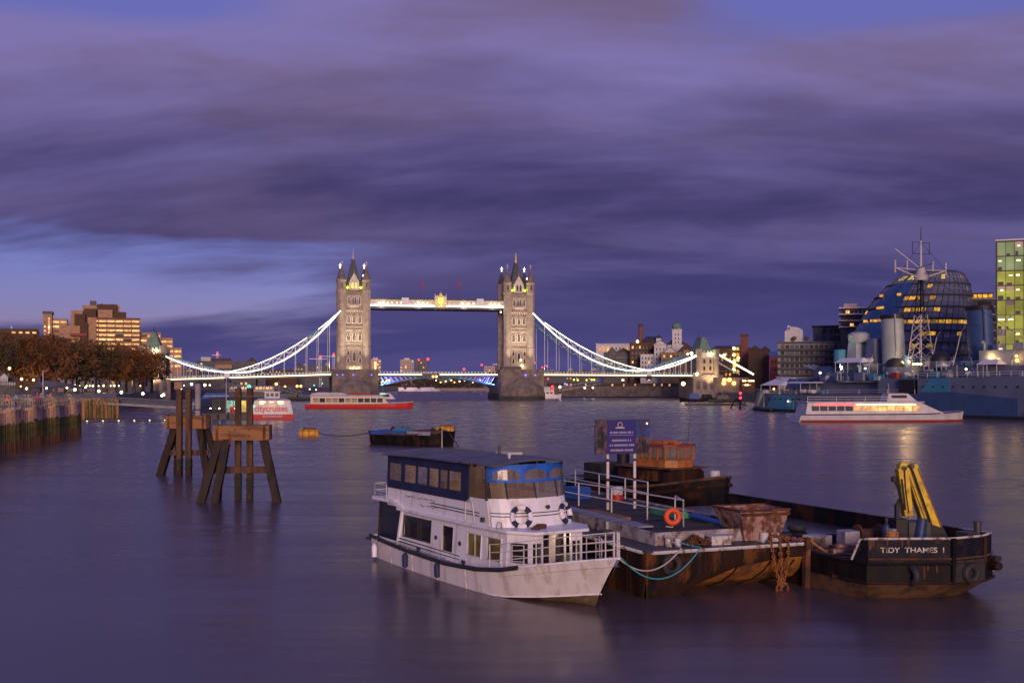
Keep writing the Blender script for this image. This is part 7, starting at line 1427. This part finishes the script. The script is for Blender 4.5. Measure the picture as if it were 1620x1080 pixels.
B = Bld('slab_office', 'dark office with white floor slabs and lit roof terrace', 1555, 420, 5); B.blk(1534, 1580, 472, 'concrete_dark', 0, 16)
for k in range(9): B.blk(1533, 1581, 472 + k * 12.5, 'concrete', -1.2, 16.5, 474 + k * 12.5, 'floor_slab')
B.grid(1536, 1579, 474.5, 587, 8, 9, ('win_dark', 'glass_grey'), .85, .7, 0, .7, rb); B.blk(1537, 1572, 462, 'brick_brown', 3, 12); B.grid(1538, 1571, 463.5, 471, 4, 1, ('win_amber', 'win_warm'), .8, .7, 3, .8, rb)
# ---- lit glass office at the right edge
GO = Bld('glass_office', 'tall green yellow lit glass office block at the river front', 1620, 330, 5); GO.blk(1577, 1760, 379, 'concrete_dark', .8, 26, None, 'core'); GO.blk(1574.5, 1761, 377.5, 'white_steel', -.4, 26.5, 379.5, 'roof_edge'); GO.blk(1574.8, 1576.8, 378, 'roof_dark', -.3, 26, None, 'corner_fin')
NX, NY = 13, 15
xa, xb, zt_, zb_ = GO.x(1577), GO.x(1760), GO.z(380), GO.z(590); cw, chh = (xb - xa) / NX, (zt_ - zb_) / 9
for j in range(9):
    fs_ = ubox('floor_slab', 'concrete' if j < 4 else 'dark_steel', GO.o, xa - .2, xb + .2, -.12, .85, zb_ + chh * (j + 1) - .28, zb_ + chh * (j + 1) + .0)
    for i in range(NX):
        mt = ('win_office_pale' if j > 6 else 'win_office') if not (j < 1 and rb.random() < .6) else 'win_dark'
        blind = rb.random()
        if blind < .25 and mt != 'win_dark': ubox('roller_blind', 'cream' if j > 4 else 'concrete', GO.o, xa + cw * i + .1, xa + cw * (i + 1) - .1, .0, .045, zb_ + chh * (j + 1) - .35 - chh * (.15 + .3 * rb.random()), zb_ + chh * (j + 1) - .32)
        if rb.random() < .6 and mt != 'win_dark': ubox('desk_screen', 'concrete_dark', GO.o, xa + cw * i + .2, xa + cw * i + .2 + rb.uniform(.5, 1.6), .0, .04, zb_ + chh * j + .04, zb_ + chh * j + rb.uniform(.6, 1.3))
        ubox('glass_pane', mt, GO.o, xa + cw * i + .06, xa + cw * (i + 1) - .06, .05, .14, zb_ + chh * j + .02, zb_ + chh * (j + 1) - .30)
        if rb.random() < .55: MB().box(xa + cw * i + rb.uniform(.3, 1.0), xa + cw * i + rb.uniform(1.1, 2.0), -.02, .04, zb_ + chh * j + chh * .62, zb_ + chh * j + chh * .70).obj('ceiling_light', 'globe_warm' if rb.random() < .5 else 'led_warm', GO.o) if j > 0 else None
for i in range(NX + 1): ubox('mullion', 'dark_steel', GO.o, xa + cw * i - .07, xa + cw * i + .07, -.22, .2, zb_, zt_)
for k in range(8): ubox('side_glass', 'glass_blue', GO.o, xa - .12, xa - .02, 1 + k * 3, 3.8 + k * 3, 2, zt_)
# south bank trees and lamps in front of the offices
for i, (px, Yt, k, v, s) in enumerate(((1590, 318, 2, 0, .45), (1612, 316, 2, 1, .42), (1640, 314, 2, 0, .5))):
    t = thing('autumn_tree', 'small tree at the foot of the lit glass office', 'tree', ((px - 810) / F * Yt, Yt, 5.0), i, 'small trees by the glass office'); t.scale = (s,) * 3; link('trunk', TREES[k][0], t); link('crown', TREES[k][1][v], t)

# ================================================================== THE WARSHIP: x forward, y port; the viewer sees its starboard side
hW = Vector((.427, -.904, 0)).normalized(); pW = Vector((-hW.y, hW.x, 0)); WS = thing('museum_warship', 'grey and blue camouflaged museum warship with two tall funnels', 'warship', Vector((67, 335, 0)) + pW * 9.5, math.atan2(hW.y, hW.x))
WSt = [(0, 2.0, 4.6), (3, 5.2, 4.6), (9, 7.6, 4.7), (25, 9.3, 4.9), (50, 9.6, 5.3), (69.9, 9.6, 5.4)]
hullr = lambda S: [[(x, b, z), (x, b * .99, 2.6), (x + .4, b * .96, .9), (x + 1, b * .8, -1.5), (x + 1, -b * .8, -1.5), (x + .4, -b * .96, .9), (x, -b * .99, 2.6), (x, -b, z)] for x, b, z in S]
MB().loft(hullr(WSt)).obj('stern_hull', 'navy_grey', WS, True)
FS = [(70, 9.6, 9.2), (100, 9.6, 9.5), (140, 8.2, 10.2), (165, 4.8, 11), (180, 1.6, 12), (186, .2, 12.5)]
MB().loft(hullr(FS)).obj('forward_hull', 'navy_grey', WS, True)
def hull_patch(pts, mat, S=-1, o=.06):
    """flat paint patch on the ship's side: pts (x, z)"""
    def hbreadth(x):
        A = WSt + FS
        for (a, b0, _), (c, b1, __) in zip(A[:-1], A[1:]):
            if a <= x <= c: return b0 + (b1 - b0) * (x - a) / max(c - a, 1e-6)
        return 9.6
    q = [(x, S * (hbreadth(x) + o), z) for x, z in pts]; q2 = [(x, S * (hbreadth(x) - .2), z) for x, z in pts]
    MB().hexa(q, q2).obj('camouflage_panel', mat, WS)
for k in range(18):
    x0, x1 = k * 10.3, (k + 1) * 10.3
    if x1 < 186: hull_patch([(x0 + .3, -.2), (x1 + .3, -.2), (x1 + .3, .75), (x0 + .3, .75)], 'boot_black')
hull_patch([(10, .8), (24, .8), (24, 4.6), (14, 4.6)], 'camo_teal'); hull_patch([(3.5, .8), (9, .8), (9, 4.4), (5.5, 4.4)], 'camo_pale'); hull_patch([(26, .8), (50, .8), (50, 3.2), (30, 3.6)], 'camo_blue'); hull_patch([(66, .8), (69.8, .8), (69.8, 5.2), (62, 5.2)], 'camo_blue')
hull_patch([(71, 6.0), (80, 6.0), (80, 9.2), (74, 9.2)], 'camo_teal'); hull_patch([(70.2, .8), (99, .8), (99, 4.6), (80, 6.0), (70.2, 5.6)], 'camo_blue'); hull_patch([(101, .8), (139, .8), (139, 5.5), (101, 4.8)], 'camo_blue')
ph = MB()
for x in list(range(72, 138, 3)): ph.cyl((x, -9.75 + max(0, x - 100) * .035, 7.2), (x, -9.4 + max(0, x - 100) * .035, 7.2), .22, n=8)
for x in range(12, 66, 3): ph.cyl((x, -9.75 + max(0, 25 - x) * .12, 3.6), (x, -9.2 + max(0, 25 - x) * .12, 3.6), .2, n=8)
tag(ph.obj('portholes', 'black', WS), kind='stuff')
MB().loft([[(x, b - .2, z + .02), (x, -b + .2, z + .02)] for x, b, z in WSt], closed=False).obj('quarterdeck', 'timber_beam', WS); MB().loft([[(x, b - .2, z + .02), (x, -b + .2, z + .02)] for x, b, z in FS], closed=False).obj('main_deck', 'deck_grey', WS)
rail_run('deck_rail', [(x, -b + .15, z) for x, b, z in [(1, 2.6, 4.6), (4, 5.6, 4.6), (9, 7.6, 4.7), (17, 8.4, 4.8), (25, 9.3, 4.9), (38, 9.45, 5.1), (50, 9.6, 5.3), (60, 9.6, 5.35), (69, 9.6, 5.4)]], (.5, 1.05), 'rail_white', WS, .05); rail_run('deck_rail', [(x, -9.45, 9.3 + (x - 70) * .01) for x in range(70, 101, 3)] + [(140, -8.0, 10.2)], (.5, 1.05), 'rail_white', WS, .05)
# superstructure
def sb(x0, x1, yb, z0, z1, mat, name='deckhouse', tp=.0): return MB().hexa([(x0, -yb, z0), (x1, -yb, z0), (x1, yb, z0), (x0, yb, z0)], [(x0 + tp, -yb + tp * .5, z1), (x1 - tp, -yb + tp * .5, z1), (x1 - tp, yb - tp * .5, z1), (x0 + tp, yb - tp * .5, z1)]).obj(name, mat, WS, bevel=.06)
def turret(x, z, facing, mat):
    t = MB().hexa([(x - 4, -3.6, z), (x + 4, -3.6, z), (x + 4, 3.6, z), (x - 4, 3.6, z)], [(x - 3.2, -3.0, z + 3), (x + 2.4 * (1 if facing > 0 else 1), -3.0, z + 3), (x + 2.4, 3.0, z + 3), (x - 3.2, 3.0, z + 3)]).obj('gun_turret', mat, WS, bevel=.1)
    MB().lathe([(3.4, z - 1.6), (3.4, z)], 20, (x, 0, 0)).obj('barbette', 'navy_grey', t)
    for y in (-1.7, 0, 1.7): MB().cyl((x + facing * 3, y, z + 1.5), (x + facing * 10.5, y, z + 3.6), .26, .16, 8).obj('gun_barrel', 'camo_pale', t)
turret(17.5, 6.3, -1, 'camo_blue'); turret(29.5, 9.6, -1, 'camo_blue')
sb(24, 70, 6.2, 5.0, 8.2, 'navy_grey'); sb(33, 69, 5.4, 8.2, 10.8, 'camo_blue'); sb(37, 48, 4.4, 10.8, 13.2, 'camo_pale'); sb(40, 56, 7.6, 8.2, 8.7, 'camo_pale', 'platform')
sb(37.6, 41.5, 2.6, 13.2, 18.8, 'camo_pale', 'director_tower', .5); MB().lathe([(2.6, 18.8), (2.8, 19.6), (2.8, 21.0), (1.9, 21.6)], 14, (39.6, 0, 0)).obj('director', 'camo_pale', WS, True); MB().cyl((39.6, -3.6, 20.3), (39.6, 3.6, 20.3), .35, n=8).obj('rangefinder', 'camo_pale', WS)
sb(44.2, 47.6, 2.0, 13.2, 19.6, 'navy_grey', 'radar_office', .3); MB().lathe([(1.7, 13.2), (1.7, 17)], 12, (35.2, -2.5, 0)).obj('gun_tub', 'camo_teal', WS)
sb(56, 70, 8.8, 5.4, 9.3, 'navy_grey', 'hangar'); sb(57, 66, 7.0, 9.3, 12.0, 'camo_pale'); sb(64, 69, 9.65, 5.6, 8.9, 'black', 'boat_bay'); sb(70, 100, 5.8, 9.4, 12.0, 'navy_grey'); sb(84, 98, 4.8, 12.0, 15.5, 'camo_pale'); sb(58.5, 62, 3.0, 12, 15, 'camo_blue'); sb(66.5, 71, 4.2, 12, 14.2, 'navy_grey'); sb(100, 120, 7, 9.6, 14, 'navy_grey'); sb(104, 118, 5.5, 14, 22, 'camo_blue', 'bridge_tower', .5)
def funnel(x, z0, z1, mat, shade):
    f = MB().loft([[(x + (z - z0) * -.06 + 3.2 * math.cos(2 * math.pi * i / 28) * k, 2.5 * math.sin(2 * math.pi * i / 28) * k, z) for i in range(28)] for z, k in ((z0, 1.0), ((z0 + z1) / 2, .985), (z1, .97))]).obj('funnel', mat, WS, True)
    MB().loft([[(x + (z - z0) * -.06 + 3.2 * math.cos(2 * math.pi * i / 28) * k, 2.5 * math.sin(2 * math.pi * i / 28) * k, z) for i in range(28)] for z, k in ((z1 - .5, 1.06), (z1 + .5, 1.08))]).obj('funnel_cap', 'black', f, True)
    MB().cyl((x + 2.7, -1.6, z0), (x + 2.7 - (z1 - z0) * .06, -1.6, z1 + .6), .2, n=6).obj('steam_pipe', mat, f); return f
funnel(52.5, 10.5, 25.0, 'camo_pale', 0); funnel(80.5, 11.5, 25.6, 'camo_blue', 0)
# secondary gun mounts with round tops, boats, awnings
for x, z in ((58.4, 10.4), (73.2, 11.6)):
    MB().lathe([(2.5, z), (2.6, z + .8), (2.5, z + 1.6)], 18, (x, -5.6, 0)).obj('gun_mount', 'navy_grey', WS, True); MB().ball((x, -5.6, z + 1.7), 2.5, 18, 8, .9).obj('domed_cover', 'black', WS, True)
    for y in (-.5, .5): MB().cyl((x - 1, -5.6 + y, z + 1.6), (x - 6, -5.9 + y, z + 2.6), .15, n=6).obj('gun_barrel', 'navy_grey', WS)
def tent(x0, x1, y0, y1, ze, zr, name='awning'):
    MB().loft([[(x0, y0, ze), (x1, y0, ze), (x1, y1, ze), (x0, y1, ze)], [(x0 + 1, (y0 + y1) / 2 - .2, zr), (x1 - 1, (y0 + y1) / 2 - .2, zr), (x1 - 1, (y0 + y1) / 2 + .2, zr), (x0 + 1, (y0 + y1) / 2 + .2, zr)]]).obj(name, 'awning', WS)
    for x in (x0 + .3, (x0 + x1) / 2, x1 - .3): MB().cyl((x, y0 + .2, ze - 2.6), (x, y0 + .2, ze), .07, n=6).obj('awning_pole', 'rail_white', WS)
tent(5, 14, -6, 6, 7.4, 9.6); tent(19, 33, -8.6, -4.5, 8.0, 8.4); tent(39, 49, -8, -4, 13.4, 14.6); tent(70, 76, -8, -4, 12.0, 13.4); tent(86, 92, -8, -4.5, 12.2, 13.4)
MB().hexa([(3.2, -5.6, 1.2), (4.6, -5.8, 1.2), (9.2, -7.8, 5.2), (7.6, -7.6, 5.2)], [(3.2, -6.6, 1.4), (4.6, -6.8, 1.4), (9.2, -8.8, 5.5), (7.6, -8.6, 5.5)]).obj('boarding_stair', 'camo_pale', WS)
MB().tube([(14, -9, .6), (4, -7.4, .6), (-1.6, -2.5, .6), (-1.6, 2.5, .6), (4, 7.4, .6)], .5, 6).obj('fender_boom', 'boot_black', WS)
sb(60.5, 62.6, 9.0, 9.3, 10.6, 'red_dull', 'crate'); sb(53, 57.5, 8.4, 8.7, 10.2, 'camo_teal', 'locker'); sb(47, 50, 8.5, 8.7, 10.6, 'navy_grey', 'locker')
# masts
mx = 61.5
for (dx, dy) in ((-2.6, -2.2), (-2.6, 2.2), (2.4, -2.2), (2.4, 2.2)): MB().bar((mx + dx, dy, 11.5), (mx + dx * .45, dy * .45, 25), .16).obj('lattice_leg', 'mast_white', WS)
for k in range(6):
    z = 11.5 + k * 2.25; f0, f1 = 1 - .55 * k / 6, 1 - .55 * (k + 1) / 6; m = MB()
    for dy in (-2.2, 2.2): m.bar((mx - 2.6 * f0, dy * f0, z), (mx + 2.4 * f1, dy * f1, z + 2.25), .09); m.bar((mx + 2.4 * f0, dy * f0, z), (mx - 2.6 * f1, dy * f1, z + 2.25), .09)
    m.bar((mx - 2.6 * f0, -2.2 * f0, z), (mx - 2.6 * f1, 2.2 * f1, z + 2.25), .2); m.obj('lattice_brace', 'mast_white', WS)
for (dx, dy) in ((-1.1, -1.0), (-1.1, 1.0), (1.2, 0)): MB().bar((mx + dx, dy, 25), (mx + dx * .3, dy * .3, 34.2), .26).obj('mast_leg', 'black', WS)
m = MB()
for k in range(5): z = 25 + k * 1.9; m.bar((mx - 1, -.9, z), (mx + .9, 0, z + 1.6), .12); m.bar((mx - 1, .9, z), (mx + .9, 0, z + 1.6), .12)
m.obj('mast_bracing', 'black', WS)
MB().lathe([(1.6, 33.6), (1.8, 34.6), (1.3, 35.2), (.9, 37)], 12, (mx, 0, 0)).obj('mast_platform', 'mast_white', WS, True)
for y in (-8.4, 8.4): MB().bar((mx, 0, 34.0), (mx, y, 36.4), .30).bar((mx, y * .2, 36.2), (mx, y, 36.4), .22).obj('yard_arm', 'mast_white', WS); MB().cyl((mx, y, 35.2), (mx, y, 38.3), .22, n=6).obj('yard_aerial', 'mast_white', WS)
MB().bar((mx - 4, 0, 36.2), (mx + 9, -5, 36.8), .28).bar((mx, -1, 37), (mx - 3, -5.5, 41.5), .16).obj('mast_spar', 'mast_white', WS)
for y in (-4.5, 4): MB().cyl((mx, y, 36), (mx, y, 38.4), .2, n=6).obj('yard_aerial', 'mast_white', WS)
MB().cyl((mx, 0, 36), (mx, 0, 43.5), .35, .22, 8).obj('topmast', 'mast_white', WS, True); MB().cyl((mx, 0, 43.5), (mx, 0, 46.8), .12, .06, 6).obj('mast_tip', 'black', WS)
for z in (40.2, 43.0): MB().bar((mx, -2.9, z), (mx, 2.9, z), .12).obj('signal_frame', 'black', WS)
for y in (-2.8, 2.8): MB().bar((mx, y, 40.2), (mx, y, 43.0), .10).obj('signal_frame', 'black', WS)
# deck lamps of the ship
for (x, y, z, r_, mt, w_) in ((66.5, -7.4, 12.6, .26, 'globe_warm', 0), (67.3, -7.4, 12.6, .26, 'globe_warm', 120), (68.1, -7.4, 12.6, .26, 'globe_warm', 0), (68.9, -7.4, 12.6, .26, 'globe_warm', 0), (87.5, -4.5, 13.6, .55, 'globe_orange', 260), (89.6, -5, 13.2, .4, 'globe_orange', 0), (95.2, -5.5, 13.0, .4, 'globe_orange', 100), (95.0, -5.5, 14.0, .3, 'globe_orange', 0), (47.8, -5.4, 11.8, .22, 'globe_white', 60), (31.8, -6.5, 10.8, .3, 'globe_warm', 60), (14, -8, 6.4, .3, 'globe_orange', 80), (22, -9.45, 3.0, .2, 'globe_white', 0), (84, -8.8, 11.2, .25, 'globe_warm', 0)):
    MB().ball((x, y, z), r_, 8, 6).obj('deck_lamp', mt, WS); MB().cyl((x, y, z - 1.4), (x, y, z - r_ * .5), .06, n=5).obj('lamp_post', 'navy_grey', WS)
    if w_: lamp('POINT', WS, (x, y - .9, z + .3), w_, (1, .55, .16) if 'orange' in mt or 'warm' in mt else (1, .95, .8), radius=.4)
lamp('SPOT', WS, (37.5, -5.2, 11.2), 2600, (.75, 1, .72), (39.4, -1.5, 17), 60, .7, .3)
lamp('POINT', WS, (60.2, -4.0, 13.5), 700, (1, .62, .25), radius=.4); lamp('POINT', WS, (63, -5.2, 16), 500, (1, .62, .25), radius=.4)
for (x, z) in ((-.6, 3.4), (-.6, 4.7)): MB().ball((x + 1.4, -2.6, z), .32, 8, 6).obj('stern_lamp', 'lamp_red', WS)
# ---- small craft by the stern
def small_craft(px, py, Lh, label, hullm, housem, hz, rz=0):
    p = wat(px, py); t = thing('work_boat', label, 'boat', (p.x, p.y, 0), rz); MB().loft(rings([(-Lh, 1.6, 1.2), (-Lh * .3, 2.0, 1.1), (Lh * .5, 1.7, 1.4), (Lh, .15, 2.0)])).obj('hull', hullm, t); MB().hexa([(-Lh * .6, -1.3, 1.1), (Lh * .25, -1.3, 1.1), (Lh * .25, 1.3, 1.1), (-Lh * .6, 1.3, 1.1)], [(-Lh * .5, -1.1, hz), (Lh * .1, -1.1, hz), (Lh * .1, 1.1, hz), (-Lh * .5, 1.1, hz)]).obj('cabin', housem, t); MB().tube([(-Lh, -1.65, 1.2), (0, -2.0, 1.1), (Lh * .6, -1.6, 1.45), (Lh, 0, 2.05)], .12, 6).obj('gunwale', 'rubber', t); MB().cyl((-Lh * .2, 0, hz), (-Lh * .2, 0, hz + 2), .06, n=5).obj('mast', 'mast_white', t)
    for k in range(3): ubox('window', 'win_dark', t, -Lh * .45 + k * Lh * .2, -Lh * .32 + k * Lh * .2, -1.28, -1.14, 1.7, hz - .4)
    return t
small_craft(1094, 635, 5.5, 'blue covered work boat below the bridge approach', 'hull_black', 'tarp_blue', 3.6, 3.1); small_craft(1122, 634, 6, 'dark launch with white trim between the blue boat and the pontoon', 'hull_navy', 'hull_navy', 2.9, .1); small_craft(1148, 636, 7, 'long dark workboat behind the red pier lamps', 'boot_black', 'concrete_dark', 3.0, 0)
p = wat(1132, 641); t = thing('pontoon', 'low dark pontoon raft off the warship stern', 'pontoon', (p.x, p.y, 0)); MB().box(-11, 11, -1.5, 1.5, -.4, .7).obj('float', 'boot_black', t)
for k in range(6): MB().cyl((-10 + k * 4, -1.3, .6), (-10 + k * 4, -1.3, 1.6), .12, n=6).obj('bollard', 'dark_steel', t)
t = thing('signal_post', 'dark post with two red lamps near the warship stern', 'post', (at(1171, 626, 350).x, 350, 0)); MB().cyl((0, 0, -1), (0, 0, 6), .3, n=8).obj('post', 'boot_black', t)
for py in (621.8, 629): MB().ball((0, -.35, at(1171, py, 350).z), .42, 8, 6).obj('lamp', 'lamp_red', t)
p = wat(1157, 645); t = thing('mooring_pole', 'short dark pole leaning out of the water off the warship stern', 'pole', (p.x, p.y, 0)); MB().cyl((-.9, 0, -1.2), (.9, 0, 2.2), .28, .22, 8).obj('shaft', 'boot_black', t)

# ---- ventilators, lockers, rafts, winches and ladders crowding the warship's decks
rs = random.Random(21)
def deck_fit(x, y, z):
    k = rs.random()
    if k < .30:
        h = rs.uniform(.8, 2.2); MB().cyl((x, y, z), (x, y, z + h), .25, n=8).cyl((x, y, z + h), (x - .5, y, z + h + .35), .32, .45, 8).obj('ventilator', rs.choice(('navy_grey', 'camo_pale', 'camo_blue')), WS, True)
    elif k < .62:
        a, b, h = rs.uniform(.5, 1.4), rs.uniform(.4, .9), rs.uniform(.6, 1.8); MB().hexa([(x - a, y - b, z), (x + a, y - b, z), (x + a, y + b, z), (x - a, y + b, z)], [(x - a * .9, y - b, z + h), (x + a * .9, y - b, z + h), (x + a * .9, y + b * .8, z + h), (x - a * .9, y + b * .8, z + h)]).obj('deck_locker', rs.choice(('navy_grey', 'camo_pale', 'camo_blue', 'camo_teal')), WS, bevel=.05)
    elif k < .8:
        MB().lathe([(.45, -.9), (.55, -.8), (.55, .8), (.45, .9)], 12).obj('life_raft', 'awning', WS, True).matrix_local = Matrix.Translation((x, y, z + .8)) @ Matrix.Rotation(R(90), 4, 'Y')
    else:
        h = rs.uniform(2, 4.5); MB().cyl((x, y, z), (x, y, z + h), .10, .06, 6).bar((x - .6, y, z + h * .8), (x + .6, y, z + h * .8), .07).obj('signal_post', 'mast_white', WS)
for (xa, xb, y, z, n) in ((24, 36, -7.6, 4.95, 7), (36, 56, -8.2, 8.7, 12), (37, 50, -4.9, 10.8, 8), (57, 70, -7.6, 9.3, 9), (58, 70, -5.2, 12.0, 8), (70, 100, -8.2, 9.4, 16), (70, 84, -5.2, 12.0, 9), (84, 99, -4.4, 15.5, 8), (42, 48, -3.2, 13.2, 4), (3, 22, -5.0, 4.7, 6)):
    for k in range(n): deck_fit(rs.uniform(xa, xb), y + rs.uniform(-.5, .7), z)
for x, z0, z1 in ((49, 8.7, 15), (63.5, 9.3, 17), (70.5, 9.4, 19), (78, 12, 20), (91, 15.5, 22)):
    MB().bar((x, -6.5, z0), (x + 1.5, -5.5, z1), .16).bar((x + 1.5, -5.5, z1), (x + 4.5, -7.5, z1 + 1), .12).obj('davit', 'mast_white', WS)
rail_run('platform_rail', [(x, -7.5, 8.7) for x in range(40, 57, 2)], (.5, 1.0), 'rail_white', WS, .05); rail_run('house_rail', [(x, -5.7, 12.0) for x in range(70, 100, 3)], (.5, 1.0), 'rail_white', WS, .05)

# rigging wires from the ship's mast
for (a, b) in (((mx, 0, 43), (80.5, -2, 26.5)), ((mx, 0, 43), (39.6, 0, 21.6)), ((mx, -8.4, 36.4), (80, -6, 14)), ((mx, 8.4, 36.4), (40, 4, 15)), ((mx, 0, 36), (98, -3, 16)), ((mx, 0, 38), (30, 0, 12.5))): MB().cyl(a, b, .05, n=4).obj('rigging_wire', 'black', WS)
for k in range(9):
    z = 13 + k * 1.25; MB().box(49.05 + .0, 49.2, -.5, .5, z, z + .07).obj('funnel_ladder_rung', 'navy_grey', WS); MB().torus((80.5 - (z + 1 - 11.5) * .06, 0, z + 1), 2.95, .05, 'z', 24, 4).obj('funnel_hoop', 'camo_blue', WS) if k in (2, 6) else None
